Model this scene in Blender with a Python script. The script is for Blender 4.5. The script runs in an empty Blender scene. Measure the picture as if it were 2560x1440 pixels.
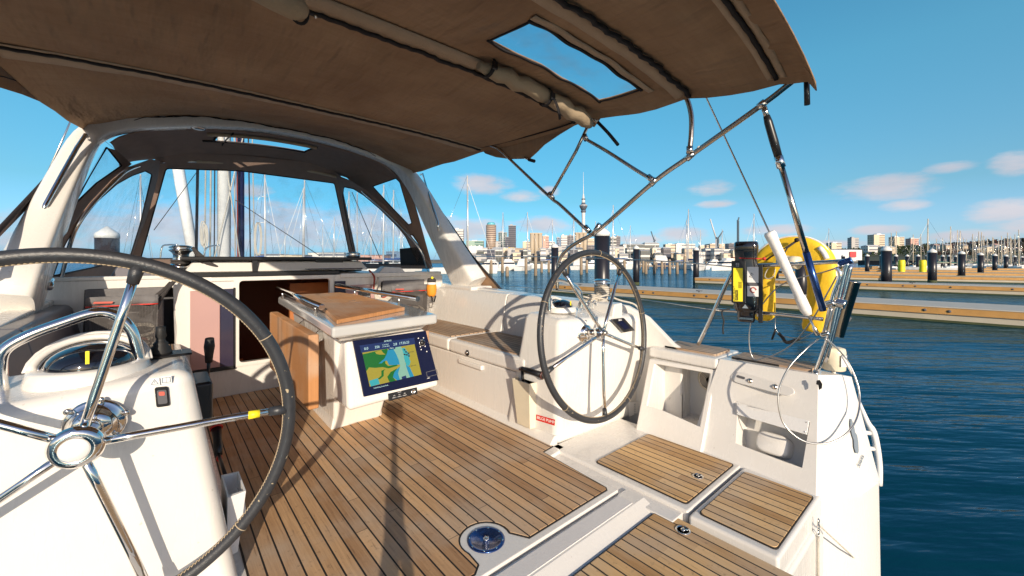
import bpy, bmesh, math, random
from mathutils import Vector, Matrix, geometry
random.seed(7)
V = Vector
sc = bpy.context.scene
R = math.radians

# ---------------------------------------------------------------- camera
H = 1.1                      # eye above the cockpit sole (z = 0)
F, CX, CY = 1015.0, 1280.0, 650.0
AZ = math.atan(880 / F)      # camera looks 40.9 deg to starboard of the bow (+y)
cam = bpy.data.objects.new('camera', bpy.data.cameras.new('camera'))
sc.collection.objects.link(cam)
cam.location = (0, 0, H)
cam.rotation_euler = (math.pi / 2, 0, -AZ)
cam.data.sensor_width = 36
cam.data.lens = F / 2560 * 36
cam.data.shift_y = -70 / 2560
cam.data.clip_start = 0.02
cam.data.clip_end = 9000
sc.camera = cam
sc.render.resolution_x = 1024; sc.render.resolution_y = 576
sc.view_settings.view_transform = 'Standard'
sc.view_settings.look = 'None'
sc.view_settings.exposure = 0.29
sc.view_settings.gamma = 1.0

fw = V((math.sin(AZ), math.cos(AZ), 0)); rt = V((math.cos(AZ), -math.sin(AZ), 0))
def ray(px, py): return fw + rt * ((px - CX) / F) + V((0, 0, (CY - py) / F))
def P(px, py, x=None, y=None, z=None, d=None, pl=None):
    """turn a measured direction into a real position on a known surface"""
    r = ray(px, py)
    if x is not None: t = x / r.x
    elif y is not None: t = y / r.y
    elif z is not None: t = (z - H) / r.z
    elif pl is not None:
        o, n = pl; t = (o - V((0, 0, H))).dot(n) / r.dot(n)
    else: t = d
    return V((0, 0, H)) + r * t
def plane3(a, b, c):
    a, b, c = V(a), V(b), V(c); return (a, (b - a).cross(c - a).normalized())
def D(px, d, z): 
    v = fw * d + rt * ((px - CX) / F * d); v.z = z; return v

# ---------------------------------------------------------------- sun and sky
SUN_EL = R(17.0)
L = V((0.4185 * math.cos(SUN_EL), 0.908 * math.cos(SUN_EL), -math.sin(SUN_EL)))  # travel direction of light
sun = bpy.data.objects.new('sun', bpy.data.lights.new('sun', 'SUN'))
sc.collection.objects.link(sun)
sun.data.energy = 4.3; sun.data.angle = R(0.55); sun.data.color = (1.0, 0.86, 0.68)
sun.rotation_euler = L.to_track_quat('-Z', 'Y').to_euler()
w = bpy.data.worlds.new('World'); sc.world = w; w.use_nodes = True
nt = w.node_tree; nt.nodes.clear()
def N(t, k, **kw):
    n = t.nodes.new(k)
    for a, b in kw.items(): setattr(n, a, b)
    return n
def math_(t, op, a, b=None, c=None):
    n = N(t, 'ShaderNodeMath', operation=op)
    for i, v in enumerate((a, b, c)):
        if v is None: continue
        if isinstance(v, (int, float)): n.inputs[i].default_value = v
        else: t.links.new(v, n.inputs[i])
    return n.outputs[0]
def mixc(t, fac, a, b, mode='MIX'):
    n = N(t, 'ShaderNodeMix', data_type='RGBA', blend_type=mode)
    for s, v in ((0, fac), (6, a), (7, b)):
        if isinstance(v, (int, float)): n.inputs[s].default_value = v
        elif isinstance(v, tuple): n.inputs[s].default_value = (v + (1,))[:4]
        else: t.links.new(v, n.inputs[s])
    return n.outputs[2]
out = N(nt, 'ShaderNodeOutputWorld'); bg = N(nt, 'ShaderNodeBackground')
sky = N(nt, 'ShaderNodeTexSky', sky_type='NISHITA')
sky.sun_disc = False; sky.sun_elevation = SUN_EL
sky.sun_rotation = math.atan2(-L.x, -L.y)
sky.altitude = 10; sky.air_density = 1.0; sky.dust_density = 0.6; sky.ozone_density = 1.2
geo = N(nt, 'ShaderNodeTexCoord'); sep = N(nt, 'ShaderNodeSeparateXYZ')
nt.links.new(geo.outputs['Generated'], sep.inputs[0])
az = math_(nt, 'ARCTAN2', sep.outputs[0], sep.outputs[1])
el = math_(nt, 'ARCSINE', sep.outputs[2])
cmb = N(nt, 'ShaderNodeCombineXYZ')
nt.links.new(math_(nt, 'MULTIPLY', az, 9.0), cmb.inputs[0]); nt.links.new(math_(nt, 'MULTIPLY', el, 26.0), cmb.inputs[1])
no = N(nt, 'ShaderNodeTexNoise'); no.inputs['Scale'].default_value = 1.0; no.inputs['Detail'].default_value = 7; no.inputs['Roughness'].default_value = .66
nt.links.new(cmb.outputs[0], no.inputs['Vector'])
nz = math_(nt, 'MULTIPLY', math_(nt, 'SUBTRACT', no.outputs[0], 0.5), 3.4)
# clouds: azimuth, elevation (degrees), half widths
def dirof(px, py):
    r = ray(px, py); return math.degrees(math.atan2(r.x, r.y)), math.degrees(math.atan2(r.z, math.hypot(r.x, r.y)))
CL = [(1205, 462, 75, 26), (1300, 492, 50, 16), (1375, 478, 26, 14), (1140, 575, 150, 34), (1360, 565, 75, 24), (1700, 585, 60, 20), (1775, 470, 60, 20),
      (1790, 510, 50, 10), (2215, 468, 150, 34), (2260, 515, 70, 16), (2510, 528, 110, 30), (2545, 410, 80, 30), (2420, 590, 140, 16), (1940, 575, 90, 14),
      (2200, 575, 70, 14), (420, 550, 150, 44), (620, 475, 60, 18), (730, 555, 150, 52), (560, 560, 170, 44), (900, 570, 160, 46), (640, 600, 320, 30), (1010, 580, 90, 30), (2370, 420, 70, 16),
      (300, 590, 120, 26), (2060, 610, 120, 9), (1600, 600, 60, 12), (100, 600, 120, 30), (520, 575, 420, 44), (960, 560, 160, 40), (2650, 560, 200, 30)]
acc = None
for (px, py, wx, wy) in CL:
    a0, e0 = dirof(px, py); a1, _ = dirof(px + wx, py); _, e1 = dirof(px, py - wy)
    da = math_(nt, 'MULTIPLY', math_(nt, 'SUBTRACT', az, R(a0)), 1 / R(abs(a1 - a0)))
    de = math_(nt, 'MULTIPLY', math_(nt, 'SUBTRACT', el, R(e0)), 1 / R(abs(e1 - e0)))
    d2 = math_(nt, 'ADD', math_(nt, 'MULTIPLY', da, da), math_(nt, 'MULTIPLY', de, de))
    v = math_(nt, 'SUBTRACT', 1.0, d2)
    acc = v if acc is None else math_(nt, 'MAXIMUM', acc, v)
m = math_(nt, 'ADD', acc, nz)
mr = N(nt, 'ShaderNodeMapRange', interpolation_type='SMOOTHSTEP'); nt.links.new(m, mr.inputs[0])
mr.inputs[1].default_value = -0.40; mr.inputs[2].default_value = 1.25; mr.inputs[4].default_value = 0.84
no2 = N(nt, 'ShaderNodeTexNoise'); no2.inputs['Scale'].default_value = .7; no2.inputs['Detail'].default_value = 4
nt.links.new(cmb.outputs[0], no2.inputs['Vector'])
ccol = mixc(nt, no2.outputs[0], (3.6, 3.9, 4.7), (7.8, 6.9, 6.9))
rp = N(nt, 'ShaderNodeValToRGB'); nt.links.new(math_(nt, 'MULTIPLY', el, 1 / R(50)), rp.inputs[0])
els = rp.color_ramp.elements; els[0].position = 0; els[0].color = (.84, 1.08, 2.2, 1); els[1].position = 1; els[1].color = (.64, 1.72, 1.86, 1)
for p_, c_ in ((.05, (.76, 1.06, 1.75, 1)), (.16, (.66, 1.05, 1.25, 1)), (.43, (.74, 1.54, 1.58, 1))):
    e_ = els.new(p_); e_.color = c_
sunside = N(nt, 'ShaderNodeMapRange', interpolation_type='SMOOTHSTEP'); nt.links.new(math_(nt, 'COSINE', math_(nt, 'SUBTRACT', az, .43)), sunside.inputs[0])
sunside.inputs[1].default_value = .28; sunside.inputs[2].default_value = -.45
tint = mixc(nt, 1.0, sky.outputs[0], mixc(nt, sunside.outputs[0], rp.outputs[0], (1.0, .98, 1.12)), 'MULTIPLY')
anti = math_(nt, 'POWER', math_(nt, 'MAXIMUM', math_(nt, 'COSINE', math_(nt, 'SUBTRACT', az, .43)), 0.0), 2.0)
tint = mixc(nt, 1.0, tint, mixc(nt, anti, (1, 1, 1), (.53, .80, .84)), 'MULTIPLY')
skyc = mixc(nt, mr.outputs[0], tint, ccol)
nt.links.new(skyc, bg.inputs[0]); bg.inputs[1].default_value = 0.10
nt.links.new(bg.outputs[0], out.inputs[0])

# ---------------------------------------------------------------- materials
MT = {}
def mat(name, col, rough=.5, metal=0, noise=0, nscale=8, bump=0, bscale=40, coat=0, sheen=0, **kw):
    m = bpy.data.materials.new(name); m.use_nodes = True; t = m.node_tree
    b = t.nodes['Principled BSDF']
    b.inputs['Base Color'].default_value = (*col, 1); b.inputs['Roughness'].default_value = rough
    b.inputs['Metallic'].default_value = metal; b.inputs['Coat Weight'].default_value = coat
    b.inputs['Coat Roughness'].default_value = .08
    b.inputs['Sheen Weight'].default_value = sheen
    for k, v in kw.items(): b.inputs[k.replace('_', ' ')].default_value = v
    g = N(t, 'ShaderNodeNewGeometry')
    if noise:
        n = N(t, 'ShaderNodeTexNoise'); n.inputs['Scale'].default_value = nscale; n.inputs['Detail'].default_value = 6
        t.links.new(g.outputs['Position'], n.inputs['Vector'])
        c = mixc(t, n.outputs[0], tuple(x * (1 - noise) for x in col), tuple(min(1, x * (1 + noise)) for x in col))
        t.links.new(c, b.inputs['Base Color'])
    if bump:
        n = N(t, 'ShaderNodeTexNoise'); n.inputs['Scale'].default_value = bscale; n.inputs['Detail'].default_value = 5
        t.links.new(g.outputs['Position'], n.inputs['Vector'])
        bp = N(t, 'ShaderNodeBump'); bp.inputs['Strength'].default_value = bump; bp.inputs['Distance'].default_value = .01
        t.links.new(n.outputs[0], bp.inputs['Height']); t.links.new(bp.outputs[0], b.inputs['Normal'])
    MT[name] = m
    return m
mat('gelcoat', (.73, .705, .665), .30, noise=.07, nscale=2.2, coat=.25)
mat('gelcoat_cool', (.74, .71, .67), .3, noise=.05, nscale=3, coat=.2)
mat('nonskid', (.72, .70, .68), .6, noise=.04, nscale=60, bump=.15, bscale=260)
mat('chrome', (.82, .80, .77), .07, 1)
mat('steel', (.70, .67, .63), .16, 1, noise=.06, nscale=14)
mat('bronze_steel', (.66, .58, .50), .18, 1, noise=.12, nscale=9)
mat('black_plastic', (.012, .012, .014), .35, noise=.3, nscale=30)
mat('black_rubber', (.014, .013, .013), .6)
mat('leather', (.030, .032, .037), .42, noise=.25, nscale=45, bump=.12, bscale=160)
_t = MT['leather'].node_tree; _b = _t.nodes['Principled BSDF']; _g = N(_t, 'ShaderNodeNewGeometry')
_n = N(_t, 'ShaderNodeTexNoise'); _n.inputs['Scale'].default_value = 75; _n.inputs['Detail'].default_value = 3; _t.links.new(_g.outputs['Position'], _n.inputs['Vector'])
_n2 = N(_t, 'ShaderNodeTexNoise'); _n2.inputs['Scale'].default_value = 5; _t.links.new(_g.outputs['Position'], _n2.inputs['Vector'])
_k = math_(_t, 'GREATER_THAN', math_(_t, 'ADD', _n.outputs[0], math_(_t, 'MULTIPLY', _n2.outputs[0], .35)), .90)
_t.links.new(mixc(_t, _k, _b.inputs['Base Color'].links[0].from_socket, (.42, .34, .22)), _b.inputs['Base Color'])
mat('stitch', (.42, .33, .22), .8)
mat('caulk', (.012, .011, .011), .6)
mat('table_gloss', (.50, .50, .49), .10, coat=1)
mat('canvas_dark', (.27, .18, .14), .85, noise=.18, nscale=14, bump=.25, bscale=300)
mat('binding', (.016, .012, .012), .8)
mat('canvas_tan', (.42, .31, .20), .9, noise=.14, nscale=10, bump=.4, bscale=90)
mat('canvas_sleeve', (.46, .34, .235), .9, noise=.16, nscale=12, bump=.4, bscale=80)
mat('white_plastic', (.80, .79, .77), .3)
mat('ivory_plastic', (.74, .66, .50), .35, noise=.08, nscale=20)
mat('white_tape', (.85, .83, .80), .5, noise=.08, nscale=30, bump=.3, bscale=40)
mat('pink_acrylic', (.50, .31, .29), .12, noise=.07, nscale=4, coat=.6)
mat('smoked_acrylic', (.035, .028, .055), .06, coat=1)
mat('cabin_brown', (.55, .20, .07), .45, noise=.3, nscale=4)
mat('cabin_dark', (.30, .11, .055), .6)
mat('red', (.62, .035, .025), .45)
mat('red_soft', (.55, .11, .08), .6, noise=.2, nscale=40)
mat('yellow', (.88, .72, .02), .5)
mat('buoy_yellow', (.86, .54, .02), .6, noise=.12, nscale=9, bump=.5, bscale=18)
mat('orange', (.78, .29, .02), .65, noise=.15, nscale=30, bump=.5, bscale=60)
mat('bag_grey', (.16, .155, .16), .85, noise=.2, nscale=25, bump=.4, bscale=60)
mat('pocket_grey', (.10, .10, .11), .8, noise=.2, nscale=20)
mat('shade_and_clutch_grey', (.12, .115, .14), .45, noise=.1, nscale=8, coat=.3)  # paints shade onto the port backrest; also the grey of a rope clutch
mat('rope', (.62, .57, .49), .9, noise=.35, nscale=120, bump=.8, bscale=260)
mat('rope_dark', (.05, .045, .045), .9, noise=.5, nscale=150, bump=.6, bscale=260)
mat('rope_red', (.35, .06, .04), .9, noise=.4, nscale=120)
mat('wire', (.50, .49, .48), .3, 1)
mat('navy', (.015, .02, .075), .3)
mat('blue_wrap', (.03, .08, .26), .25, noise=.3, nscale=20, coat=.6)
mat('concrete', (.48, .42, .32), .8, noise=.18, nscale=1.2, bump=.4, bscale=12)
mat('dock_deck', (.52, .47, .40), .8, noise=.10, nscale=2)
mat('timber', (.50, .26, .075), .7, noise=.28, nscale=3, bump=.4, bscale=20)
mat('deck_brown', (.46, .33, .19), .8, noise=.2, nscale=2)
mat('pile_black', (.016, .015, .020), .33, noise=.2, nscale=6)
mat('pile_wood', (.30, .23, .16), .85, noise=.3, nscale=2)
mat('boat_white', (.76, .74, .70), .35, noise=.05, nscale=1)
mat('boat_blue', (.03, .06, .14), .3)
mat('boat_window', (.02, .025, .04), .1)
mat('mast_metal', (.70, .68, .66), .35, .3)
mat('mast_tan', (.62, .52, .38), .5)
mat('sail_blue', (.04, .09, .26), .8)
mat('sail_green', (.03, .13, .11), .8)
mat('seam_shadow', (.10, .09, .08), .7)
mat('dome_glass', (.006, .008, .014), .04, coat=1)
mat('screen_navy', (.005, .008, .035), .35, Specular_IOR_Level=.15)
mat('label_white', (.78, .77, .76), .4)
mat('logo_grey', (.22, .26, .30), .4)
mat('rust', (.34, .11, .03), .8, noise=.3, nscale=60)

mat('weed', (.05, .06, .02), .8, noise=.5, nscale=6, bump=.5, bscale=30)
for gn_ in ('gelcoat', 'gelcoat_cool', 'white_plastic'):
    _t = MT[gn_].node_tree; _b = _t.nodes['Principled BSDF']; _g = N(_t, 'ShaderNodeNewGeometry'); _m = N(_t, 'ShaderNodeMapping'); _m.inputs['Scale'].default_value = (14, 14, 2.0)
    _t.links.new(_g.outputs['Position'], _m.inputs[0]); _n = N(_t, 'ShaderNodeTexNoise'); _n.inputs['Scale'].default_value = 1; _n.inputs['Detail'].default_value = 7; _n.inputs['Roughness'].default_value = .7
    _t.links.new(_m.outputs[0], _n.inputs['Vector']); _r = N(_t, 'ShaderNodeMapRange'); _t.links.new(_n.outputs[0], _r.inputs[0]); _r.inputs[1].default_value = .52; _r.inputs[2].default_value = .78; _r.inputs[4].default_value = .08
    _s = _b.inputs['Base Color'].links[0].from_socket if _b.inputs['Base Color'].links else _b.inputs['Base Color'].default_value[:3]
    _c = mixc(_t, _r.outputs[0], tuple(_s) if not hasattr(_s, 'node') else _s, (.50, .45, .37))
    _v = N(_t, 'ShaderNodeTexNoise'); _v.inputs['Scale'].default_value = 38; _v.inputs['Detail'].default_value = 2; _t.links.new(_g.outputs['Position'], _v.inputs['Vector'])
    _c = mixc(_t, math_(_t, 'MULTIPLY', math_(_t, 'GREATER_THAN', _v.outputs[0], .755), .30), _c, (.30, .25, .19))
    _t.links.new(_c, _b.inputs['Base Color'])
    _t.links.new(math_(_t, 'ADD', math_(_t, 'MULTIPLY', _n.outputs[0], .35), .10), _b.inputs['Roughness'])
def teak(name, pitch, off, c1, c2, worn=.0, seam=.0062, butts=True, axis=0):
    m = bpy.data.materials.new(name); m.use_nodes = True; t = m.node_tree; b = t.nodes['Principled BSDF']
    g = N(t, 'ShaderNodeNewGeometry'); s = N(t, 'ShaderNodeSeparateXYZ'); t.links.new(g.outputs['Position'], s.inputs[0])
    xx = s.outputs[axis]; yy = s.outputs[1 - axis]
    u = math_(t, 'DIVIDE', math_(t, 'ADD', xx, 20 + off), pitch)
    fl = math_(t, 'FLOOR', u); fr = math_(t, 'FRACT', u)
    wn = N(t, 'ShaderNodeTexWhiteNoise', noise_dimensions='1D'); t.links.new(fl, wn.inputs['W'])
    # butt joints
    bl = 1.45
    vv = math_(t, 'DIVIDE', math_(t, 'ADD', math_(t, 'ADD', yy, 30), math_(t, 'MULTIPLY', wn.outputs[0], bl)), bl)
    vf = math_(t, 'FLOOR', vv); vr = math_(t, 'FRACT', vv)
    cb = N(t, 'ShaderNodeCombineXYZ'); t.links.new(fl, cb.inputs[0]); t.links.new(vf, cb.inputs[1])
    wn2 = N(t, 'ShaderNodeTexWhiteNoise', noise_dimensions='3D'); t.links.new(cb.outputs[0], wn2.inputs['Vector'])
    # grain
    gc = N(t, 'ShaderNodeCombineXYZ')
    t.links.new(math_(t, 'MULTIPLY', xx, 90), gc.inputs[0]); t.links.new(math_(t, 'MULTIPLY', yy, 5), gc.inputs[1])
    t.links.new(math_(t, 'MULTIPLY', wn2.outputs[0], 40), gc.inputs[2])
    gn = N(t, 'ShaderNodeTexNoise'); gn.inputs['Scale'].default_value = 1.0; gn.inputs['Detail'].default_value = 6; gn.inputs['Roughness'].default_value = .65
    t.links.new(gc.outputs[0], gn.inputs['Vector'])
    pn = N(t, 'ShaderNodeTexNoise'); pn.inputs['Scale'].default_value = 3.2; pn.inputs['Detail'].default_value = 5
    t.links.new(g.outputs['Position'], pn.inputs['Vector'])
    k = math_(t, 'ADD', math_(t, 'MULTIPLY', wn2.outputs[0], .62), math_(t, 'MULTIPLY', gn.outputs[0], .95))
    k = math_(t, 'SUBTRACT', k, .33)
    col = mixc(t, k, c1, c2)
    gr = N(t, 'ShaderNodeMapRange'); t.links.new(pn.outputs[0], gr.inputs[0]); gr.inputs[1].default_value = .45; gr.inputs[2].default_value = .66
    gr.inputs[4].default_value = .50 + worn
    col = mixc(t, gr.outputs[0], col, (.50, .42, .335))
    dk = math_(t, 'LESS_THAN', gn.outputs[0], .36)
    col = mixc(t, math_(t, 'MULTIPLY', dk, .35), col, (.09, .055, .03))
    # specks of dirt in the grain
    sp = N(t, 'ShaderNodeTexNoise'); sp.inputs['Scale'].default_value = 60; sp.inputs['Detail'].default_value = 3
    t.links.new(g.outputs['Position'], sp.inputs['Vector'])
    spm = N(t, 'ShaderNodeMapRange'); t.links.new(sp.outputs[0], spm.inputs[0]); spm.inputs[1].default_value = .62; spm.inputs[2].default_value = .75; spm.inputs[4].default_value = .35
    col = mixc(t, spm.outputs[0], col, (.10, .06, .035))
    sm = math_(t, 'LESS_THAN', fr, seam / pitch)
    if butts:
        s2 = math_(t, 'LESS_THAN', vr, .0022 / bl); sm = math_(t, 'MAXIMUM', sm, s2)
    col = mixc(t, sm, col, (.010, .009, .009))
    t.links.new(col, b.inputs['Base Color']); b.inputs['Roughness'].default_value = .68
    bp = N(t, 'ShaderNodeBump'); bp.inputs['Strength'].default_value = .35; bp.inputs['Distance'].default_value = .004
    hh = math_(t, 'SUBTRACT', gn.outputs[0], math_(t, 'MULTIPLY', sm, .8))
    t.links.new(hh, bp.inputs['Height']); t.links.new(bp.outputs[0], b.inputs['Normal'])
    MT[name] = m
teak('teak_sole', .0516, 0.0, (.30, .16, .075), (.74, .475, .25))
teak('teak_hatch', .0505, 0.012, (.40, .22, .085), (.80, .53, .255), butts=False)
teak('teak_bench', .046, 0.0, (.28, .17, .10), (.54, .37, .23), butts=False)
teak('teak_board', .9, 0.2, (.36, .15, .05), (.66, .33, .13), seam=.0, butts=False, axis=0)

def canvas_mat():
    m = bpy.data.materials.new('canvas'); m.use_nodes = True; t = m.node_tree; b = t.nodes['Principled BSDF']
    g = N(t, 'ShaderNodeNewGeometry'); mp = N(t, 'ShaderNodeMapping'); mp.inputs['Scale'].default_value = (5, 30, 5)
    t.links.new(g.outputs['Position'], mp.inputs[0])
    n = N(t, 'ShaderNodeTexNoise'); n.inputs['Scale'].default_value = 1.4; n.inputs['Detail'].default_value = 6; t.links.new(mp.outputs[0], n.inputs['Vector'])
    n2 = N(t, 'ShaderNodeTexNoise'); n2.inputs['Scale'].default_value = 2.2; n2.inputs['Detail'].default_value = 5; t.links.new(g.outputs['Position'], n2.inputs['Vector'])
    n3 = N(t, 'ShaderNodeTexNoise'); n3.inputs['Scale'].default_value = 420; t.links.new(g.outputs['Position'], n3.inputs['Vector'])
    c = mixc(t, n.outputs[0], (.36, .225, .13), (.52, .34, .205))
    n2r = N(t, 'ShaderNodeMapRange'); t.links.new(n2.outputs[0], n2r.inputs[0]); n2r.inputs[1].default_value = .35; n2r.inputs[2].default_value = .68
    c = mixc(t, n2r.outputs[0], c, mixc(t, .55, c, (.22, .115, .06)))
    c = mixc(t, math_(t, 'MULTIPLY', n3.outputs[0], .35), c, (.20, .12, .07))
    t.links.new(c, b.inputs['Base Color']); b.inputs['Roughness'].default_value = .92
    n4 = N(t, 'ShaderNodeTexNoise'); n4.inputs['Scale'].default_value = 1.0; n4.inputs['Detail'].default_value = 3
    mp2 = N(t, 'ShaderNodeMapping'); mp2.inputs['Scale'].default_value = (9, 2.0, 3); mp2.inputs['Rotation'].default_value = (0, 0, .5)
    t.links.new(g.outputs['Position'], mp2.inputs[0]); t.links.new(mp2.outputs[0], n4.inputs['Vector'])
    bp = N(t, 'ShaderNodeBump'); bp.inputs['Strength'].default_value = .8; bp.inputs['Distance'].default_value = .09
    t.links.new(n4.outputs[0], bp.inputs['Height'])
    bp2 = N(t, 'ShaderNodeBump'); bp2.inputs['Strength'].default_value = .3; bp2.inputs['Distance'].default_value = .002
    t.links.new(n3.outputs[0], bp2.inputs['Height']); t.links.new(bp.outputs[0], bp2.inputs['Normal']); t.links.new(bp2.outputs[0], b.inputs['Normal'])
    MT['canvas'] = m
canvas_mat()

def _unused(): pass
def film(name, haze=.06, tintc=(.93, .97, 1.0)):
    m = bpy.data.materials.new(name); m.use_nodes = True; t = m.node_tree; t.nodes.clear()
    o = N(t, 'ShaderNodeOutputMaterial'); tr = N(t, 'ShaderNodeBsdfTransparent'); tr.inputs[0].default_value = (*tintc, 1)
    gl = N(t, 'ShaderNodeBsdfGlossy'); gl.inputs['Roughness'].default_value = .06
    g = N(t, 'ShaderNodeNewGeometry'); n = N(t, 'ShaderNodeTexNoise'); n.inputs['Scale'].default_value = 5; n.inputs['Detail'].default_value = 3; t.links.new(g.outputs['Position'], n.inputs['Vector'])
    bp = N(t, 'ShaderNodeBump'); bp.inputs['Strength'].default_value = .5; bp.inputs['Distance'].default_value = .03; t.links.new(n.outputs[0], bp.inputs['Height']); t.links.new(bp.outputs[0], gl.inputs['Normal'])
    lw = N(t, 'ShaderNodeLayerWeight'); lw.inputs[0].default_value = .25
    mx = N(t, 'ShaderNodeMixShader'); t.links.new(math_(t, 'MULTIPLY', lw.outputs['Facing'], .14), mx.inputs[0]); t.links.new(tr.outputs[0], mx.inputs[1]); t.links.new(gl.outputs[0], mx.inputs[2])
    df = N(t, 'ShaderNodeBsdfDiffuse'); df.inputs[0].default_value = (.8, .82, .85, 1)
    n2 = N(t, 'ShaderNodeTexNoise'); n2.inputs['Scale'].default_value = 7; n2.inputs['Detail'].default_value = 6; t.links.new(g.outputs['Position'], n2.inputs['Vector'])
    r_ = N(t, 'ShaderNodeMapRange'); t.links.new(n2.outputs[0], r_.inputs[0]); r_.inputs[1].default_value = .45; r_.inputs[2].default_value = .8; r_.inputs[4].default_value = haze * 3
    mx2 = N(t, 'ShaderNodeMixShader'); t.links.new(math_(t, 'ADD', r_.outputs[0], haze * .4), mx2.inputs[0]); t.links.new(mx.outputs[0], mx2.inputs[1]); t.links.new(df.outputs[0], mx2.inputs[2])
    t.links.new(mx2.outputs[0], o.inputs[0]); MT[name] = m
film('window_film', .035); film('bimini_film', .10); film('glass', .0)  # bimini film: extra milky haze stands in for streaky reflected highlights

def sea_mat():
    m = bpy.data.materials.new('sea'); m.use_nodes = True; t = m.node_tree; b = t.nodes['Principled BSDF']
    g = N(t, 'ShaderNodeNewGeometry')
    r0 = N(t, 'ShaderNodeMapping'); r0.inputs['Rotation'].default_value = (0, 0, .714); t.links.new(g.outputs['Position'], r0.inputs[0])
    def ns(scl, det, sx=1, sy=1, rot=0):
        m1 = N(t, 'ShaderNodeMapping'); m1.inputs['Rotation'].default_value = (0, 0, rot); t.links.new(r0.outputs[0], m1.inputs[0])
        mp = N(t, 'ShaderNodeMapping'); mp.inputs['Scale'].default_value = (sx, sy, 1); t.links.new(m1.outputs[0], mp.inputs[0])
        n = N(t, 'ShaderNodeTexNoise'); n.inputs['Scale'].default_value = scl; n.inputs['Detail'].default_value = det; n.inputs['Roughness'].default_value = .55
        t.links.new(mp.outputs[0], n.inputs['Vector']); return n.outputs[0]
    a = ns(1.0, 4, .22, 1.3, .08); c = ns(2.2, 4, .45, 1.8, -.12); e = ns(.05, 4); f_ = ns(.16, 3, .5, 1.2, .1)
    rp_ = N(t, 'ShaderNodeMapRange'); t.links.new(f_, rp_.inputs[0]); rp_.inputs[1].default_value = .3; rp_.inputs[2].default_value = .7; rp_.inputs[3].default_value = .35; rp_.inputs[4].default_value = 1.1
    h = math_(t, 'MULTIPLY', math_(t, 'ADD', math_(t, 'MULTIPLY', a, 1.0), math_(t, 'MULTIPLY', c, .20)), rp_.outputs[0])
    bp = N(t, 'ShaderNodeBump'); bp.inputs['Strength'].default_value = .85; bp.inputs['Distance'].default_value = .26
    t.links.new(h, bp.inputs['Height']); t.links.new(bp.outputs[0], b.inputs['Normal'])
    t.nodes.remove(b)
    o = [n for n in t.nodes if n.type == 'OUTPUT_MATERIAL'][0]
    col = mixc(t, a, (.001, .024, .042), (.002, .046, .074)); col = mixc(t, e, col, (.001, .034, .056))
    df = N(t, 'ShaderNodeBsdfDiffuse'); t.links.new(col, df.inputs[0]); t.links.new(bp.outputs[0], df.inputs['Normal'])
    gl = N(t, 'ShaderNodeBsdfGlossy'); gl.inputs['Roughness'].default_value = .09; gl.inputs[0].default_value = (.46, .74, .96, 1); t.links.new(bp.outputs[0], gl.inputs['Normal'])
    fr = N(t, 'ShaderNodeFresnel'); fr.inputs[0].default_value = 1.33; t.links.new(bp.outputs[0], fr.inputs['Normal'])
    mx = N(t, 'ShaderNodeMixShader'); t.links.new(math_(t, 'MULTIPLY', fr.outputs[0], .80), mx.inputs[0]); t.links.new(df.outputs[0], mx.inputs[1]); t.links.new(gl.outputs[0], mx.inputs[2])
    t.links.new(mx.outputs[0], o.inputs[0])
    MT['sea'] = m
sea_mat()

def facade(name, wall, glass, sx, sz, fx=.55, fz=.5, rough=.5):
    """wall with rows of windows, laid out in metres on the building's own faces"""
    m = bpy.data.materials.new(name); m.use_nodes = True; t = m.node_tree; b = t.nodes['Principled BSDF']
    tc = N(t, 'ShaderNodeTexCoord'); s = N(t, 'ShaderNodeSeparateXYZ'); t.links.new(tc.outputs['Object'], s.inputs[0])
    h = math_(t, 'ADD', s.outputs[0], s.outputs[1])
    fxn = math_(t, 'LESS_THAN', math_(t, 'FRACT', math_(t, 'DIVIDE', math_(t, 'ADD', h, 500), sx)), fx)
    fzn = math_(t, 'LESS_THAN', math_(t, 'FRACT', math_(t, 'DIVIDE', s.outputs[2], sz)), fz)
    k = math_(t, 'MULTIPLY', fxn, fzn)
    t.links.new(mixc(t, k, wall, glass), b.inputs['Base Color'])
    b.inputs['Roughness'].default_value = rough; MT[name] = m

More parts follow.
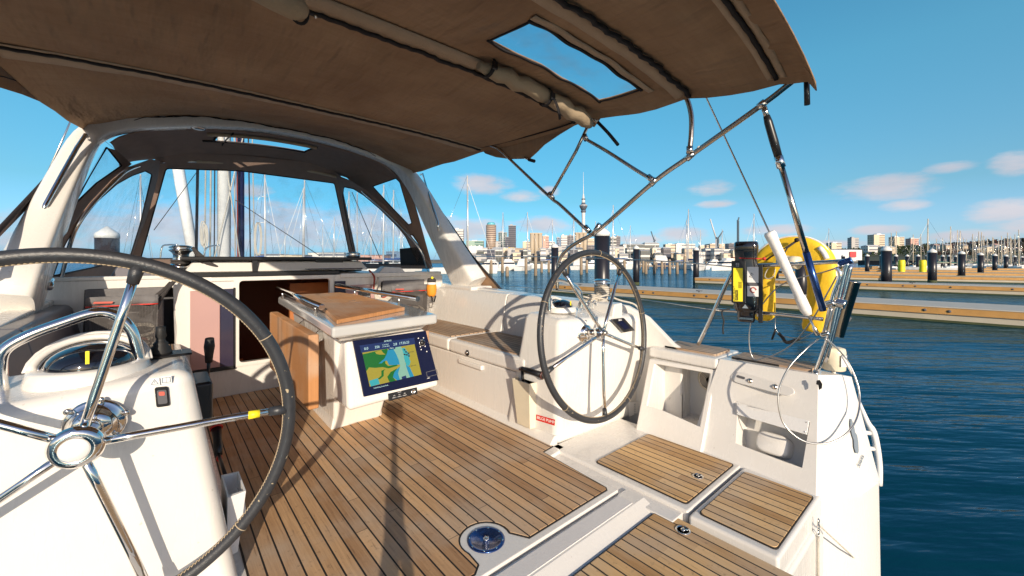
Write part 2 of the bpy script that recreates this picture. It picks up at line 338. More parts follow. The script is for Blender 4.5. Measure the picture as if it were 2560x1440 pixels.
# ---------------------------------------------------------------- builders
COL = sc.collection
class M:
    def __init__(s): s.v = []; s.f = []; s.sm = []
    def add(s, vs, fs, smooth=False):
        n = len(s.v); s.v += [V(v) for v in vs]
        for f in fs: s.f.append(tuple(i + n for i in f)); s.sm.append(smooth)
        return s
    def hexa(s, b, t):
        n = len(b)
        fs = [tuple(range(n))[::-1], tuple(range(n, 2 * n))] + [(i, (i + 1) % n, n + (i + 1) % n, n + i) for i in range(n)]
        return s.add(list(b) + list(t), fs)
    def box(s, a, b):
        (x0, y0, z0), (x1, y1, z1) = a, b
        return s.hexa([(x0, y0, z0), (x1, y0, z0), (x1, y1, z0), (x0, y1, z0)], [(x0, y0, z1), (x1, y0, z1), (x1, y1, z1), (x0, y1, z1)])
    def prism(s, poly, vec):
        vec = V(vec); poly = [V(p) for p in poly]
        nrm = V((0, 0, 0))
        for i in range(len(poly)): nrm += poly[i].cross(poly[(i + 1) % len(poly)])
        if nrm.dot(vec) < 0: poly = poly[::-1]
        return s.hexa(poly, [p + vec for p in poly])
    def tube(s, path, r, seg=10, closed=False, cap=True, flat=1.0, up=None):
        path = [V(p) for p in path]; n = len(path); rs = r if isinstance(r, (list, tuple)) else [r] * n
        vs = []; fs = []; prev = None
        for i, p in enumerate(path):
            if closed: d = path[(i + 1) % n] - path[i - 1]
            else: d = path[min(i + 1, n - 1)] - path[max(i - 1, 0)]
            d.normalize()
            if prev is None:
                a = V(up) if up else (V((0, 0, 1)) if abs(d.z) < .9 else V((1, 0, 0)))
                u = (a - d * a.dot(d)).normalized()
            else: u = (prev - d * prev.dot(d)).normalized()
            prev = u; wv = d.cross(u)
            for k in range(seg):
                an = 2 * math.pi * k / seg
                vs.append(p + (u * math.cos(an) + wv * math.sin(an) * flat) * rs[i])
        m = n if closed else n - 1
        for i in range(m):
            for k in range(seg):
                a = i * seg + k; b = i * seg + (k + 1) % seg; c = ((i + 1) % n) * seg
                fs.append((a, b, c + (k + 1) % seg, c + k))
        s.add(vs, fs, True)
        if cap and not closed:
            nn = len(s.v) - len(vs)
            s.f.append(tuple(nn + k for k in range(seg))[::-1]); s.sm.append(False)
            s.f.append(tuple(nn + (n - 1) * seg + k for k in range(seg))); s.sm.append(False)
        return s
    def lathe(s, c, prof, axis=(0, 0, 1), seg=28, sq=(1, 1)):
        c = V(c); a = V(axis).normalized(); q = V((0, 0, 1)) if abs(a.z) < .9 else V((1, 0, 0))
        u = (q - a * q.dot(a)).normalized(); wv = a.cross(u); vs = []; fs = []
        for (r, h) in prof:
            for k in range(seg):
                an = 2 * math.pi * k / seg
                vs.append(c + a * h + (u * math.cos(an) * sq[0] + wv * math.sin(an) * sq[1]) * r)
        for i in range(len(prof) - 1):
            for k in range(seg):
                k2 = (k + 1) % seg; fs.append((i * seg + k, i * seg + k2, (i + 1) * seg + k2, (i + 1) * seg + k))
        s.add(vs, fs, True); nn = len(s.v) - len(vs)
        s.f.append(tuple(nn + k for k in range(seg))[::-1]); s.sm.append(False)
        s.f.append(tuple(nn + (len(prof) - 1) * seg + k for k in range(seg))); s.sm.append(False)
        return s
    def ball(s, c, r, sx=1, sy=1, sz=1, seg=16, rings=10):
        prof = [(max(1e-4, math.sin(math.pi * i / rings)) * r, -math.cos(math.pi * i / rings) * r * sz) for i in range(rings + 1)]
        return s.lathe(c, prof, seg=seg, sq=(sx, sy))
    def grid(s, rows, smooth=True, skip=None):
        n = len(rows); m = len(rows[0]); fs = []
        for i in range(n - 1):
            for j in range(m - 1):
                if skip and skip(i, j): continue
                fs.append((i * m + j, i * m + j + 1, (i + 1) * m + j + 1, (i + 1) * m + j))
        return s.add([p for r_ in rows for p in r_], fs, smooth)
    def holed(s, outer, holes, thick=.004):
        """flat sheet with window openings"""
        tris = geometry.tessellate_polygon([outer] + holes)
        allv = [V(p) for l in [outer] + holes for p in l]
        nrm = (allv[1] - allv[0]).cross(allv[2] - allv[0]).normalized() * thick
        n = len(allv); fs = [tuple(t) for t in tris] + [tuple(i + n for i in t[::-1]) for t in tris]
        st = 0
        for l in [outer] + holes:
            k = len(l); fs += [(st + i, st + (i + 1) % k, n + st + (i + 1) % k, n + st + i) for i in range(k)]; st += k
        return s.add(allv + [p + nrm for p in allv], fs)

def smooth_path(pts, n=8, closed=False):
    pts = [V(p) for p in pts]; o = []; k = len(pts)
    rng = range(k) if closed else range(k - 1)
    for i in rng:
        p0 = pts[i - 1] if (i > 0 or closed) else pts[0] * 2 - pts[1]
        p1 = pts[i]; p2 = pts[(i + 1) % k]; p3 = pts[(i + 2) % k] if (i + 2 < k or closed) else p2 * 2 - p1
        for j in range(n):
            t = j / n
            o.append(.5 * ((2 * p1) + (p2 - p0) * t + (2 * p0 - 5 * p1 + 4 * p2 - p3) * t * t + (3 * p1 - p0 - 3 * p2 + p3) * t ** 3))
    if not closed: o.append(pts[-1])
    return o
def rounded(poly, r, n=5):
    """round the corners of a 3-D polygon"""
    poly = [V(p) for p in poly]; o = []; k = len(poly)
    for i in range(k):
        a, b, c = poly[i - 1], poly[i], poly[(i + 1) % k]
        rr = min(r, (a - b).length * .48, (c - b).length * .48)
        s_, e_ = b + (a - b).normalized() * rr, b + (c - b).normalized() * rr
        for j in range(n + 1):
            t = j / n; o.append(s_ * (1 - t) ** 2 + b * 2 * t * (1 - t) + e_ * t * t)
    return o
def worldpos(o):
    p = V((0, 0, 0))
    while o: p += V(o.location); o = o.parent
    return p
def props(o, label=None, cat=None, group=None, kind=None):
    if label: o['label'] = label
    if cat: o['category'] = cat
    if group: o['group'] = group
    if kind: o['kind'] = kind
    return o
def obj(name, m, mt, parent=None, bevel=0, seg=2, base=None, clean=True):
    me = bpy.data.meshes.new(name)
    off = worldpos(parent) if parent else V((0, 0, 0))
    if base is not None: off = off + (V(base) - off)
    if isinstance(m, bpy.types.Mesh): me = m; me.name = name
    else:
        me.from_pydata([tuple(v - off) for v in m.v], [], m.f)
        me.polygons.foreach_set('use_smooth', m.sm)
    if isinstance(m, bpy.types.Mesh) and off.length: me.transform(Matrix.Translation(-off))
    if clean and not isinstance(m, bpy.types.Mesh):
        bm = bmesh.new(); bm.from_mesh(me); bmesh.ops.recalc_face_normals(bm, faces=bm.faces[:]); bm.to_mesh(me); bm.free()
    me.materials.append(MT[mt]); me.update()
    o = bpy.data.objects.new(name, me); COL.objects.link(o)
    if parent: o.parent = parent; o.location = off - worldpos(parent)
    else: o.location = off
    if bevel:
        b = o.modifiers.new('bevel', 'BEVEL'); b.width = bevel; b.segments = seg; b.limit_method = 'ANGLE'; b.angle_limit = R(28)
        b.harden_normals = True
        me.polygons.foreach_set('use_smooth', [True] * len(me.polygons))
    return o
def thing(name, label, cat, loc=(0, 0, 0), group=None):
    o = bpy.data.objects.new(name, None); o.empty_display_size = .1; COL.objects.link(o); o.location = loc
    return props(o, label, cat, group)
def solo(name, m, mt, label, cat, group=None, bevel=0, base=None, seg=2):
    if base is None:
        if isinstance(m, M):
            xs = [v.x for v in m.v]; ys = [v.y for v in m.v]; zs = [v.z for v in m.v]
            base = ((min(xs) + max(xs)) / 2, (min(ys) + max(ys)) / 2, min(zs))
        else: base = (0, 0, 0)
    return props(obj(name, m, mt, None, bevel, seg, base=base), label, cat, group)
def struct(name, m, mt, bevel=0): return props(obj(name, m, mt, None, bevel), kind='structure')
def carve(m, cutters):
    """solid minus boxes, returned as a plain mesh"""
    def tmp(mm):
        me = bpy.data.meshes.new('tmp'); me.from_pydata([tuple(v) for v in mm.v], [], mm.f)
        bm = bmesh.new(); bm.from_mesh(me); bmesh.ops.recalc_face_normals(bm, faces=bm.faces[:]); bm.to_mesh(me); bm.free()
        o = bpy.data.objects.new('tmp', me); COL.objects.link(o); return o
    o = tmp(m); cs = [tmp(c) for c in cutters]
    for c in cs:
        md = o.modifiers.new('b', 'BOOLEAN'); md.object = c; md.operation = 'DIFFERENCE'; md.solver = 'EXACT'
    dg = bpy.context.evaluated_depsgraph_get(); dg.update()
    me = bpy.data.meshes.new_from_object(o.evaluated_get(dg))
    for q in [o] + cs: bpy.data.objects.remove(q)
    return me
def text(s, size, pos, xd, yd, mt, parent, name='lettering', ext=.0006, align='CENTER'):
    c = bpy.data.curves.new('t', 'FONT'); c.body = s; c.size = size; c.extrude = ext; c.align_x = align; c.align_y = 'CENTER'
    o = bpy.data.objects.new('t', c); COL.objects.link(o)
    dg = bpy.context.evaluated_depsgraph_get(); dg.update()
    me = bpy.data.meshes.new_from_object(o.evaluated_get(dg)); bpy.data.objects.remove(o)
    xd = V(xd).normalized(); yd = V(yd); yd = (yd - xd * yd.dot(xd)).normalized(); zd = xd.cross(yd)
    mx = Matrix((xd, yd, zd)).transposed().to_4x4(); mx.translation = V(pos); me.transform(mx)
    return obj(name, me, mt, parent)
def copy_tree(o, parent=None):
    c = o.copy(); COL.objects.link(c); c.parent = parent
    for ch in list(o.children): copy_tree(ch, c)
    return c
def rot(v, ang): 
    return V((v[0] * math.cos(ang) - v[1] * math.sin(ang), v[0] * math.sin(ang) + v[1] * math.cos(ang), v[2]))

# ================================================================ setting
ZW = -0.9
sea = M(); sea.add([(-5000, -400, ZW), (5000, -400, ZW), (5000, 7000, ZW), (-5000, 7000, ZW)], [(0, 1, 2, 3)])
struct('sea', sea, 'sea')

# ================================================================ the yacht we stand on
yacht = thing('sailing_yacht', 'white sailing yacht seen from its own cockpit, with teak sole, arch and open stern', 'yacht', (.9, 0, 0))
def part(name, m, mt, bevel=0, seg=2, parent=None, label=None):
    return props(obj(name, m, mt, parent or yacht, bevel, seg), label)
def poly(pts, z0, z1): return M().prism([(x, y, z0) for x, y in pts], (0, 0, z1 - z0))

mat('handle_brown', (.07, .02, .015), .4)
# --- sole mouldings
s = M()
s.prism([(-.3, 1.135, -.08), (1.66, 1.135, -.08), (1.66, 1.58, -.08), (1.80, 1.60, -.08), (1.80, 4.05, -.08), (-.3, 4.05, -.08)], (0, 0, .08))
part('sole_moulding', s, 'gelcoat', .006)
s = M(); s.box((1.655, .86, -.08), (1.755, 1.62, -.018)); part('side_channel', s, 'gelcoat_cool', .006)
s = M(); s.box((1.745, .838, -.08), (2.42, 1.66, 0)); part('aft_ledge', s, 'gelcoat', .01, 3)
s = M(); s.box((1.722, .485, -.10), (2.36, .826, 0)); part('stern_pad', s, 'gelcoat', .014, 3)
s = M(); s.box((-.6, .15, -.10), (1.720, .960, -.030)); part('swim_ledge', s, 'gelcoat', .012, 3)
s = M(); s.prism([(1.70, .960, -.032), (1.70, 1.025, -.004), (1.70, 1.118, -.006), (1.70, 1.118, -.12), (1.70, .960, -.12)], (-2.3, 0, 0)); part('trough', s, 'gelcoat')
s = M(); s.prism([(1.62, 1.035, -.0015), (1.62, 1.108, -.0025), (1.62, 1.108, -.010), (1.62, 1.035, -.010)], (-2.2, 0, 0)); part('nonskid_strip', s, 'nonskid')
# teak sole with the cut-outs at the pedestal and round the inspection cover
arc = [(.968 + .098 * math.cos(a), 1.272 + .098 * math.sin(a)) for a in [R(q) for q in range(-10, -200, -12)]][::-1]
arc = [(.968 + .105 * math.cos(R(q)), 1.278 + .105 * math.sin(R(q))) for q in range(-20, 200, 12)]
tk = [(1.105, 1.172), (1.61, 1.172), (1.622, 1.184), (1.65, 1.64), (1.745, 1.652), (1.742, 3.0), (1.735, 3.97), (.24, 3.97), (.235, 1.60), (.2, 1.16), (.83, 1.16), (.862, 1.185)]
tk = tk + arc[::-1]
part('teak_sole', poly(tk, 0, .005), 'teak_sole')
def off_poly(pts, d):
    o = []; k = len(pts)
    ar = sum(pts[i][0] * pts[(i + 1) % k][1] - pts[(i + 1) % k][0] * pts[i][1] for i in range(k)); sg_ = 1 if ar > 0 else -1
    for i in range(k):
        a, b_, c = V((*pts[i - 1], 0)), V((*pts[i], 0)), V((*pts[(i + 1) % k], 0)); n1 = (b_ - a).normalized(); n2 = (c - b_).normalized(); t_ = (n1 + n2).normalized()
        n = V((t_.y, -t_.x, 0)) * sg_; q_ = b_ + n * d / max(.5, abs(n.dot(V((n1.y, -n1.x, 0)) * sg_))); o.append((q_.x, q_.y))
    return o
part('caulk_border', poly(off_poly(tk, .007), 0, .003), 'caulk')
def teakpad(name, x0, x1, y0, y1, z, mt='teak_hatch', r=.02):
    c = rounded([(x0, y0, z), (x1, y0, z), (x1, y1, z), (x0, y1, z)], r, 4)
    c2 = rounded([(x0 - .005, y0 - .005, z), (x1 + .005, y0 - .005, z), (x1 + .005, y1 + .005, z), (x0 - .005, y1 + .005, z)], r, 4)
    p_ = part(name, M().prism(c, (0, 0, .008)), mt)
    obj('caulk_border', M().prism(c2, (0, 0, .005)), 'caulk', p_)
    return p_
h1 = teakpad('floor_hatch', 1.79, 2.322, .868, 1.366, 0)
h2 = teakpad('floor_hatch', 1.766, 2.285, .508, .795, 0)
h3 = teakpad('floor_hatch', -.4, 1.700, .18, .945, -.030)
def flush_latch(c, r, parent):
    m = M(); m.lathe(c, [(r, 0), (r, .003), (r * .86, .004), (r * .80, -.001), (.001, -.001)], seg=30)
    o = obj('latch', m, 'chrome', parent)
    m = M(); m.ball(V(c) + V((0, 0, .003)), r * .33, 1, 1, .5); m.tube([V(c) + V((-r * .45, -r * .2, .003)), V(c) + V((0, r * .1, .006)), V(c) + V((r * .5, r * .1, .004))], r * .13)
    m.lathe(V(c) + V((r * .3, -r * .35, 0)), [(r * .16, 0), (r * .16, .005)], seg=12)
    obj('latch_knob', m, 'steel', parent)
flush_latch((2.051, .933, .008), .026, h1); flush_latch((1.64, .808, -.022), .030, h3)
s = M(); s.lathe((.968, 1.272, 0), [(.074, 0), (.074, .0035), (.069, .005), (.058, .0052), (.057, .0035), (.001, .0035)], seg=48)
ic = part('inspection_cover', s, 'blue_wrap', label='round polished inspection cover')
MT['blue_wrap'].node_tree.nodes['Principled BSDF'].inputs['Metallic'].default_value = .85
s = M()
for k in range(8):
    a = k * math.pi / 4; obj('screw', M().lathe((.968 + .0655 * math.cos(a), 1.272 + .0655 * math.sin(a), .0045), [(.004, 0), (.003, .0015)], seg=8), 'steel', ic)

s = M(); s.ball((.968, 1.272, .004), .012, 1, 1, .5)
for k in range(5): s.ball((.968 + .008 * math.cos(k * 1.26), 1.272 + .008 * math.sin(k * 1.26), .006), .005, seg=8, rings=6)
obj('key_socket', s, 'chrome', ic)
s = M(); s.prism(rounded([(.30, 1.10, .0), (.50, 1.10, 0), (.50, 1.215, 0), (.30, 1.215, 0)], .03), (0, 0, .012)); part('floor_pad', s, 'gelcoat', .004)

# --- starboard bench, backrest and coaming
def bench(side):
    c = .905
    def X(x): return x if side > 0 else 1.87 - x
    def bx(a, b): 
        (x0, y0, z0), (x1, y1, z1) = a, b; x0, x1 = sorted((X(x0), X(x1))); return M().box((x0, y0, z0), (x1, y1, z1))
    part('seat_locker', bx((1.772, 1.9, -.02), (2.3, 4.0, .36)), 'gelcoat_cool', .012)
    part('seat_kick', M().prism([(X(1.74), 1.66, -.02), (X(1.74), 1.66, .012), (X(1.775), 1.66, .05), (X(1.80), 1.66, .05), (X(1.80), 1.66, -.02)], (0, 2.34, 0)), 'gelcoat', .004)
    part('seat_lid', bx((1.752, 1.9, .366), (2.3, 2.798, .468)), 'gelcoat_cool', .024, 4)
    part('seat_lid', bx((1.752, 2.806, .366), (2.3, 4.0, .468)), 'gelcoat_cool', .024, 4)
    for y0, y1 in ((1.92, 2.77), (2.85, 3.95)):
        xa, xb = sorted((X(1.80), X(2.22)))
        o = part('bench_teak', M().prism(rounded([(xa, y0, .468), (xb, y0, .468), (xb, y1, .468), (xa, y1, .468)], .03), (0, 0, .007)), 'teak_bench')
    for y0, y1 in ((1.62, 2.74), (2.748, 4.02)):
        part('backrest', M().prism([(X(2.235), y0, .40), (X(2.315), y0, .775), (X(2.335), y0, .80), (X(2.42), y0, .805), (X(2.42), y0, .40)], (0, y1 - y0, 0)), 'gelcoat' if side > 0 else 'shade_and_clutch_grey', .012, 3)  # port backrest is coloured dark grey to paint in its shade
    # hull side with the coaming top
    def sec(y, zt, xo):
        xi = 2.62 if y < 1.6 else 2.56 if y < 1.7 else 2.40
        return [V((X(xi), y, .2)), V((X(xi), y, zt)), V((X(max(2.50, xi + .04)), y, zt + .004)), V((X(max(2.58, xi + .08)), y, zt - .07)), V((X(xo - .02), y, zt - .25)), V((X(xo), y, .15)), V((X(xo - .02), y, -.9)), V((X(xi), y, -.9))]
    rows = [sec(1.30, .50, 2.86), sec(1.36, .53, 2.87), sec(1.55, .69, 2.88), sec(1.68, .765, 2.9), sec(1.9, .795, 2.92), sec(2.6, .803, 2.93), sec(3.6, .83, 2.93), sec(5, .86, 2.85), sec(7, .9, 2.5), sec(9, .95, 1.9)]
    m = M(); m.grid([r_ + [r_[0]] for r_ in rows], smooth=False); m.f.append(tuple(range(8))); m.sm.append(False)
    part('hull_side', m, 'gelcoat', .012, 3)
bench(1); bench(-1)
# latch button and drawer grip on the locker front
lk = part('locker_latch', M().lathe((1.750, 2.53, .40), [(.022, 0), (.022, .004), (.014, .006), (.001, .006)], axis=(-1, 0, 0), seg=20), 'black_plastic')
obj('latch_knob', M().ball((1.744, 2.53, .405), .011, seg=12, rings=8), 'chrome', lk)
part('locker_grip', M().box((1.750, 2.36, .30), (1.776, 2.66, .335)), 'gelcoat_cool', .008)

# --- helm pedestals
m = M(); m.hexa([(1.79, 1.655, -.02), (2.62, 1.62, -.02), (2.62, 2.1, -.02), (1.745, 2.1, -.02)], [(1.76, 1.60, .75), (2.62, 1.60, .70), (2.62, 1.95, .775), (1.775, 1.93, .765)])
part('helm_pedestal', m, 'gelcoat', .045, 5)
m = M(); m.hexa([(.208, 1.62, -.02), (-.75, 1.60, -.02), (-.75, 2.5, -.02), (.20, 2.1, -.02)], [(.075, 1.60, .765), (-.46, 1.60, .715), (-.62, 2.0, .73), (.075, 1.98, .765)])
part('helm_pedestal', m, 'gelcoat', .045, 5)
m = M(); m.hexa([(-.22, 1.66, .0), (.02, 1.66, .0), (.02, 1.8, 0), (-.22, 1.8, 0)], [(-.27, 1.685, .72), (.03, 1.685, .72), (.03, 1.8, .72), (-.27, 1.8, .72)])
# --- stern quarter, starboard
lean_o, lean_n = plane3((2.30, .50, 0), (2.36, 1.22, 0), (2.58, .80, .5))
if lean_n.x > 0: lean_n = -lean_n
def lp(px, py): return P(px, py, pl=(lean_o, lean_n))
body = M()
body.hexa([(2.36, 1.13, -.02), (2.30, .50, -.02), (2.53, .375, -.02), (2.76, .335, -.02), (2.88, 1.13, -.02)],
          [(2.565, 1.035, .50), (2.60, .555, .50), (2.70, .485, .495), (2.82, .455, .47), (2.90, 1.035, .49)])
inner = [lp(*q) for q in ((1842, 1008), (2021, 1053), (2004, 1169), (1837, 1107))]
frame_ = [lp(*q) for q in ((1833, 1000), (2029, 1046), (2012, 1178), (1815, 1112))]
c1 = M().prism([p + lean_n * .03 for p in rounded(frame_, .02, 3)], lean_n * -.042)
c2 = M().prism([p + lean_n * .03 for p in inner], lean_n * -.17)
q = part('quarter_moulding', carve(body, [c1, c2]), 'gelcoat', .010, 3)
m = M(); m.hexa([(2.30, .50, -.9), (2.515, .355, -.9), (2.74, .32, -.9), (2.88, 1.235, -.9), (2.36, 1.235, -.9)], [(2.30, .50, -.02), (2.53, .375, -.02), (2.76, .335, -.02), (2.88, 1.235, -.02), (2.36, 1.235, -.02)])
part('quarter_base', m, 'gelcoat', .01, 3)
m = M(); m.box((-.6, .47, -.9), (2.31, .60, -.09)); part('transom', m, 'gelcoat', .02, 3)
m = M(); m.prism([p - lean_n * .004 for p in [lp(1842, 1007), lp(2023, 1052), lp(2017, 1087), lp(1842, 1036)]], lean_n * .006)
bp_ = part('shower_plate', m, 'white_plastic', .001)
for p_ in ((1847, 1011), (1845, 1031), (2016, 1056), (2012, 1080)): obj('screw', M().lathe(lp(*p_) + lean_n * .002, [(.003, 0), (.002, .002)], axis=lean_n, seg=8), 'steel', bp_)
cc = lp(1918, 1102) - lean_n * .11
m = M(); ey = V((0, 1, 0)); ez = lean_n.cross(ey).normalized()
if ez.z < 0: ez = -ez
prof = []
for sc_, dp in ((1.0, -.03), (1.0, .035), (.93, .052), (.8, .056), (.02, .056)):
    prof.append([cc + lean_n * dp + (ey * math.copysign(abs(math.cos(a)) ** .5, math.cos(a)) * .078 + ez * math.copysign(abs(math.sin(a)) ** .6, math.sin(a)) * .055) * sc_ for a in [R(k * 15) for k in range(25)]])
m.grid(prof); part('shower_box', m, 'gelcoat')
# grab pad with its bolts
ring = rounded([lp(*p_) for p_ in ((1826, 944), (1838, 931), (1866, 934), (1985, 972), (1990, 984), (1972, 992), (1840, 957))], .012, 3)
gp = part('mooring_pad', M().prism([p_ + lean_n * .0 for p_ in ring], lean_n * .014), 'gelcoat', .004, 3)
for p_ in ((1878, 954), (1940, 969)):
    o = lp(*p_) + lean_n * .014
    obj('bolt', M().lathe(o, [(.014, 0), (.014, .003), (.008, .004), (.007, .009), (.001, .009)], axis=lean_n, seg=18), 'steel', gp)
obj('slot', M().prism(rounded([lp(*p_) + lean_n * .0145 for p_ in ((1845, 939), (1866, 945), (1864, 951), (1844, 945))], .01), lean_n * .001), 'pocket_grey', gp)
part('black_patch', M().prism([lp(*p_) + lean_n * .001 for p_ in ((2042, 952), (2050, 950), (2056, 960), (2055, 971), (2048, 975), (2046, 963), (2041, 961))], lean_n * .003), 'black_rubber')
# teak strips on the quarter top
m = M().prism(rounded([(2.64, .60, .4975), (2.86, .60, .492), (2.865, 1.0, .492), (2.635, 1.0, .4975)], .02), (0, 0, .012)); part('quarter_teak', m, 'teak_bench')
# outboard locker with its open cavity
lock = M().hexa([(2.33, 1.045, -.02), (2.9, 1.045, -.02), (2.9, 1.47, -.02), (2.33, 1.47, -.02)], [(2.55, 1.045, .43), (2.9, 1.045, .43), (2.9, 1.47, .43), (2.50, 1.47, .43)])
cA = M().box((2.20, 1.085, .235), (2.74, 1.42, .405)); cB = M().box((2.40, 1.085, .05), (2.74, 1.42, .30))
part('quarter_locker', carve(lock, [cA, cB]), 'gelcoat', .010, 3)
part('quarter_lid', M().box((2.545, 1.042, .432), (2.91, 1.50, .50)), 'gelcoat', .018, 4)
part('quarter_teak', M().prism(rounded([(2.62, 1.08, .5), (2.85, 1.08, .5), (2.85, 1.44, .5), (2.62, 1.44, .5)], .02), (0, 0, .012)), 'teak_bench')
sp = part('loudspeaker', M().lathe((2.739, 1.17, .31), [(.075, 0), (.075, .008), (.066, .012), (.001, .010)], axis=(-1, 0, 0), seg=32), 'ivory_plastic')
m = M()
for k in range(6): m.lathe((2.727, 1.17, .31), [(.020 + k * .008, 0), (.022 + k * .008, .001), (.0235 + k * .008, 0)], axis=(-1, 0, 0), seg=28)
obj('grille', m, 'steel', sp)
# emblem and lettering on the stern quarter, boarding handle outboard
st_o, st_n = plane3((2.53, .375, 0), (2.76, .335, 0), (2.70, .485, .495))
if st_n.y > 0: st_n = -st_n
def sp_(px, py, e=.003): return P(px, py, pl=(st_o, st_n)) + st_n * e
em = [(2124, 1047), (2127, 1048), (2133, 1068), (2135, 1080), (2140, 1088), (2143, 1105), (2144, 1128), (2142, 1134), (2137, 1132), (2133, 1118), (2132, 1100), (2128, 1088), (2124, 1072), (2123, 1055)]
part('emblem', M().prism([sp_(*p_) for p_ in em], st_n * .002), 'logo_grey')
a_, b_ = sp_(2141, 1172), sp_(2157, 1132)
text('America', .026, sp_(2150, 1152, .004), b_ - a_, (b_ - a_).cross(st_n) * -1, 'logo_grey', yacht, 'stern_lettering', .0008)
hx = 2.84
hp = [P(*p_, x=hx) for p_ in ((2146, 1003), (2168, 1055), (2183, 1080), (2192, 1120), (2197, 1165), (2197, 1212))]
m = M(); m.tube(smooth_path(hp, 5), [.009 + .007 * min(1, i / 8) for i in range(26)], 10)
bh = part('boarding_handle', m, 'white_plastic')
for p_ in (((2148, 1080), (2178, 1083)), ((2156, 1121), (2188, 1122))):
    obj('handle_arm', M().tube([P(*p_[0], x=2.78), P(*p_[1], x=hx)], .011, 10), 'white_plastic', bh)

# --- companionway bulkhead, coachroof, interior
Yb = 4.0
def xz(pts, y): return [V((x, y, z)) for x, z in pts]
L_p = [(-.40, .45), (.085, .43), (.075, .90), (-.39, .90)]; R_p = [(1.70, .45), (2.19, .47), (2.19, .86), (1.70, .88)]
co = [(.49, .255), (1.20, .255), (1.20, .93), (.49, .93)]
m = M().holed(xz([(-.62, -.05), (2.42, -.05), (2.42, .93), (1.3, .96), (-.62, .965)], Yb), [rounded(xz(co, Yb), .035, 4), rounded(xz(L_p, Yb), .02, 3), rounded(xz(R_p, Yb), .02, 3)], -.03)
part('bulkhead', m, 'gelcoat')
for pp in (L_p, R_p):
    x0, x1 = pp[0][0] - .02, pp[1][0] + .02; z0, z1 = pp[0][1] - .02, pp[2][1] + .03
    m = M().add([(x0, Yb + .028, z0), (x1, Yb + .028, z0), (x1, Yb + .028, z1), (x0, Yb + .028, z1), (x0, Yb + .3, z0), (x1, Yb + .3, z0), (x1, Yb + .3, z1), (x0, Yb + .3, z1)],
                [(0, 1, 5, 4), (1, 2, 6, 5), (2, 3, 7, 6), (3, 0, 4, 7), (4, 5, 6, 7)])
    part('wall_pocket', m, 'pocket_grey')
m = M().add([(.3, 4.03, -.3), (1.45, 4.03, -.3), (1.45, 4.03, .97), (.3, 4.03, .97), (.3, 6, -.3), (1.45, 6, -.3), (1.45, 6, .97), (.3, 6, .97)], [(0, 1, 5, 4), (1, 2, 6, 5), (2, 3, 7, 6), (3, 0, 4, 7), (4, 5, 6, 7)])
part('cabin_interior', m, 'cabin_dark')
part('cabin_panel', M().box((1.0, 4.6, -.1), (1.42, 4.65, .86)), 'cabin_brown')
m = M(); m.box((.52, 4.06, .0), (1.15, 4.30, .03)); m.box((.52, 4.3, .2), (.56, 4.33, .22)); part('cabin_step', m, 'cabin_brown')
part('companionway_frame', M().holed(xz([(.455, .225), (1.235, .225), (1.235, .96), (.455, .96)], Yb - .004), [rounded(xz(co, Yb - .004), .035, 4)], .012), 'gelcoat_cool')
part('sill_strip', M().box((.50, 3.985, .245), (1.19, 3.999, .258)), 'steel')
# washboard garage panels: pink vinyl and smoked acrylic doors
wd = part('bulkhead_door', M().box((.175, 3.978, .245), (.362, 3.996, .862)), 'pink_acrylic', .004, label='pink reflecting panel of the bulkhead')
part('bulkhead_door', M().box((.363, 3.975, .235), (.452, 3.996, .868)), 'smoked_acrylic', .003, label='dark smoked panel of the bulkhead')
m = M(); m.box((.166, 3.97, .215), (.46, 3.999, .243)); m.box((.452, 3.97, .215), (.462, 3.999, .875)); part('door_track', m, 'black_plastic')
part('bulkhead_door', M().box((1.345, 3.978, .44), (1.66, 3.996, .858)), 'pink_acrylic', .004, label='pink reflecting panel by the engine panel')
part('bulkhead_door', M().box((1.245, 3.978, .42), (1.343, 3.999, .90)), 'smoked_acrylic', .003)
m = M(); m.box((1.305, 3.964, .66), (1.40, 3.974, .755)); no_ = part('notice', m, 'label_white', .001)
for k in range(6): text('________', .012, (1.355, 3.962, .742 - k * .013), (1, 0, 0), (0, 0, 1), 'logo_grey', no_, 'print', .0002)
m = M(); m.box((1.455, 3.94, .66), (1.57, 3.975, .79)); ep = part('engine_panel', m, 'black_plastic', .006)
obj('panel_plate', M().box((1.465, 3.932, .668), (1.562, 3.941, .752)), 'steel', ep, .004)
obj('panel_knob', M().lathe((1.515, 3.932, .705), [(.016, 0), (.016, .012), (.008, .02), (.001, .02)], axis=(0, -1, 0), seg=14), 'black_plastic', ep)
# coachroof
rows = []
for y, w_, zz in ((4.03, 1.52, .965), (4.2, 1.5, .985), (5.0, 1.42, 1.01), (6.4, 1.22, 1.03), (8.5, .9, .99), (10.5, .5, .93)):
    rows.append([V((.905 + w_ * k, y, zz - .10 * abs(k) ** 3 - (.0 if abs(k) < .99 else .12))) for k in (-1.02, -1, -.85, -.6, -.3, 0, .3, .6, .85, 1, 1.02)])
m = M(); m.grid(rows); part('coachroof', m, 'gelcoat_cool')
part('roof_edge', M().box((-.60, 3.99, .955), (.18, 4.06, .985)), 'gelcoat', .01)
part('roof_edge', M().box((1.30, 3.985, .925), (2.40, 4.06, .972)), 'gelcoat', .01)
hg = part('hatch_garage', M().hexa([(.14, 4.10, 1.0), (1.62, 4.10, 1.0), (1.62, 5.5, 1.0), (.14, 5.5, 1.0)], [(.2, 4.16, 1.09), (1.56, 4.16, 1.09), (1.5, 5.4, 1.13), (.25, 5.4, 1.13)]), 'gelcoat', .02, 3)
obj('hatch_rim', M().box((.12, 4.08, 1.098), (1.64, 5.3, 1.128)), 'black_plastic', hg, .008)
obj('hatch_rail', M().box((.12, 4.02, .965), (1.30, 4.10, .998)), 'black_plastic', hg, .004)
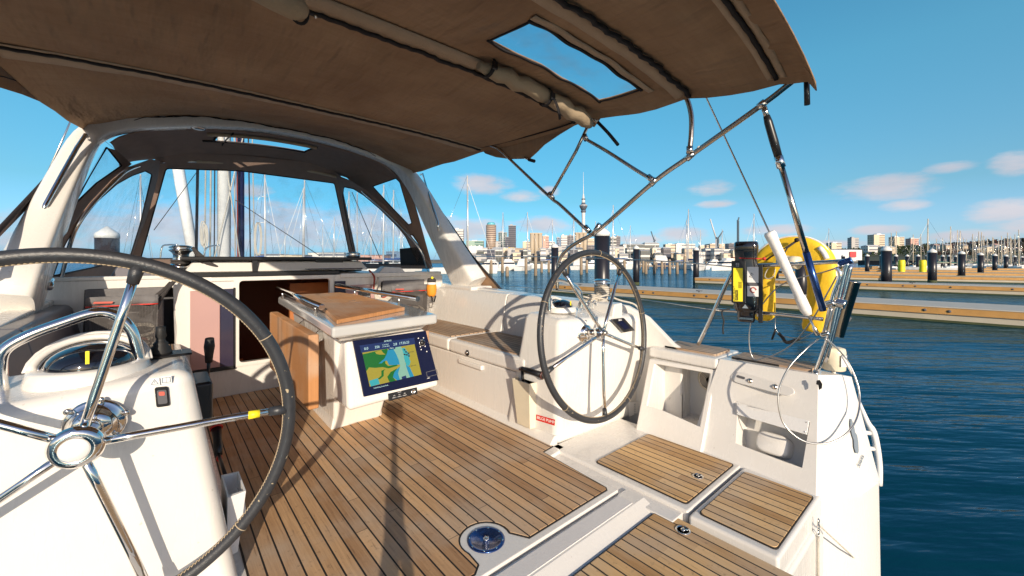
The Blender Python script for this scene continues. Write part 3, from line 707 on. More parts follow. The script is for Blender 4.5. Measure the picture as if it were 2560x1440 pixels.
obj('hatch_seam', M().box((.60, 4.10, 1.0), (.64, 4.165, 1.10)), 'black_plastic', hg)
obj('hatch_lip', M().box((.30, 3.985, .925), (1.25, 4.03, .962)), 'gelcoat', hg, .012)
part('sliding_hatch', M().box((1.02, 4.02, 1.012), (1.52, 4.6, 1.022)), 'glass_dark' if 'glass_dark' in MT else 'smoked_acrylic', .002)
part('rope_clutch', M().hexa([(-.28, 4.12, .96), (.02, 4.12, .97), (.02, 4.3, .97), (-.28, 4.3, .96)], [(-.24, 4.14, 1.05), (-.01, 4.14, 1.055), (-.03, 4.28, 1.055), (-.24, 4.28, 1.05)]), 'shade_and_clutch_grey', .012)
part('rope_clutch', M().hexa([(1.70, 4.06, .96), (2.02, 4.06, .95), (2.02, 4.25, .95), (1.7, 4.25, .96)], [(1.78, 4.10, 1.03), (1.97, 4.10, 1.02), (1.97, 4.22, 1.02), (1.78, 4.22, 1.03)]), 'gelcoat_cool', .012)
part('rope_clutch', M().box((1.12, 4.15, 1.02), (1.38, 4.4, 1.12)), 'black_plastic', .01)
def winch(c, r, h, ropes, parent=yacht, low=True):
    c = V(c); m = M()
    m.lathe(c, [(r * 1.12, 0), (r * 1.12, h * .10), (r * .95, h * .18), (r * .82, h * .22), (r * .72, h * .30), (r * .68, h * .60), (r * .78, h * .68), (r * .95, h * .74), (r * 1.05, h * .78), (r * 1.02, h * .82), (r * .9, h * .84), (r * 1.05, h * .90), (r * 1.0, h * .95), (r * .6, h), (r * .2, h), (.001, h)], seg=32)
    wn = props(obj('winch', m, 'chrome', parent)); 
    obj('winch_base', M().lathe(c - V((0, 0, .012)), [(r * 1.18, 0), (r * 1.18, .02), (r, .03)], seg=28), 'black_plastic', wn)
    for k in range(ropes):
        mm = M(); z = h * (.26 + k * .085)
        mm.tube([c + V((math.cos(a) * r * .80, math.sin(a) * r * .80, z)) for a in [R(18 * j) for j in range(20)]], r * .11, 8, closed=True)
        obj('rope_turn', mm, 'rope_dark' if low else 'rope', wn)
    return wn
winch((.13, 4.28, 1.03), .075, .19, 2)
winch((1.50, 4.22, 1.00), .068, .18, 0)
wS = winch((2.56, 1.90, .79), .062, .165, 5, low=False)
# rope heap round the starboard winch and its cleats
m = M()
for k in range(7):
    cx, cy = 2.42 + random.uniform(-.05, .12), 1.86 + random.uniform(-.05, .05); rr = random.uniform(.05, .10)
    m.tube([V((cx + math.cos(a) * rr, cy + math.sin(a) * rr * .55, .80 + k * .006 + .006 * math.sin(3 * a + k))) for a in [R(15 * j) for j in range(24)]], .007, 7, closed=True)
solo('rope_coil', m, 'rope', 'speckled grey rope piled beside the chrome winch on the far pedestal', 'rope')
part('rope_tail', M().tube(smooth_path([(2.60, 1.85, .82), (2.66, 1.80, .79), (2.75, 1.74, .76), (2.80, 1.72, .70)], 6), .0075, 8), 'rope')
m = M()
for x_, y_ in ((2.16, 1.78), (2.22, 1.76), (2.30, 1.77)):
    m.tube(smooth_path([(x_ - .02, y_, .755), (x_ - .02, y_, .80), (x_, y_, .815), (x_ + .02, y_, .80), (x_ + .02, y_, .755)], 4), .004, 7)
part('rope_guides', m, 'chrome')

# --- compass with guard, on each pedestal
def compass(c, r, faceang):
    c = V(c); cp = part('compass', M().lathe(c, [(r * 1.12, 0), (r * 1.12, r * .1), (r * 1.06, r * .34), (r * .97, r * .38), (.001, r * .38)], seg=40), 'gelcoat', 0)
    ft = V((math.sin(faceang), -math.cos(faceang), 0)); sd = V((ft.y, -ft.x, 0)); up = V((0, 0, 1))
    tilt = (up * .62 - ft * .66); o = c + up * r * .34
    rows = []
    for i in range(13):
        th = math.pi * i / 12; row = []
        for j in range(7):
            ph = (math.pi * .5) * j / 6
            rad = r * 1.02
            row.append(o + sd * math.cos(th) * rad * math.cos(ph * .0) + (tilt * math.sin(th) * rad) * math.cos(ph * .55) - ft * (math.sin(ph) * rad * .75 * math.sin(th)))
        rows.append(row)
    m = M(); m.grid(rows); h_ = obj('compass_hood', m, 'gelcoat', cp); md = h_.modifiers.new('s', 'SOLIDIFY'); md.thickness = r * .1; md.offset = 1
    m = M(); m.tube([o + sd * math.cos(R(a)) * r * .98 + tilt * math.sin(R(a)) * r * .98 + ft * .004 for a in range(0, 181, 9)], r * .085, 10); obj('hood_rim', m, 'gelcoat', cp)
    m = M(); m.ball(o + ft * r * .06 + up * r * .05, r * .80, 1, 1, .62, 28, 16); obj('compass_dome', m, 'dome_glass', cp)
    m = M(); m.tube([o + sd * math.cos(R(a)) * r * .86 + tilt * math.sin(R(a)) * r * .80 + ft * .01 for a in range(0, 181, 9)], r * .03, 8); obj('dome_ring', m, 'steel', cp)
    b = o + ft * r * .80 + up * r * .10
    obj('lubber_mark', M().box(b + V((-.004, -.003, 0)), b + V((.004, .001, r * .38))), 'yellow', cp)
    return cp
compass((-.158, 1.785, .735), .125, R(0)); compass((1.985, 1.80, .762), .090, R(10))
g1 = smooth_path([P(*p_, y=1.78) for p_ in ((12, 1018), (0, 940), (8, 880), (70, 840), (160, 806), (240, 782), (290, 790), (328, 825), (343, 870), (352, 915))], 6)
gg = part('guard_rail', M().tube(g1, .0155, 14), 'chrome')
obj('foot', M().lathe(P(14, 1022, y=1.78) - V((0, 0, .006)), [(.033, 0), (.033, .006), (.018, .014)], seg=20), 'chrome', gg)
g2 = smooth_path([P(*p_, y=1.76) for p_ in ((1373, 782), (1372, 730), (1380, 705), (1395, 699), (1420, 706), (1446, 725), (1453, 745), (1453, 770))], 6)
part('guard_rail', M().tube(g2, .0145, 12), 'chrome')
# engine throttle, bow-thruster joystick, switch and warning stickers on the near pedestal
tx = .14
th = part('throttle', M().box((tx - .05, 1.82, .50), (tx + .006, 2.02, .66)), 'black_plastic', .012)
g = [P(*p_, x=tx + .03) for p_ in ((508, 1008), (512, 985), (520, 940), (522, 905), (523, 880), (524, 846))]
obj('throttle_lever', M().tube(g[:4], [.013, .010, .009, .013], 12, flat=.6), 'black_plastic', th)
obj('throttle_grip', M().tube([g[3], g[3].lerp(g[5], .3), g[4].lerp(g[5], .4), g[5]], [.014, .0165, .021, .017], 14, flat=.75), 'black_rubber', th)
obj('neutral_button', M().lathe(g[0] + V((.01, -.005, .005)), [(.008, 0), (.008, .03), (.001, .031)], axis=(1, 0, 0), seg=12), 'red', th)
jc = V((.002, 1.88, .768))
js = part('joystick', M().lathe(jc, [(.032, 0), (.032, .012), (.026, .02), (.028, .026), (.020, .034), (.022, .04), (.014, .048), (.012, .058), (.016, .066), (.013, .085), (.014, .098), (.001, .10)], seg=20), 'black_rubber')
obj('joystick_plate', M().box(jc + V((-.07, -.05, -.004)), jc + V((.085, .05, .004))), 'black_plastic', js, .004)
fo, fn = plane3((.208, 1.62, -.02), (-.75, 1.60, -.02), (.075, 1.60, .765))
if fn.y > 0: fn = -fn
def fp(px, py, e=0): return P(px, py, pl=(fo, fn)) + fn * e
m = M().prism(rounded([fp(386, 968), fp(420, 965), fp(425, 1013), fp(391, 1018)], .006, 3), fn * .006)
sw = part('anchor_switch', m, 'black_plastic', .002)
obj('rocker', M().prism(rounded([fp(392, 974, .006), fp(416, 972, .006), (fp(419, 1006, .006)), fp(395, 1009, .006)], .004, 2), fn * .005), 'pocket_grey', sw, .001)
obj('rocker_lamp', M().prism(rounded([fp(396, 977, .0112), fp(411, 976, .0112), fp(412, 986, .0112), fp(397, 987, .0112)], .003, 2), fn * .001), 'red_soft', sw)
stk = part('warning_sticker', M().prism([fp(374, 946, .004), fp(398, 943, .004), fp(400, 961, .004), fp(376, 964, .004)], fn * .0006), 'label_white', label='sticker with a warning triangle')
tri = [fp(376.5, 961, .0052), fp(397, 959, .0052), fp(386, 946.5, .0052)]; ct = (tri[0] + tri[1] + tri[2]) / 3
obj('triangle', M().holed(tri, [[p_.lerp(ct, .30) for p_ in tri]], .0004), 'logo_grey', stk)
text('!', .014, fp(386.7, 956.3, .0052), (1, 0, .02), (0, 0, 1), 'logo_grey', stk, 'mark', .0002)
stk = part('manual_sticker', M().prism([fp(401, 941, .004), fp(428, 938, .004), fp(430, 956, .004), fp(403, 960, .004)], fn * .0006), 'label_white', label='sticker with an open book symbol')
bk = [fp(404, 944, .0052), fp(426, 941, .0052), fp(427, 954, .0052), fp(405, 957, .0052)]; ct = sum(bk, V((0, 0, 0))) / 4
obj('book', M().holed(bk, [[p_.lerp(ct, .22) for p_ in bk]], .0004).tube([fp(415, 943, .0054), fp(416, 955.5, .0054)], .0004, 5), 'logo_grey', stk)
# pockets for winch handles
def hpocket(x, y0, y1, z0, z1, sgn, mt):
    m = M(); t = .045 * sgn
    m.hexa([(x, y0 + .02, z0), (x + t * .6, y0 + .03, z0), (x + t * .6, y1 - .03, z0), (x, y1 - .02, z0)], [(x, y0, z1), (x + t, y0 + .01, z1), (x + t, y1 - .01, z1), (x, y1, z1)])
    c_ = M(); c_.box((min(x, x + t) + .006, y0 + .02, z1 - .06), (max(x, x + t) - .006, y1 - .02, z1 + .05))
    return part('handle_pocket', carve(m, [c_]), mt, .008, 3)
hpocket(.178, 1.72, 1.92, .05, .27, 1.25, 'white_plastic')
m = M(); m.lathe((.226, 1.80, .09), [(.001, 0), (.014, .02), (.018, .07), (.012, .13), (.001, .15)], axis=(0, .05, 1), seg=16); part('pocket_rib', m, 'white_plastic')
hpocket(1.775, 1.80, 1.98, .05, .34, -1.5, 'ivory_plastic')
part('pump_plate', M().prism(rounded([(1.790, 1.68, .15), (1.790, 1.80, .15), (1.790, 1.80, .30), (1.790, 1.68, .30)], .03), (-.01, 0, 0)), 'ivory_plastic', .003)
def winch_handle(base, d1, d2, label, grp='winch handles in their pockets', red='red'):
    base = V(base); d1 = V(d1); d2 = V(d2)
    w_ = thing('winch_handle', label, 'winch handle', base, grp)
    obj('arm', M().tube([base, base + d1], .011, 10, flat=.6), 'black_plastic', w_)
    a = base + d1
    obj('grip', M().tube([a, a + d2 * .3, a + d2 * .6, a + d2], [.014, .018, .017, .021], 14), 'black_plastic', w_)
    obj('grip_end', M().lathe(a + d2, [(.026, 0), (.027, .006), (.019, .009), (.018, .009)], axis=d2, seg=22), red, w_); obj('grip_knob', M().lathe(a + d2 * 1.0, [(.018, .006), (.019, .014), (.001, .018)], axis=d2, seg=18), 'black_rubber', w_)
    obj('lock_button', M().lathe(a - d2.normalized() * .014, [(.012, 0), (.011, .014)], axis=-d1, seg=14), red, w_)
_b = P(566, 1196, x=.205); _e = P(547, 1137, x=.20); _g = P(541, 1072, x=.20)
winch_handle(_b, _e - _b, _g - _e, 'black and red winch handle in the white pocket on the near pedestal')
winch_handle((1.745, 1.90, .28), (-.005, .01, .13), (.02, -.16, -.012), 'dark winch handle lying out of the cream pocket on the far pedestal', red='handle_brown')
# bilge pump sign, certificate plate, wind display
io, inn = plane3((1.79, 1.655, -.02), (1.745, 2.1, -.02), (1.76, 1.60, .75))
if inn.x > 0: inn = -inn
def ip(px, py, e=0): return P(px, py, pl=(io, inn)) + inn * e
sg = part('bilge_pump_sign', M().prism([ip(1341, 1036, .001), ip(1388, 1049, .001), ip(1387, 1064, .001), ip(1341, 1050, .001)], inn * .001), 'red')
a_, b_ = ip(1343, 1043, 0), ip(1386, 1056, 0)
text('BILGE PUMP', .0255, ip(1364.5, 1049.5, .0025), b_ - a_, V((0, 0, 1)), 'white_plastic', sg, 'lettering', .0004)
ao, an = plane3((1.79, 1.655, -.02), (2.62, 1.62, -.02), (1.76, 1.60, .75))
if an.y > 0: an = -an
def ap(px, py, e=0): return P(px, py, pl=(ao, an)) + an * e
pl_ = part('maker_plate', M().prism([ap(1569, 1006, .006), ap(1602, 1001, .006), ap(1603, 1026, .006), ap(1571, 1041, .006)], an * .001), 'label_white')
for k in range(6):
    text('lllll llll', .010, ap(1585, 1010 + k * 4.5, .0075), (1, .02, -.05), (0, 0, 1), 'logo_grey', pl_, 'print', .0002)
wdp = part('wind_display', M().prism(rounded([ap(1526, 798, .001), ap(1556, 794, .001), ap(1584, 825, .001), ap(1556, 830, .001)], .006, 3), an * .012), 'black_plastic', .003)
obj('display_glass', M().prism([ap(1538, 804, .0135), ap(1553, 801, .0135), ap(1572, 819, .0135), ap(1557, 823, .0135)], an * .001), 'screen_navy', wdp)
text('B&G', .018, ap(1546, 799, .014), ap(1556, 797) - ap(1538, 800), (0, 0, 1), 'label_white', wdp, 'lettering', .0004)
m = M()
for k in range(5): m.lathe(ap(1559 + k * 5.4, 826.5 - k * 1.0, .014), [(.003, 0), (.002, .001)], axis=an, seg=8)
obj('buttons', m, 'steel', wdp)

# ================================================================ arch
def loft(secs, m=None, n=16, pw=.45):
    """secs: (centre, vector a, vector b) super-ellipse sections"""
    m = m or M(); rows = []
    for c, a, b in secs:
        c, a, b = V(c), V(a), V(b)
        rows.append([c + a * math.copysign(abs(math.cos(t)) ** pw, math.cos(t)) + b * math.copysign(abs(math.sin(t)) ** pw, math.sin(t)) for t in [2 * math.pi * k / n for k in range(n + 1)]])
    m.grid(rows); k = len(m.v)
    m.f.append(tuple(range(k - n - 1, k - 1))); m.sm.append(False); m.f.append(tuple(range(k - len(rows) * (n + 1), k - len(rows) * (n + 1) + n))); m.sm.append(False)
    return m
apts = [(-.63, 3.50, .80, .20, .10), (-.56, 3.85, 1.25, .165, .085), (-.49, 4.18, 1.68, .125, .075), (-.43, 4.42, 1.98, .095, .07), (-.36, 4.51, 2.105, .085, .065), (-.24, 4.56, 2.19, .08, .058), (-.02, 4.60, 2.27, .08, .052),
        (.35, 4.63, 2.36, .08, .05), (.75, 4.65, 2.42, .08, .05), (1.15, 4.65, 2.425, .08, .05), (1.55, 4.62, 2.385, .08, .052), (1.85, 4.58, 2.325, .08, .058), (2.03, 4.53, 2.26, .08, .062), (2.15, 4.44, 2.16, .085, .066),
        (2.24, 4.25, 1.92, .10, .07), (2.33, 3.98, 1.50, .14, .078), (2.41, 3.72, 1.12, .175, .088), (2.48, 3.50, .80, .21, .10)]
apts = [tuple(q) for q in apts]
secs = []
sp3 = smooth_path([q[:3] for q in apts], 3)
for i, c in enumerate(sp3):
    j = min(i // 3, len(apts) - 2); t = (i - j * 3) / 3; wa = apts[j][3] * (1 - t) + apts[j + 1][3] * t; wb = apts[j][4] * (1 - t) + apts[j + 1][4] * t
    d = (sp3[min(i + 1, len(sp3) - 1)] - sp3[max(i - 1, 0)]).normalized()
    a = V((0, 1, 0)); a = (a - d * a.dot(d)).normalized(); b = d.cross(a)
    secs.append((c, a * wa, b * wb))
arch = part('arch', loft(secs, n=28, pw=.30), 'gelcoat')
obj('arch_foot', M().box((2.33, 3.30, .78), (2.60, 3.80, .835)), 'gelcoat', arch, .02, 3)
for pts in ([(217, 343), (196, 375), (160, 440), (120, 515), (107, 540)], [(1049, 437), (1056, 462), (1072, 515), (1086, 560), (1094, 577)]):
    left = pts[0][0] < 600
    pl = plane3(*(((-.66, 3.35, .8), (-.40, 4.38, 2.10), (-.50, 3.2, .8)) if left else ((2.42, 3.30, .8), (2.12, 4.34, 2.16), (2.2, 3.2, .8))))
    q = [P(*p_, pl=pl) for p_ in pts]; ndir = V((.0 if left else 0, -.075, 0))
    hr = obj('handrail', M().tube([q[0] + ndir * .2] + [p_ + ndir for p_ in q[:-1]] + [q[-1] + ndir * .2], .013 if left else .011, 12), 'chrome', arch)
for p_ in ((495, 319), (905, 379)):
    o = P(*p_, y=4.60); obj('arch_light', M().lathe(o, [(.04, 0), (.038, .012), (.02, .018), (.001, .018)], axis=(0, -.3, -1), seg=18, sq=(1.5, .7)), 'chrome', arch)

# ================================================================ bimini
BR = [(4.62, 2.42, 2.12, -.38, 2.17), (4.50, 2.415, 2.14, -.40, 2.19), (3.0, 2.155, 2.115, -.60, 2.21), (1.75, 2.185, 2.075, -.52, 2.20), (1.06, 2.115, 2.02, -.46, 2.19), (.62, 2.115, 1.955, -.42, 2.19), (.505, 2.10, 1.93, -.42, 2.19)]
def zb(x, y):
    for i in range(len(BR) - 1):
        a, b = BR[i], BR[i + 1]
        if y >= b[0] or i == len(BR) - 2:
            t = (a[0] - y) / (a[0] - b[0]); break
    q = [a[k] * (1 - t) + b[k] * t for k in range(5)]
    sag = -.022 * math.sin(math.pi * max(0, min(1, t))) if (a[0] - b[0]) > .3 else 0
    s_ = abs((x - .905) / ((q[4] - q[3]) / 2))
    s_ = min(s_, 1.05)
    wr = (.006 * math.sin(x * 17 + y * 9) + .004 * math.sin(x * 31 - y * 6)) * math.sin(math.pi * max(0, min(1, t)))
    return q[1] - (q[1] - q[2]) * s_ ** 3 + sag + wr
def xr(y):
    for i in range(len(BR) - 1):
        a, b = BR[i], BR[i + 1]
        if y >= b[0] or i == len(BR) - 2: t = (a[0] - y) / (a[0] - b[0]); return a[3] * (1 - t) + b[3] * t, a[4] * (1 - t) + b[4] * t
bim = thing('bimini', 'brown canvas sun canopy stretched over the cockpit on steel hoops', 'canopy', (.9, 2.2, 2.0))
ys = [4.62, 4.50] + [4.50 - 1.50 * k / 7 for k in range(1, 8)] + [3 - 1.25 * k / 7 for k in range(1, 8)] + [1.62, 1.52, 1.44, 1.36, 1.25, 1.15, 1.06, .95, .84, .73, .62, .56, .505, .475]
wx = [1.19, 2.02]
rows = []
for y in ys:
    x0, x1 = xr(max(y, .505)); xs = [x0 + (wx[0] - x0) * k / 8 for k in range(8)] + [wx[0] + (wx[1] - wx[0]) * k / 5 for k in range(5)] + [wx[1], (wx[1] + x1) / 2, x1]
    drop = .0 if y > .48 else -.05
    row = [V((x, y, zb(x, max(y, .505)) + drop)) for x in xs]
    row = [row[0] + V((-.02, 0, -.045))] + row + [row[-1] + V((.015, 0, -.035))]
    rows.append(row)
iy0, iy1 = ys.index(1.52), ys.index(1.25)
m = M(); m.grid(rows, skip=lambda i, j: iy0 <= i < iy1 and 9 <= j < 14)
cv = obj('canopy', m, 'canvas', bim, clean=False)
md = cv.modifiers.new('s', 'SOLIDIFY'); md.thickness = .006; md.offset = 1
wrow = [[V((x, y, zb(x, y) - .004)) for x in [1.17 + .875 * k / 6 for k in range(7)]] for y in [1.54 - .31 * k / 4 for k in range(5)]]
m = M(); m.grid(wrow); obj('window', m, 'bimini_film', bim)
def strip(y0, y1, off, mt, name, xa=None, xb=None, wav=0, th=.004, amp=60):
    rws = []
    for y in (y0, (y0 + y1) / 2, y1):
        a, b = xr(y); a = a - .01 if xa is None else xa; b = b + .005 if xb is None else xb
        rws.append([V((x, y + wav * math.sin(x * amp) * 1.0 + wav * .7 * math.sin(x * 23), zb(x, y) - off)) for x in [a + (b - a) * k / 90 for k in range(91)]])
    m = M(); m.grid(rws); o = obj(name, m, mt, bim); md = o.modifiers.new('s', 'SOLIDIFY'); md.thickness = th; md.offset = 0
strip(3.0, 3.13, .012, 'canvas_sleeve', 'sleeve'); strip(2.955, 2.99, .010, 'canvas_sleeve', 'sleeve'); strip(2.986, 3.008, .016, 'binding', 'zip', wav=.005, th=.014, amp=70)
strip(1.75, 1.86, .014, 'canvas_sleeve', 'sleeve', xb=1.32); strip(1.855, 1.876, .020, 'binding', 'zip', wav=.005, th=.013, amp=80)
strip(1.06, 1.125, .020, 'canvas_sleeve', 'sleeve'); strip(1.033, 1.054, .026, 'binding', 'zip', wav=.006, th=.014, amp=70)
strip(.62, .638, .012, 'binding', 'zip', wav=.0015, th=.01); strip(.585, .618, .008, 'canvas_sleeve', 'sleeve', th=.003); strip(.636, .665, .008, 'canvas_sleeve', 'sleeve', th=.003)
strip(1.235, 1.25, .010, 'binding', 'window_piping', 1.17, 2.04, th=.008); strip(1.52, 1.535, .010, 'binding', 'window_piping', 1.17, 2.04, th=.008); strip(1.19, 1.225, .012, 'canvas_sleeve', 'sleeve', 1.16, 2.08, th=.004)
for xx in (1.18, 2.03):
    obj('window_piping', M().tube([(xx, y, zb(xx, y) - .008) for y in (1.53, 1.45, 1.38, 1.3, 1.24)], .006, 8), 'binding', bim)
m = M()
for y, d_ in ((4.53, 1), ):
    m.tube([(x, y - .01, zb(x, y) - .012 - .003 * math.sin(x * 60)) for x in [-.38 + 2.55 * k / 120 for k in range(121)]], .005, 6)
    m.tube([(x, y - .03, zb(x, y) - .022 + .003 * math.sin(x * 47)) for x in [-.38 + 2.55 * k / 120 for k in range(121)]], .003, 6)
obj('front_cord', m, 'binding', bim)
# side flaps
def flap(pts, pl, th=.006, mt='canvas', name='side_flap', parent=None):
    q = [P(*p_, pl=pl) for p_ in pts]; m = M().holed(q, [], th); return obj(name, m, mt, parent or bim)
plS = ((V((2.225, 0, 0))), V((1, 0, 0)))
flap([(1198, 352), (1200, 366), (1214, 384), (1240, 393), (1275, 398), (1325, 397), (1343, 381), (1362, 362), (1400, 336), (1440, 312), (1478, 296), (1486, 272), (1440, 290), (1330, 325)], plS)
obj('flap_seam', M().tube([P(*p_, x=2.20) for p_ in ((1205, 368), (1245, 360), (1330, 338), (1400, 318), (1450, 300))], .006, 6), 'binding', bim)
flap([(1003, 385), (1018, 411), (1035, 416), (1062, 415), (1088, 402), (1096, 388), (1097, 360), (1050, 345)], ((V((2.22, 0, 0))), V((1, 0, 0))))
obj('flap_seam', M().tube([P(*p_, x=2.20) for p_ in ((1012, 408), (1040, 402), (1075, 392), (1095, 384))], .009, 6), 'canvas_sleeve', bim)
obj('flap_seam', M().tube([P(*p_, x=2.20) for p_ in ((1024, 414), (1050, 410), (1080, 398), (1096, 388))], .006, 6), 'binding', bim)
plP = plane3((-.64, 3.0, 2.0), (-.41, 4.5, 2.2), (-.64, 3.0, 1.0))
flap([(-300, 40), (-300, 190), (-80, 205), (0, 219), (55, 236), (110, 258), (170, 277), (232, 288), (245, 278), (150, 215), (0, 138), (-150, 60)], plP)
obj('flap_seam', M().tube([P(*p_, pl=plP) + V((.012, 0, 0)) for p_ in ((-150, 40), (0, 136), (70, 175), (150, 225), (240, 280))], .016, 8), 'binding', bim)
obj('flap_seam', M().tube([P(*p_, pl=plP) + V((.012, 0, 0)) for p_ in ((-150, 170), (0, 190), (100, 222), (180, 258), (240, 284))], .003, 6), 'binding', bim)
flap([(1448, 306), (1486, 318), (1498, 302), (1508, 285), (1476, 280)], ((V((2.23, 0, 0))), V((1, 0, 0))))
flap([(1690, 226), (1700, 236), (1716, 244), (1724, 236), (1724, 222)], ((V((2.21, 0, 0))), V((1, 0, 0))), mt='canvas_tan')
# rolled blind with its straps, pouch, D-ring
b0, b1 = V((1.27, 1.735, zb(1.27, 1.735) - .055)), V((2.17, 1.70, 2.005))
pth = [b0.lerp(b1, k / 14) + V((0, .008 * math.sin(k * 1.9), .010 * math.sin(k * 2.7) + .03 * math.sin(math.pi * k / 14))) for k in range(15)]
rb = obj('rolled_blind', M().tube(pth, [.020, .034, .042, .046, .043, .047, .044, .048, .040, .046, .050, .047, .050, .046, .030], 14), 'canvas_tan', bim)
for k in (1, 7.6):
    c_ = b0.lerp(b1, k / 14) + V((0, 0, .02)); ax = (b1 - b0).normalized(); u_ = V((0, 1, 0)); w_ = ax.cross(u_)
    obj('strap', M().tube([c_ + (u_ * math.cos(a) + w_ * math.sin(a)) * .053 for a in [R(20 * j) for j in range(18)]], .012, 6, closed=True, flat=.3, up=ax), 'binding', rb)
    obj('buckle', M().box(c_ + V((-.016, -.064, -.03)), c_ + V((.016, -.05, .012))), 'black_plastic', rb, .003)
obj('strap_tail', M().tube([b0.lerp(b1, .56) + V((0, -.055, .0)), b0.lerp(b1, .57) + V((.01, -.07, -.06)), b0.lerp(b1, .585) + V((.02, -.06, -.11))], .014, 6, flat=.25), 'binding', rb)
pu0, pu1 = P(600, -60, z=2.03), P(768, 34, z=2.0)
pu = obj('rolled_blind', M().tube([pu0, pu0.lerp(pu1, .5), pu0.lerp(pu1, .85), pu1], [.05, .05, .045, .018], 14), 'canvas_tan', bim)
obj('strap', M().tube([pu0.lerp(pu1, .88) + V((.03 * math.cos(a), .012, .045 * math.sin(a))) for a in [R(20 * j) for j in range(18)]], .006, 6, closed=True), 'binding', pu)
obj('snap', M().ball(P(789, 42, z=1.99), .006, seg=10, rings=6), 'steel', pu)
dr = P(757, 252, y=3.05); obj('ring_strap', M().box(dr + V((-.016, -.003, -.005)), dr + V((.016, .003, .05))), 'binding', bim)
obj('d_ring', M().tube([dr + V((math.cos(R(a)) * .02, 0, math.sin(R(a)) * .024 - .008)) for a in range(0, 360, 20)], .003, 6, closed=True), 'steel', bim)
# steel frame
X0 = 2.215
def fr(name, pts, r, x=X0, mt='bronze_steel', sm=True, n=5):
    q = [P(*p_, x=x) if len(p_) == 2 else V(p_) for p_ in pts]
    return obj(name, M().tube(smooth_path(q, n) if sm else q, r, 14), mt, bim)
fr('main_hoop', [(2000, 188), (1960, 220), (1905, 262), (1725, 390), (1633, 456), (1500, 572), (1450, 602), (1420, 622), (1400, 646), (1394, 680), (1393, 725)], .0135)
fr('frame_tube', [(1240, 368), (1268, 392), (1372, 490), (1400, 512), (1466, 574)], .012)
fr('frame_tube', [(1178, 352), (1238, 368), (1262, 386)], .012)
fr('frame_tube', [(1476, 302), (1440, 378), (1376, 490)], .0115, sm=False)
fr('frame_tube', [(1463, 347), (1520, 380), (1590, 425), (1632, 450)], .0115)
fr('frame_tube', [(1700, 222), (1718, 250), (1728, 290), (1728, 335), (1724, 378)], .014)
fr('frame_tube', [(1466, 284), (1495, 306)], .012, sm=False)
fr('rubber_end', [(1495, 306), (1520, 332), (1545, 362)], .011, mt='black_rubber')
fr('rubber_end', [(2016, 182), (2018, 262)], .0115, sm=False, mt='black_plastic')
fr('frame_tube', [(1312, 394), (1333, 402)], .011, sm=False)
fr('rubber_end', [(1322, 399), (1336, 403)], .013, sm=False, mt='black_rubber')
for a_, b_ in (((1724, 366), (1724, 384)), ((1461, 338), (1466, 350)), ((1620, 441), (1636, 454)), ((1374, 482), (1382, 497)), ((1463, 566), (1474, 580)), ((1640, 447), (1626, 462)), ((1734, 382), (1716, 398)), ((1896, 268), (1914, 254)), ((1500, 560), (1482, 588))):
    fr('frame_joint', [a_, b_], .018, sm=False, mt='steel')
obj('frame_knob', M().ball(P(1748, 370, x=X0), .012, seg=10, rings=6), 'white_plastic', bim)
# aft strut with its dark grip
q0, q1 = P(1910, 268, x=2.2), P(2062, 792, x=2.46)
st = thing('support_strut', 'steel telescopic strut with black grip propping the canopy above the stern rail', 'strut', q1)
obj('strut_tube', M().tube([q0.lerp(q1, .28), q0.lerp(q1, .70)], .0135, 14), 'bronze_steel', st)
obj('strut_top', M().tube([q0, q0.lerp(q1, .05)], .013, 12), 'steel', st)
obj('strut_grip', M().tube([q0.lerp(q1, .04), q0.lerp(q1, .07), q0.lerp(q1, .16), q0.lerp(q1, .235)], [.014, .018, .019, .017], 14), 'black_plastic', st)
obj('strut_collar', M().tube([q0.lerp(q1, .232), q0.lerp(q1, .285)], .020, 14), 'chrome', st)
obj('strut_wrap', M().tube([q0.lerp(q1, .69), q0.lerp(q1, .97)], .0155, 14), 'blue_wrap', st)

# ================================================================ sprayhood
sh = thing('sprayhood', 'dark brown canvas sprayhood with clear windows ahead of the white arch', 'sprayhood', (.9, 4.3, 1.1))
plF = plane3((-.24, 6.2, 1.12), (2.18, 6.2, 1.12), (.88, 5.5, 2.1))
plR1 = plane3((1.73, 5.5, 2.1), (2.18, 6.2, 1.12), (2.32, 4.2, 1.05)); plL1 = plane3((.03, 5.5, 2.05), (-.24, 6.2, 1.12), (-.52, 4.15, 1.05))
plR2 = plane3((1.95, 5.05, 1.98), (2.32, 4.2, 1.08), (2.16, 4.5, 2.12)); plL2 = plane3((-.03, 5.2, 1.95), (-.52, 4.15, 1.05), (-.36, 4.5, 2.08))
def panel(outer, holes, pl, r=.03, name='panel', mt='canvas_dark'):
    o = [P(*p_, pl=pl) for p_ in outer]; hs = [rounded([P(*p_, pl=pl) for p_ in h], r, 3) for h in holes]
    nn = pl[1].normalized(); 
    if nn.y < 0: nn = -nn
    a = obj(name, M().holed(o, hs, .004), mt, sh)
    for h in hs:
        g_ = [p_ + nn * .010 for p_ in h]; c_ = sum(g_, V((0, 0, 0))) / len(g_)
        w_ = obj('window', M().holed([c_ + (p_ - c_) * 1.03 for p_ in g_], [], .001), 'window_film', sh)
        obj('window_binding', M().tube([p_ - nn * .002 for p_ in h], .006, 6, closed=True), 'binding', w_)
    return a
panel([(388, 390), (470, 384), (600, 388), (740, 402), (850, 424), (856, 470), (898, 668), (315, 668), (385, 450)], [[(415, 421), (600, 427), (836, 458), (876, 646), (352, 646)]], plF)
panel([(842, 438), (878, 452), (912, 474), (960, 513), (1012, 568), (1050, 622), (1080, 672), (896, 672), (848, 470)], [[(860, 467), (884, 472), (910, 488), (950, 522), (996, 568), (1015, 592), (1046, 660), (892, 660), (876, 600), (857, 490)]], plR1)
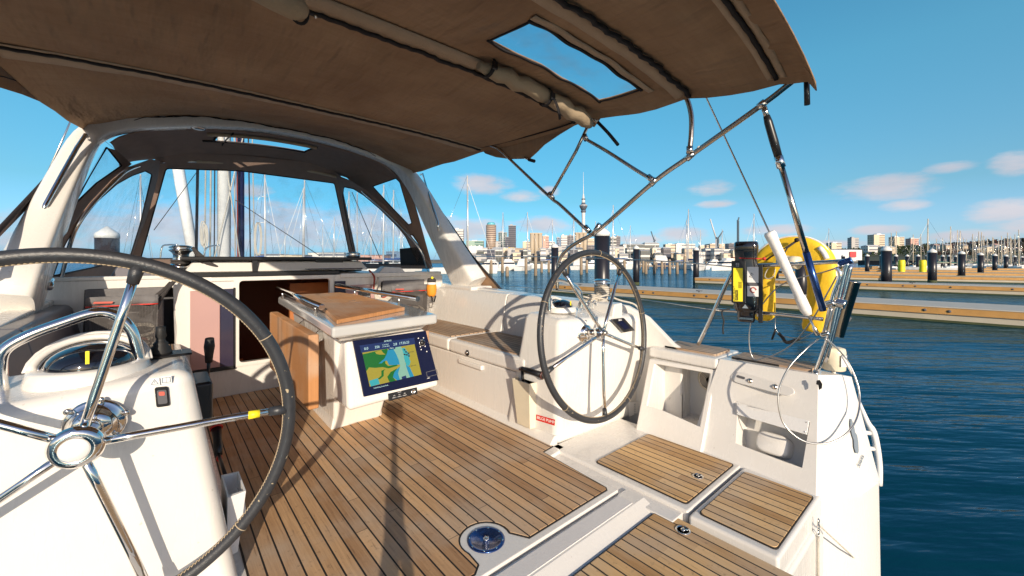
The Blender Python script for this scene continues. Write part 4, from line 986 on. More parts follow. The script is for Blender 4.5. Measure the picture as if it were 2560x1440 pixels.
panel([(856, 436), (930, 420), (1010, 430), (1040, 520), (1082, 672), (1048, 620), (1010, 568), (956, 512), (908, 472), (876, 452)], [[(932, 466), (990, 446), (1000, 456), (1030, 558), (1022, 562), (985, 524)], [(1021, 585), (1032, 588), (1047, 610), (1038, 612)]], plR2, .012)
panel([(400, 402), (375, 398), (318, 418), (280, 448), (225, 506), (160, 590), (105, 712), (330, 690), (392, 450)], [[(379, 436), (362, 427), (330, 438), (290, 460), (244, 500), (196, 552), (160, 610), (130, 690), (322, 650), (350, 560)]], plL1)
panel([(236, 345), (262, 352), (290, 375), (330, 410), (280, 448), (225, 506), (160, 592), (110, 712), (85, 712), (150, 560)], [[(266, 368), (303, 414), (240, 458), (184, 512), (160, 560), (190, 500)]], plL2, .008)
# roof, from the arch to the front hoop
rc = [(-.30, 4.52, 2.03), (-.22, 4.58, 2.12), (-.02, 4.62, 2.215), (.35, 4.66, 2.305), (.75, 4.68, 2.36), (1.15, 4.68, 2.365), (1.55, 4.64, 2.325), (1.85, 4.60, 2.26), (2.0, 4.56, 2.20), (2.12, 4.52, 2.09)]
fc = [P(300, 418, y=5.25), P(330, 404, y=5.4), P(395, 398, y=5.5), P(490, 396, y=5.52), P(580, 401, y=5.52), P(670, 408, y=5.52), P(760, 419, y=5.5), P(840, 436, y=5.45), P(885, 452, y=5.3), P(928, 474, y=5.1)]
ra, rb_ = smooth_path(rc, 4), smooth_path(fc, 4)
rows = [[a.lerp(b, t) + V((0, 0, .05 * math.sin(math.pi * t))) for a, b in zip(ra, rb_)] for t in [k / 10 for k in range(11)]]
def inwin(i, j): return 2 <= i < 5 and 13 <= j < 22
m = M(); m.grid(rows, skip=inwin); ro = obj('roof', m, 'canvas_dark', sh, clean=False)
md = ro.modifiers.new('s', 'SOLIDIFY'); md.thickness = .004; md.offset = 1
m = M(); m.grid([[p_ + V((0, 0, .004)) for p_ in r_[12:24]] for r_ in rows[1:7]]); obj('window', m, 'glass', sh)
def onroof(i, j): return rows[i][j]
for (i, j0, j1, rr, mt) in ((5, 12, 23, .010, 'binding'), (2, 12, 23, .017, 'canvas_sleeve')):
    obj('window_blind' if rr > .015 else 'window_binding', M().tube([onroof(i, j) - V((0, 0, rr * .9)) for j in range(j0, j1)], rr, 10), mt, sh)
for j in (13, 22):
    obj('window_binding', M().tube([onroof(i, j) - V((0, 0, .006)) for i in range(2, 6)], .010, 8), 'binding', sh)
obj('blind_strap', M().tube([onroof(i, 14) - V((0, 0, .012)) for i in range(1, 7)], .012, 6, flat=.3), 'binding', sh)
hoop = [P(*p_, pl=plR1) - V((.0, .06, .02)) for p_ in ((1062, 668), (1045, 622), (1005, 572), (952, 520), (905, 480))] + [V(p_) - V((0, .05, .045)) for p_ in (fc[8], fc[7], fc[6], fc[5], fc[4], fc[3], fc[2])] + [P(*p_, pl=plL1) - V((0, .06, .02)) for p_ in ((330, 418), (285, 452), (235, 505), (198, 556), (180, 600), (158, 680), (140, 725))]
obj('hoop', M().tube(smooth_path(hoop, 4), .0125, 12), 'steel', sh)
obj('hoop_sleeve', M().tube([p_ + V((0, .0, .004)) for p_ in smooth_path(hoop[6:11], 4)], .019, 10), 'canvas_sleeve', sh)
obj('hoop_end', M().tube([hoop[0] + V((-.0, -.0, -.02)), hoop[0] + V((.03, -.08, -.10))], .012, 10), 'chrome', sh)
obj('hoop_cover', M().tube([hoop[-1], hoop[-1] + (hoop[-1] - hoop[-2]) * .6], .03, 10), 'canvas_dark', sh)
obj('hoop_end', M().tube([P(128, 700, y=3.85), P(124, 720, y=3.7)], .016, 10), 'chrome', sh)
obj('skirt', M().prism([P(1000, 622, pl=plR1), P(1046, 617, pl=plR1), P(1068, 664, pl=plR1), P(1002, 664, pl=plR1)], (0, .01, 0)), 'binding', sh)
# side screens behind the arch legs
plRo = plane3((2.36, 4.2, 2.0), (2.62, 3.55, .80), (2.50, 3.75, 1.5)); 
plRo = plane3((2.30, 4.35, 1.9), (2.62, 3.0, .83), (2.60, 3.6, .83))
m_o = [P(*p_, pl=plRo) for p_ in ((1062, 470), (1076, 494), (1120, 552), (1180, 640), (1253, 724), (1200, 716), (1146, 712), (1120, 660), (1096, 592))]
m_h = rounded([P(*p_, pl=plRo) for p_ in ((1104, 551), (1110, 556), (1160, 626), (1207, 692), (1200, 697), (1142, 688), (1130, 662))], .02, 3)
ss = obj('side_screen', M().holed(m_o, [m_h], .005), 'canvas_tan' if 0 else 'canvas', sh); obj('window', M().holed([p_ + V((.004, .004, 0)) for p_ in m_h], [], .001), 'window_film', sh)
obj('screen_edge', M().tube([P(*p_, pl=plRo) for p_ in ((1062, 470), (1076, 494), (1120, 552), (1180, 640), (1253, 724))], .012, 8), 'binding', sh)
plLo = plane3((-.52, 4.3, 1.95), (-.75, 3.0, .85), (-.72, 3.6, .85))
m_o = [P(*p_, pl=plLo) for p_ in ((180, 376), (168, 420), (120, 520), (60, 620), (0, 700), (-80, 790), (-80, 665), (0, 572), (90, 475))]
m_h = rounded([P(*p_, pl=plLo) for p_ in ((82, 508), (88, 516), (48, 600), (-50, 730), (-60, 660), (0, 592))], .02, 3)
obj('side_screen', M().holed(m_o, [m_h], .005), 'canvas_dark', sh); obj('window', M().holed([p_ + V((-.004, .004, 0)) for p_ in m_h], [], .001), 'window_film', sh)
obj('screen_edge', M().tube([P(*p_, pl=plLo) for p_ in ((180, 376), (90, 475), (0, 572), (-80, 665))], .012, 8), 'binding', sh)

# ================================================================ steering wheels
def wheel(label, c, Rr, rake, yaw, first, hubpx, capped, tape=None):
    c = V(c); U = V((math.cos(yaw), math.sin(yaw), 0)); W = V((-math.sin(yaw) * math.sin(rake), math.cos(yaw) * math.sin(rake), math.cos(rake))); Nn = U.cross(W).normalized()
    if Nn.y > 0: Nn = -Nn          # towards the helmsman
    wl = thing('steering_wheel', label, 'steering wheel', c + V((0, 0, -Rr)), 'twin steering wheels')
    pt = lambda a, r=Rr, n=0: c + (U * math.cos(a) + W * math.sin(a)) * r + Nn * n
    rim = obj('rim', M().tube([pt(2 * math.pi * k / 120) for k in range(120)], .0180, 18, closed=True), 'leather', wl)
    m = M(); n = 620
    m.tube([pt(2 * math.pi * k / n, Rr - .0183, (.0052 if k % 2 else -.0052) + .004) for k in range(n)], .0016, 4, closed=True); obj('stitching', m, 'stitch', rim)
    hub = P(*hubpx, pl=(c, Nn))
    f = P(*first, pl=(c, Nn)) - c; a0 = math.atan2(f.dot(W), f.dot(U))
    for k in range(5):
        a = a0 + k * 2 * math.pi / 5; e = pt(a, Rr - .02)
        so = obj('spoke', M().tube([hub + Nn * .03 + (e - hub).normalized() * .02, hub + Nn * .02 + (e - hub) * .25, hub + Nn * .004 + (e - hub) * .7, e], .0105, 14), 'chrome', wl)
        obj('spoke_sleeve', M().tube([e - (e - hub).normalized() * .035, e + (e - hub).normalized() * .012], [.0130, .0165], 12), 'leather', so)
        b_ = pt(a + .50, Rr); obj('rim_seam', M().tube([b_ + (U * math.cos(a + .5) + W * math.sin(a + .5)) * .0188 * math.cos(t) + Nn * .0188 * math.sin(t) for t in [R(20 * j) for j in range(18)]], .0016, 5, closed=True), 'stitch', rim)
        if tape and k == tape:
            obj('tape', M().tube([hub + Nn * .004 + (e - hub) * .80, hub + Nn * .002 + (e - hub) * .865], .0118, 14), 'yellow', so)
    obj('hub', M().lathe(hub - Nn * .03, [(.020, 0), (.034, .005), (.036, .03), (.045, .05), (.052, .066), (.053, .072), (.046, .082), (.030, .088), (.029, .086), (.001, .087)] if capped else [(.020, 0), (.030, .005), (.032, .05), (.026, .06), (.024, .066), (.001, .066)], axis=Nn, seg=36), 'chrome', wl)
    if capped: obj('hub_cap', M().lathe(hub + Nn * .056, [(.0285, 0), (.027, .003), (.001, .004)], axis=Nn, seg=32), 'white_plastic', wl)
    else: obj('hub_nut', M().lathe(hub + Nn * .034, [(.018, 0), (.018, .018), (.015, .022), (.001, .022)], axis=Nn, seg=6), 'bronze_steel', wl)
    obj('shaft', M().tube([hub - Nn * .13, hub], .022, 18), 'steel', wl)
    fl = obj('shaft_flange', M().lathe(hub - Nn * (.105 if capped else .115), [(.066, 0), (.067, .004), (.061, .009), (.046, .013), (.044, .035), (.024, .040)], axis=Nn, seg=36), 'chrome', wl)
    for k in range(6):
        a = k * math.pi / 3 + .3; obj('flange_bolt', M().lathe(hub - Nn * (.098 if capped else .108) + (U * math.cos(a) + W * math.sin(a)) * .068, [(.008, 0), (.008, .006), (.001, .007)], axis=Nn, seg=10), 'steel', fl)
wheel('large steering wheel nearest the camera, one spoke with a yellow tape mark', (-.178, 1.5, .622), .492, R(-4), R(-8), (352, 650), (205, 1100), True, 4)
wheel('steering wheel at the far pedestal, in front of the BILGE PUMP sign', (1.99, 1.5, .657), .4925, R(6), 0, (1556, 662), (1497, 832), False)

# ================================================================ cockpit table with chart plotter
tb = thing('cockpit_table', 'white cockpit table with teak top, folding leaves and a chart plotter facing aft', 'table', (1.0, 3.0, 0))
def tz(y, b=.735): return b + .05 * (y - 2.3)
top = [(.705, 2.30), (1.40, 2.37), (1.425, 2.9), (1.25, 3.72), (.72, 3.72), (.715, 2.8)]
obj('table_top', M().hexa([(x, y, tz(y) - .065) for x, y in top], [(x, y, tz(y)) for x, y in top]), 'table_gloss', tb, .018, 4)
t2 = [(.745, 2.36), (1.36, 2.42), (1.36, 2.9), (1.2, 3.66), (.76, 3.66)]
obj('under_tray', M().hexa([(x + (.03 if x < 1 else -.03), y + .04, tz(y) - .105) for x, y in t2], [(x, y, tz(y) - .066) for x, y in t2]), 'gelcoat_cool', tb, .01, 3)
tt = [P(*p_, z=.775) for p_ in ((842, 795), (1012, 768))] + [V((1.24, 3.35, .8)), V((1.16, 3.58, .8)), V((.82, 3.58, .8)), V((.80, 2.75, .775))]
obj('teak_board', M().hexa([V((p_.x, p_.y, tz(p_.y) + .001)) for p_ in tt], [V((p_.x, p_.y, tz(p_.y) + .026)) for p_ in tt]), 'teak_board', tb, .004)
o_ = M().box((1.04, 3.02, tz(3.0) + .024), (1.09, 3.028, tz(3.03) + .029)); o_.box((1.06, 2.94, tz(2.9) + .024), (1.11, 2.948, tz(2.95) + .029)); obj('board_hinge', o_, 'steel', tb)
obj('column', M().hexa([(.85, 2.745, 0), (1.165, 2.745, 0), (1.15, 3.62, 0), (.87, 3.62, 0)], [(.80, 2.56, .64), (1.28, 2.60, .64), (1.2, 3.60, .70), (.80, 3.60, .70)]), 'gelcoat', tb, .02, 3)
obj('plinth', M().hexa([(.83, 2.735, 0), (1.185, 2.765, 0), (1.17, 3.68, 0), (.855, 3.68, 0)], [(.85, 2.73, .11), (1.18, 2.75, .11), (1.16, 3.66, .11), (.865, 3.66, .11)]), 'gelcoat', tb, .012, 3)
Ftl, Ftr, Fbr, Fbl = V((.84, 2.50, .625)), V((1.385, 2.50, .625)), V((1.45, 2.42, .235)), V((.83, 2.42, .21))
pod = M().hexa([Fbl, Fbr, Fbr + V((-.05, .42, 0)), Fbl + V((.0, .36, 0))], [Ftl, Ftr, Ftr + V((-.04, .28, .02)), Ftl + V((.0, .24, .02))])
obj('console_pod', pod, 'gelcoat_cool', tb, .030, 5)
obj('leaf', M().hexa([(.662, 2.60, .21), (.722, 2.60, .21), (.722, 3.72, .24), (.662, 3.72, .24)], [(.662, 2.60, .655), (.722, 2.60, .655), (.722, 3.72, .685), (.662, 3.72, .685)]), 'teak_board', tb, .008)
obj('leaf', M().box((1.44, 2.66, .21), (1.50, 3.70, .655)), 'teak_board', tb, .008)
for a_, b_, pa, pb in (((805, 768), (694, 722), .12, .86), ((1045, 747), (842, 714), .20, .74)):
    x0 = .755 if a_[0] < 900 else 1.37; x1 = .72 if a_[0] < 900 else 1.165
    q0, q1 = P(*a_, x=x0), P(*b_, x=x1)
    hr = obj('handrail', M().tube([q0, q1], .019, 16), 'chrome', tb)
    for k in (pa, pb):
        c_ = q0.lerp(q1, k); obj('rail_post', M().tube([V((c_.x, c_.y, tz(c_.y))), c_], .0085, 12), 'steel', hr)
for y in (2.8, 3.25): obj('leaf_hinge', M().hexa([(.722, y, .56), (.80, y, .58), (.80, y + .02, .58), (.722, y + .02, .56)], [(.722, y, .60), (.80, y, .66), (.80, y + .02, .66), (.722, y + .02, .6)]), 'steel', tb)
obj('cup_ring', M().lathe((1.0, 3.66, tz(3.66)), [(.045, 0), (.045, .012), (.035, .012), (.034, .004), (.001, .004)], seg=24), 'chrome', tb)
# chart plotter
po, pn = (Ftl, (Fbl - Ftl).cross(Ftr - Ftl).normalized())
if pn.y > 0: pn = -pn
def pp(px, py, e=0): return P(px, py, pl=(po, pn)) + pn * e
scr = obj('chart_plotter', M().prism([pp(*q_, 0) for q_ in ((880, 852), (1062, 827), (1094, 950), (908, 992))], pn * .016), 'screen_navy', tb, .003)
dc = [pp(899.6, 865.7, .0165), pp(1030, 846.6, .0165), pp(1051, 936, .0165), pp(921.7, 966.5, .0165)]
def dd(u, v, e=0): return dc[0].lerp(dc[1], u).lerp(dc[3].lerp(dc[2], u), v) + pn * e
def dpoly(pts, e): return M().prism([dd(u, v, e) for u, v in pts], pn * .0002)
def emis(name, col, s=.16):
    mat(name, col, .25); MT[name].node_tree.nodes['Principled BSDF'].inputs['Emission Color'].default_value = (*col, 1)
    MT[name].node_tree.nodes['Principled BSDF'].inputs['Emission Strength'].default_value = s
emis('scr_land', (.20, .18, .02)); emis('scr_green', (.003, .085, .010)); emis('scr_deep', (.008, .15, .28)); emis('scr_pale', (.13, .27, .23)); emis('scr_bar', (.005, .015, .075)); emis('scr_text', (.35, .55, .6)); emis('scr_cyan', (.02, .22, .27)); emis('scr_dark', (.01, .02, .03), .2)
obj('chart_land', dpoly([(0, .16), (1, .16), (1, 1), (0, 1)], 0), 'scr_land', scr)
obj('status_bar', dpoly([(-.02, -.02), (1.02, -.02), (1.02, .16), (-.02, .16)], .0002), 'scr_bar', scr)
obj('chart_green', dpoly([(0, .20), (.12, .19), (.30, .17), (.46, .16), (.46, .34), (.38, .38), (.36, .52), (.40, .60), (.56, .60), (.58, .64), (.40, .66), (.30, .60), (.16, .58), (.06, .54), (0, .62)], .0004), 'scr_green', scr)
obj('chart_deep', dpoly([(.42, .30), (.46, .20), (.58, .16), (.72, .16), (.70, .55), (.62, .62), (.50, .60), (.42, .58), (.40, .46), (.34, .46), (.30, .50), (.24, .49), (.36, .40)], .0006), 'scr_deep', scr)
obj('chart_deep', dpoly([(.44, .90), (.48, .78), (.60, .68), (.74, .66), (.80, .74), (.84, 1), (.50, 1)], .0006), 'scr_deep', scr)
obj('chart_channel', dpoly([(.56, .16), (.72, .16), (.76, .30), (.74, .45), (.73, .62), (.74, .80), (.76, 1), (.56, 1), (.55, .84), (.62, .66), (.62, .50), (.60, .34)], .0008), 'scr_pale', scr)
obj('chart_shallow', dpoly([(.73, .22), (.78, .20), (.84, .36), (.86, .40), (.83, .52), (.84, .60), (.80, .70), (.74, .68), (.73, .50), (.74, .36)], .0010), 'scr_cyan', scr)
obj('chart_green', dpoly([(.36, 1), (.34, .86), (.42, .76), (.56, .70), (.48, .80), (.44, .90), (.48, 1)], .0010), 'scr_green', scr)
obj('chart_green', dpoly([(.16, .86), (.24, .80), (.26, .68), (.34, .66), (.30, .70), (.28, .82), (.20, .88)], .0010), 'scr_green', scr)
obj('chart_island', dpoly([(.22, .19), (.34, .17), (.36, .24), (.40, .30), (.30, .28), (.24, .25)], .0010), 'scr_land', scr)
for k, (u, v) in enumerate(((.74, .36), (.78, .38), (.82, .36), (.76, .24), (.78, .30), (.82, .42))):
    obj('marina_berths', dpoly([(u, v), (u + .035, v + .012), (u + .03, v + .05), (u - .005, v + .035)], .0012), 'scr_dark', scr)
obj('data_box', dpoly([(.01, .86), (.17, .84), (.18, .99), (.02, 1)], .0012), 'scr_cyan', scr)
obj('menu_tab', dpoly([(.60, .94), (.69, .93), (.69, 1), (.60, 1)], .0012), 'scr_bar', scr); obj('menu_tab', dpoly([(.46, .13), (.62, .13), (.60, .20), (.48, .20)], .0012), 'scr_bar', scr)
dx, dy = dc[1] - dc[0], dc[0] - dc[3]
for s_, sz, u, v in (('0.0', .021, .08, .08), ('256', .021, .28, .08), ('36 50.160 S', .009, .44, .05), ('174 45.180 E', .009, .44, .10), ('2.8', .021, .62, .08), ('17:35:22', .021, .80, .08), ('Menu', .012, .54, .165)):
    text(s_, sz, dd(u, v, .0016), dx, dy, 'scr_text', scr, 'lettering', .0002)
text('Initializing SonarHub...', .011, dd(.20, 1.06, .0016), dx, dy, 'scr_text', scr, 'lettering', .0002)
text('SIMRAD', .014, pp(967, 852.5, .0168), dx, dy, 'scr_text', scr, 'lettering', .0002)
text('PAINTWORKS', .008, dd(.88, .35, .0016), dx, dy, 'scr_dark', scr, 'lettering', .0002); text('ST MARYS BAY', .008, dd(.86, .72, .0016), dx, dy, 'scr_dark', scr, 'lettering', .0002)
kc = pp(1052, 857, .0165)
obj('control_knob', M().lathe(kc, [(.018, 0), (.0175, .010), (.012, .018), (.001, .018)], axis=pn, seg=24), 'black_plastic', scr)
obj('knob_ring', M().lathe(kc, [(.0225, 0), (.0225, .003), (.019, .003)], axis=pn, seg=28), 'steel', scr)
for q_ in ((1043, 846), (1056, 845), (1048, 867), (1060, 866), (1050, 874), (1064, 879)): obj('key', M().lathe(pp(*q_, .0165), [(.0045, 0), (.004, .0015), (.001, .0015)], axis=pn, seg=10), 'label_white', scr)
obj('card_door', M().holed([pp(*q_, .0166) for q_ in ((1062, 930), (1089, 923), (1092, 936), (1065, 943))], [[pp(*q_, .0166) for q_ in ((1063.2, 931), (1088, 924.5), (1090.6, 935), (1066, 941.6))]], .0004), 'pocket_grey', scr)
text('uSD', .012, pp(1068, 945, .0168), dx, dy, 'label_white', scr, 'lettering', .0002)
cp_ = obj('speaker_control', M().prism([pp(*q_, 0) for q_ in ((969, 984), (1041, 968), (1043, 984), (971, 1003))], pn * .010), 'black_plastic', tb, .003)
obj('volume_button', M().lathe(pp(1031, 979, .010), [(.016, 0), (.016, .004), (.011, .006), (.010, .004), (.001, .004)], axis=pn, seg=24), 'steel', cp_)
for s_, q_ in (('HAILER', (997, 980)), ('VOL', (984, 989)), ('ZONE 1', (984, 994)), ('VOL', (997, 986)), ('ZONE 2', (997, 991)), ('VOL', (1010, 983)), ('ZONE 3', (1010, 988))):
    text(s_, .0075, pp(*q_, .0104), dx, dy, 'label_white', cp_, 'lettering', .0002)
# things lying and hanging about the cockpit
def mesh_net(name):
    m = bpy.data.materials.new(name); m.use_nodes = True; t = m.node_tree; b = t.nodes['Principled BSDF']
    g = N(t, 'ShaderNodeNewGeometry'); s = N(t, 'ShaderNodeSeparateXYZ'); t.links.new(g.outputs['Position'], s.inputs[0])
    a = math_(t, 'LESS_THAN', math_(t, 'FRACT', math_(t, 'MULTIPLY', s.outputs[0], 130)), .34); c = math_(t, 'LESS_THAN', math_(t, 'FRACT', math_(t, 'MULTIPLY', math_(t, 'ADD', s.outputs[2], 3), 130)), .34)
    t.links.new(math_(t, 'MAXIMUM', a, c), b.inputs['Alpha']); b.inputs['Base Color'].default_value = (.10, .09, .085, 1); b.inputs['Roughness'].default_value = .8
    MT[name] = m
mesh_net('net')
def bag(x0, x1, z0, z1, label, seed):
    rnd = random.Random(seed); y0, y1 = 3.80, 4.0
    b = thing('rope_bag', label, 'bag', ((x0 + x1) / 2, 3.92, z0), 'grey mesh bags in the bulkhead pockets')
    w_ = x1 - x0
    obj('back_panel', M().box((x0, 3.955, z0 + .03), (x1, 3.965, z1 + .045)), 'bag_grey', b, .006)
    for s_, x in ((1, x0), (-1, x1)):
        obj('end_panel', M().hexa([(x, 3.98, z0), (x + s_ * .05, y0 + .02, z0), (x + s_ * .058, y0 + .02, z0), (x + s_ * .01, 3.98, z0)], [(x, 3.98, z1 - .02), (x + s_ * .03, y0 + .03, z1 - .12), (x + s_ * .038, y0 + .03, z1 - .12), (x + s_ * .01, 3.98, z1 - .02)]), 'bag_grey', b)
    zf = z1 + .002
    rows = [[V((x0 + .02 + (w_ - .05) * k / 10, 3.80 - .012 * math.sin(k * 1.3 + j), zf - j * .032)) for k in range(11)] for j in range(3)]
    m = M(); m.grid(rows); o = obj('front_band', m, 'bag_grey', b); md = o.modifiers.new('s', 'SOLIDIFY'); md.thickness = .006
    obj('red_piping', M().tube([p_ + V((0, -.004, 0)) for p_ in rows[2]], .0045, 8), 'red', b)
    obj('bag_logo', M().prism([(x0 + .06, 3.783, zf - .03), (x0 + .15, 3.783, zf - .033), (x0 + .145, 3.783, zf - .046), (x0 + .055, 3.783, zf - .042)], (0, -.002, 0)), 'red_soft', b)
    rows = []
    for j in range(7):
        z = zf - .066 - j * (zf - .066 - z0) / 6; bulge = .055 * math.sin(math.pi * (j + .6) / 7.2)
        rows.append([V((x0 + .02 + (w_ - .05) * k / 14, 3.80 - bulge * (.6 + .4 * math.sin(math.pi * k / 14)) + .006 * rnd.uniform(-1, 1), z + .010 * math.sin(k * .9))) for k in range(15)])
    m = M(); m.grid(rows); obj('net_pouch', m, 'net', b)
    rnd2 = random.Random(seed + 1)
    for mt, n_, ph in (('rope', 9, 0), ('rope_dark', 5, 1.1), ('rope_red', 3, 2.0)):
        m = M()
        for q_ in range(n_):
            cx = rnd2.uniform(x0 + .12, x1 - .12); cz = z0 + rnd2.uniform(.05, .17); r1, r2 = rnd2.uniform(.05, .11), rnd2.uniform(.03, .06)
            m.tube([V((cx + math.cos(a) * r1, 3.83 + .03 * math.sin(a * 2 + ph) + .02 * q_ / n_, cz + math.sin(a) * r2)) for a in [R(20 * j) for j in range(18)]], .008, 6, closed=True)
        obj('coiled_rope', m, mt, b)
    return b
bag(-.385, .02, .46, .855, 'grey mesh bag with red piping in the left bulkhead pocket behind the large wheel', 3)
bag(1.70, 2.17, .44, .845, 'grey mesh bag full of rope in the pocket beyond the table, by the throw bag', 5)
solo('rope_loop', M().tube(smooth_path([V((.06, 3.93, .93)), V((.02, 3.88, .88)), V((-.06, 3.84, .80)), V((-.10, 3.80, .72)), V((-.06, 3.80, .74)), V((.0, 3.84, .82)), V((.05, 3.90, .90)), V((.10, 3.93, .97))], 6), .014, 8), 'rope_dark', 'black rope hanging down over the port rope bag', 'rope')
m = M()
for k in range(4):
    m.tube(smooth_path([V((1.64, 3.92, .93 - k * .01)), V((1.60, 3.90, .78 - k * .012)), V((1.66, 3.86, .715 - k * .012)), V((1.74, 3.84, .76 - k * .008)), V((1.80, 3.84, .84 - k * .016)), V((1.86, 3.86, .80 - k * .014)), V((1.90, 3.88, .76 - k * .014))], 6), .010, 8)
solo('rope_bundle', m, 'rope', 'white and grey rope tails draped from the engine panel into the starboard bag', 'rope')
solo('rope_tail', M().tube(smooth_path([V((1.60, 4.05, .995)), V((1.61, 3.95, .93)), V((1.60, 3.93, .80)), V((1.63, 3.90, .72)), V((1.72, 3.87, .74))], 6), .009, 8), 'rope_red', 'dark red rope running down beside the engine panel', 'rope')
# orange throw bag
tc_ = P(1079, 722, y=3.72)
tbg = thing('throw_bag', 'orange throw-line bag with white band hanging at the foot of the arch', 'bag', tc_ - V((0, 0, .10)))
obj('bag_body', M().lathe(tc_ - V((0, 0, .085)), [(.001, 0), (.030, .004), (.046, .03), (.052, .08), (.050, .115), (.046, .13)], seg=20), 'orange', tbg)
obj('white_band', M().lathe(tc_ + V((0, 0, .044)), [(.047, 0), (.046, .022), (.044, .024)], seg=20), 'white_tape', tbg)
obj('bag_neck', M().lathe(tc_ + V((0, 0, .066)), [(.044, 0), (.046, .02), (.036, .045), (.001, .05)], seg=20), 'rope_dark', tbg)
obj('toggle', M().ball(tc_ + V((-.01, -.03, .115)), .014, seg=10, rings=6), 'yellow', tbg)
obj('strap', M().tube([tc_ + V((-.022, -.03, -.07)), tc_ + V((-.012, -.035, -.125)), tc_ + V((.01, -.03, -.135)), tc_ + V((.03, -.03, -.07))], .009, 6, flat=.3), 'binding', tbg)

# ================================================================ stern rail and what hangs on it
XR = 2.70
pr = thing('stern_rail', 'bent stainless steel rail standing on the starboard stern quarter', 'railing', (2.7, .8, .5))
def rl(name, pts, r, x=XR, mt='chrome', parent=pr, n=5):
    q = [P(*p_, x=x) if len(p_) == 2 else V(p_) for p_ in pts]; return obj(name, M().tube(smooth_path(q, n), r, 14), mt, parent)
rl('rail_tube', [(1745, 862), (1770, 812), (1800, 745), (1826, 690), (1840, 671), (1862, 664), (1900, 664), (1980, 660), (2060, 656), (2108, 653)], .0125)
rl('rail_tube', [(1787, 774), (1860, 779), (1950, 786), (2058, 798)], .0105)
rl('rail_post', [(2040, 932), (2058, 885), (2076, 832), (2092, 760), (2108, 690), (2118, 656)], .0135, 2.66)
rl('rail_post', [(2064, 905), (2090, 800), (2112, 720), (2126, 662)], .0125, 2.74)
rl('rail_post', [(2062, 828), (2082, 740), (2100, 690), (2090, 668)], .009, 2.62)
rl('rail_end', [(2098, 661), (2114, 655), (2130, 650)], .017, 2.66, 'blue_wrap')
rl('rail_clamp', [(2064, 762), (2086, 756)], .019, 2.62, 'steel'); rl('rail_clamp', [(2088, 755), (2114, 762)], .024, 2.64, 'steel'); rl('rail_foot', [(2036, 934), (2046, 934)], .02, 2.64, 'steel')
rl('rail_link', [(2058, 835), (2070, 800), (2078, 770)], .008, 2.60, 'wire'); rl('shackle', [(2052, 838), (2072, 832)], .012, 2.60, 'steel')
obj('block', M().box(P(2097, 735, x=2.70) - V((.01, .012, .03)), P(2097, 735, x=2.70) + V((.01, .012, .03))), 'rust', pr, .003)
a_, b_ = P(2128, 704, x=2.86), P(2088, 838, x=2.86)
rod = thing('rod_holder', 'thick open steel tube rod holder clamped to the stern rail', 'rod holder', b_)
ax = (a_ - b_); ln = ax.length
obj('holder_tube', M().lathe(b_, [(.040, 0), (.041, ln), (.043, ln), (.043, ln + .006), (.038, ln + .006), (.037, ln - .06), (.001, ln - .07)], axis=ax, seg=28), 'bronze_steel', rod)
obj('holder_base', M().tube([P(2122, 792, x=2.98), P(2080, 842, x=2.92)], .016, 10), 'pocket_grey', rod)
# man-overboard light bracket
c_ = P(2084, 924, x=2.80)
bx = thing('cable_drum', 'round cream plastic housing fixed low on the stern rail post', 'housing', c_)
obj('drum_body', M().lathe(c_, [(.050, 0), (.054, .006), (.055, .10), (.052, .118), (.034, .124), (.001, .125)], seg=30), 'ivory_plastic', bx)
obj('drum_label', M().hexa([c_ + V((-.045, -.04, .03)), c_ + V((-.02, -.057, .03)), c_ + V((-.02, -.060, .03)), c_ + V((-.048, -.042, .03))], [c_ + V((-.045, -.04, .09)), c_ + V((-.02, -.057, .09)), c_ + V((-.02, -.060, .09)), c_ + V((-.048, -.042, .09))]), 'label_white', bx)
text('LIFELINE', .018, c_ + V((-.012, -.058, .06)), (0, 0, 1), (-.7, .7, 0), 'logo_grey', bx, 'lettering', .0005)
obj('drum_bracket', M().tube([c_, c_ - V((.0, 0, .05)), c_ - V((-.05, 0, .08)), c_ - V((-.07, .02, .13))], .010, 10), 'white_plastic', bx)
# steel cable loops
def cab(name, pts, r, x, mt, label, cat='cable', group=None):
    q = [P(*p_, x=x) if len(p_) == 2 else P(p_[0], p_[1], x=p_[2]) for p_ in pts]; return solo(name, M().tube(smooth_path(q, 7), r, 8), mt, label, cat, group)
cab('steel_cable', [(2046, 848, 2.58), (2020, 868, 2.5), (1975, 915, 2.42), (1950, 965, 2.38), (1946, 1010, 2.36), (1960, 1060, 2.36), (2000, 1098, 2.38), (2050, 1110, 2.42), (2100, 1096, 2.48), (2135, 1060, 2.56), (2149, 1010, 2.66), (2144, 960, 2.70), (2120, 905, 2.70), (2090, 868, 2.66), (2062, 846, 2.62)], .0042, 2.5, 'wire', 'big loop of steel cable hanging over the shower recess and stern corner')
obj('cable_sleeve', M().tube([P(2132, 934, x=2.71), P(2105, 888, x=2.69)], .007, 8), 'white_tape', bpy.data.objects['steel_cable'])
cab('steel_cable', [(2108, 664), (2060, 680), (2000, 694), (1975, 702), (1940, 722), (1905, 762), (1880, 800), (1873, 840), (1876, 880), (1888, 900), (1905, 897), (1945, 882), (1985, 856), (2030, 800), (2070, 730), (2092, 690)], .0035, 2.64, 'wire', 'thin steel cable looping down from the rail end over the teak strip')
T0 = P(1762, 236, d=2.25); B0 = P(2044, 838, x=2.60)
bs = thing('backstay', 'wire backstay running up behind the canopy, white padding on its lower end', 'backstay', B0)
far_ = T0 + (T0 - B0) * 6
obj('stay_wire', M().tube([B0.lerp(T0, .40), far_], .0042, 8), 'steel', bs)
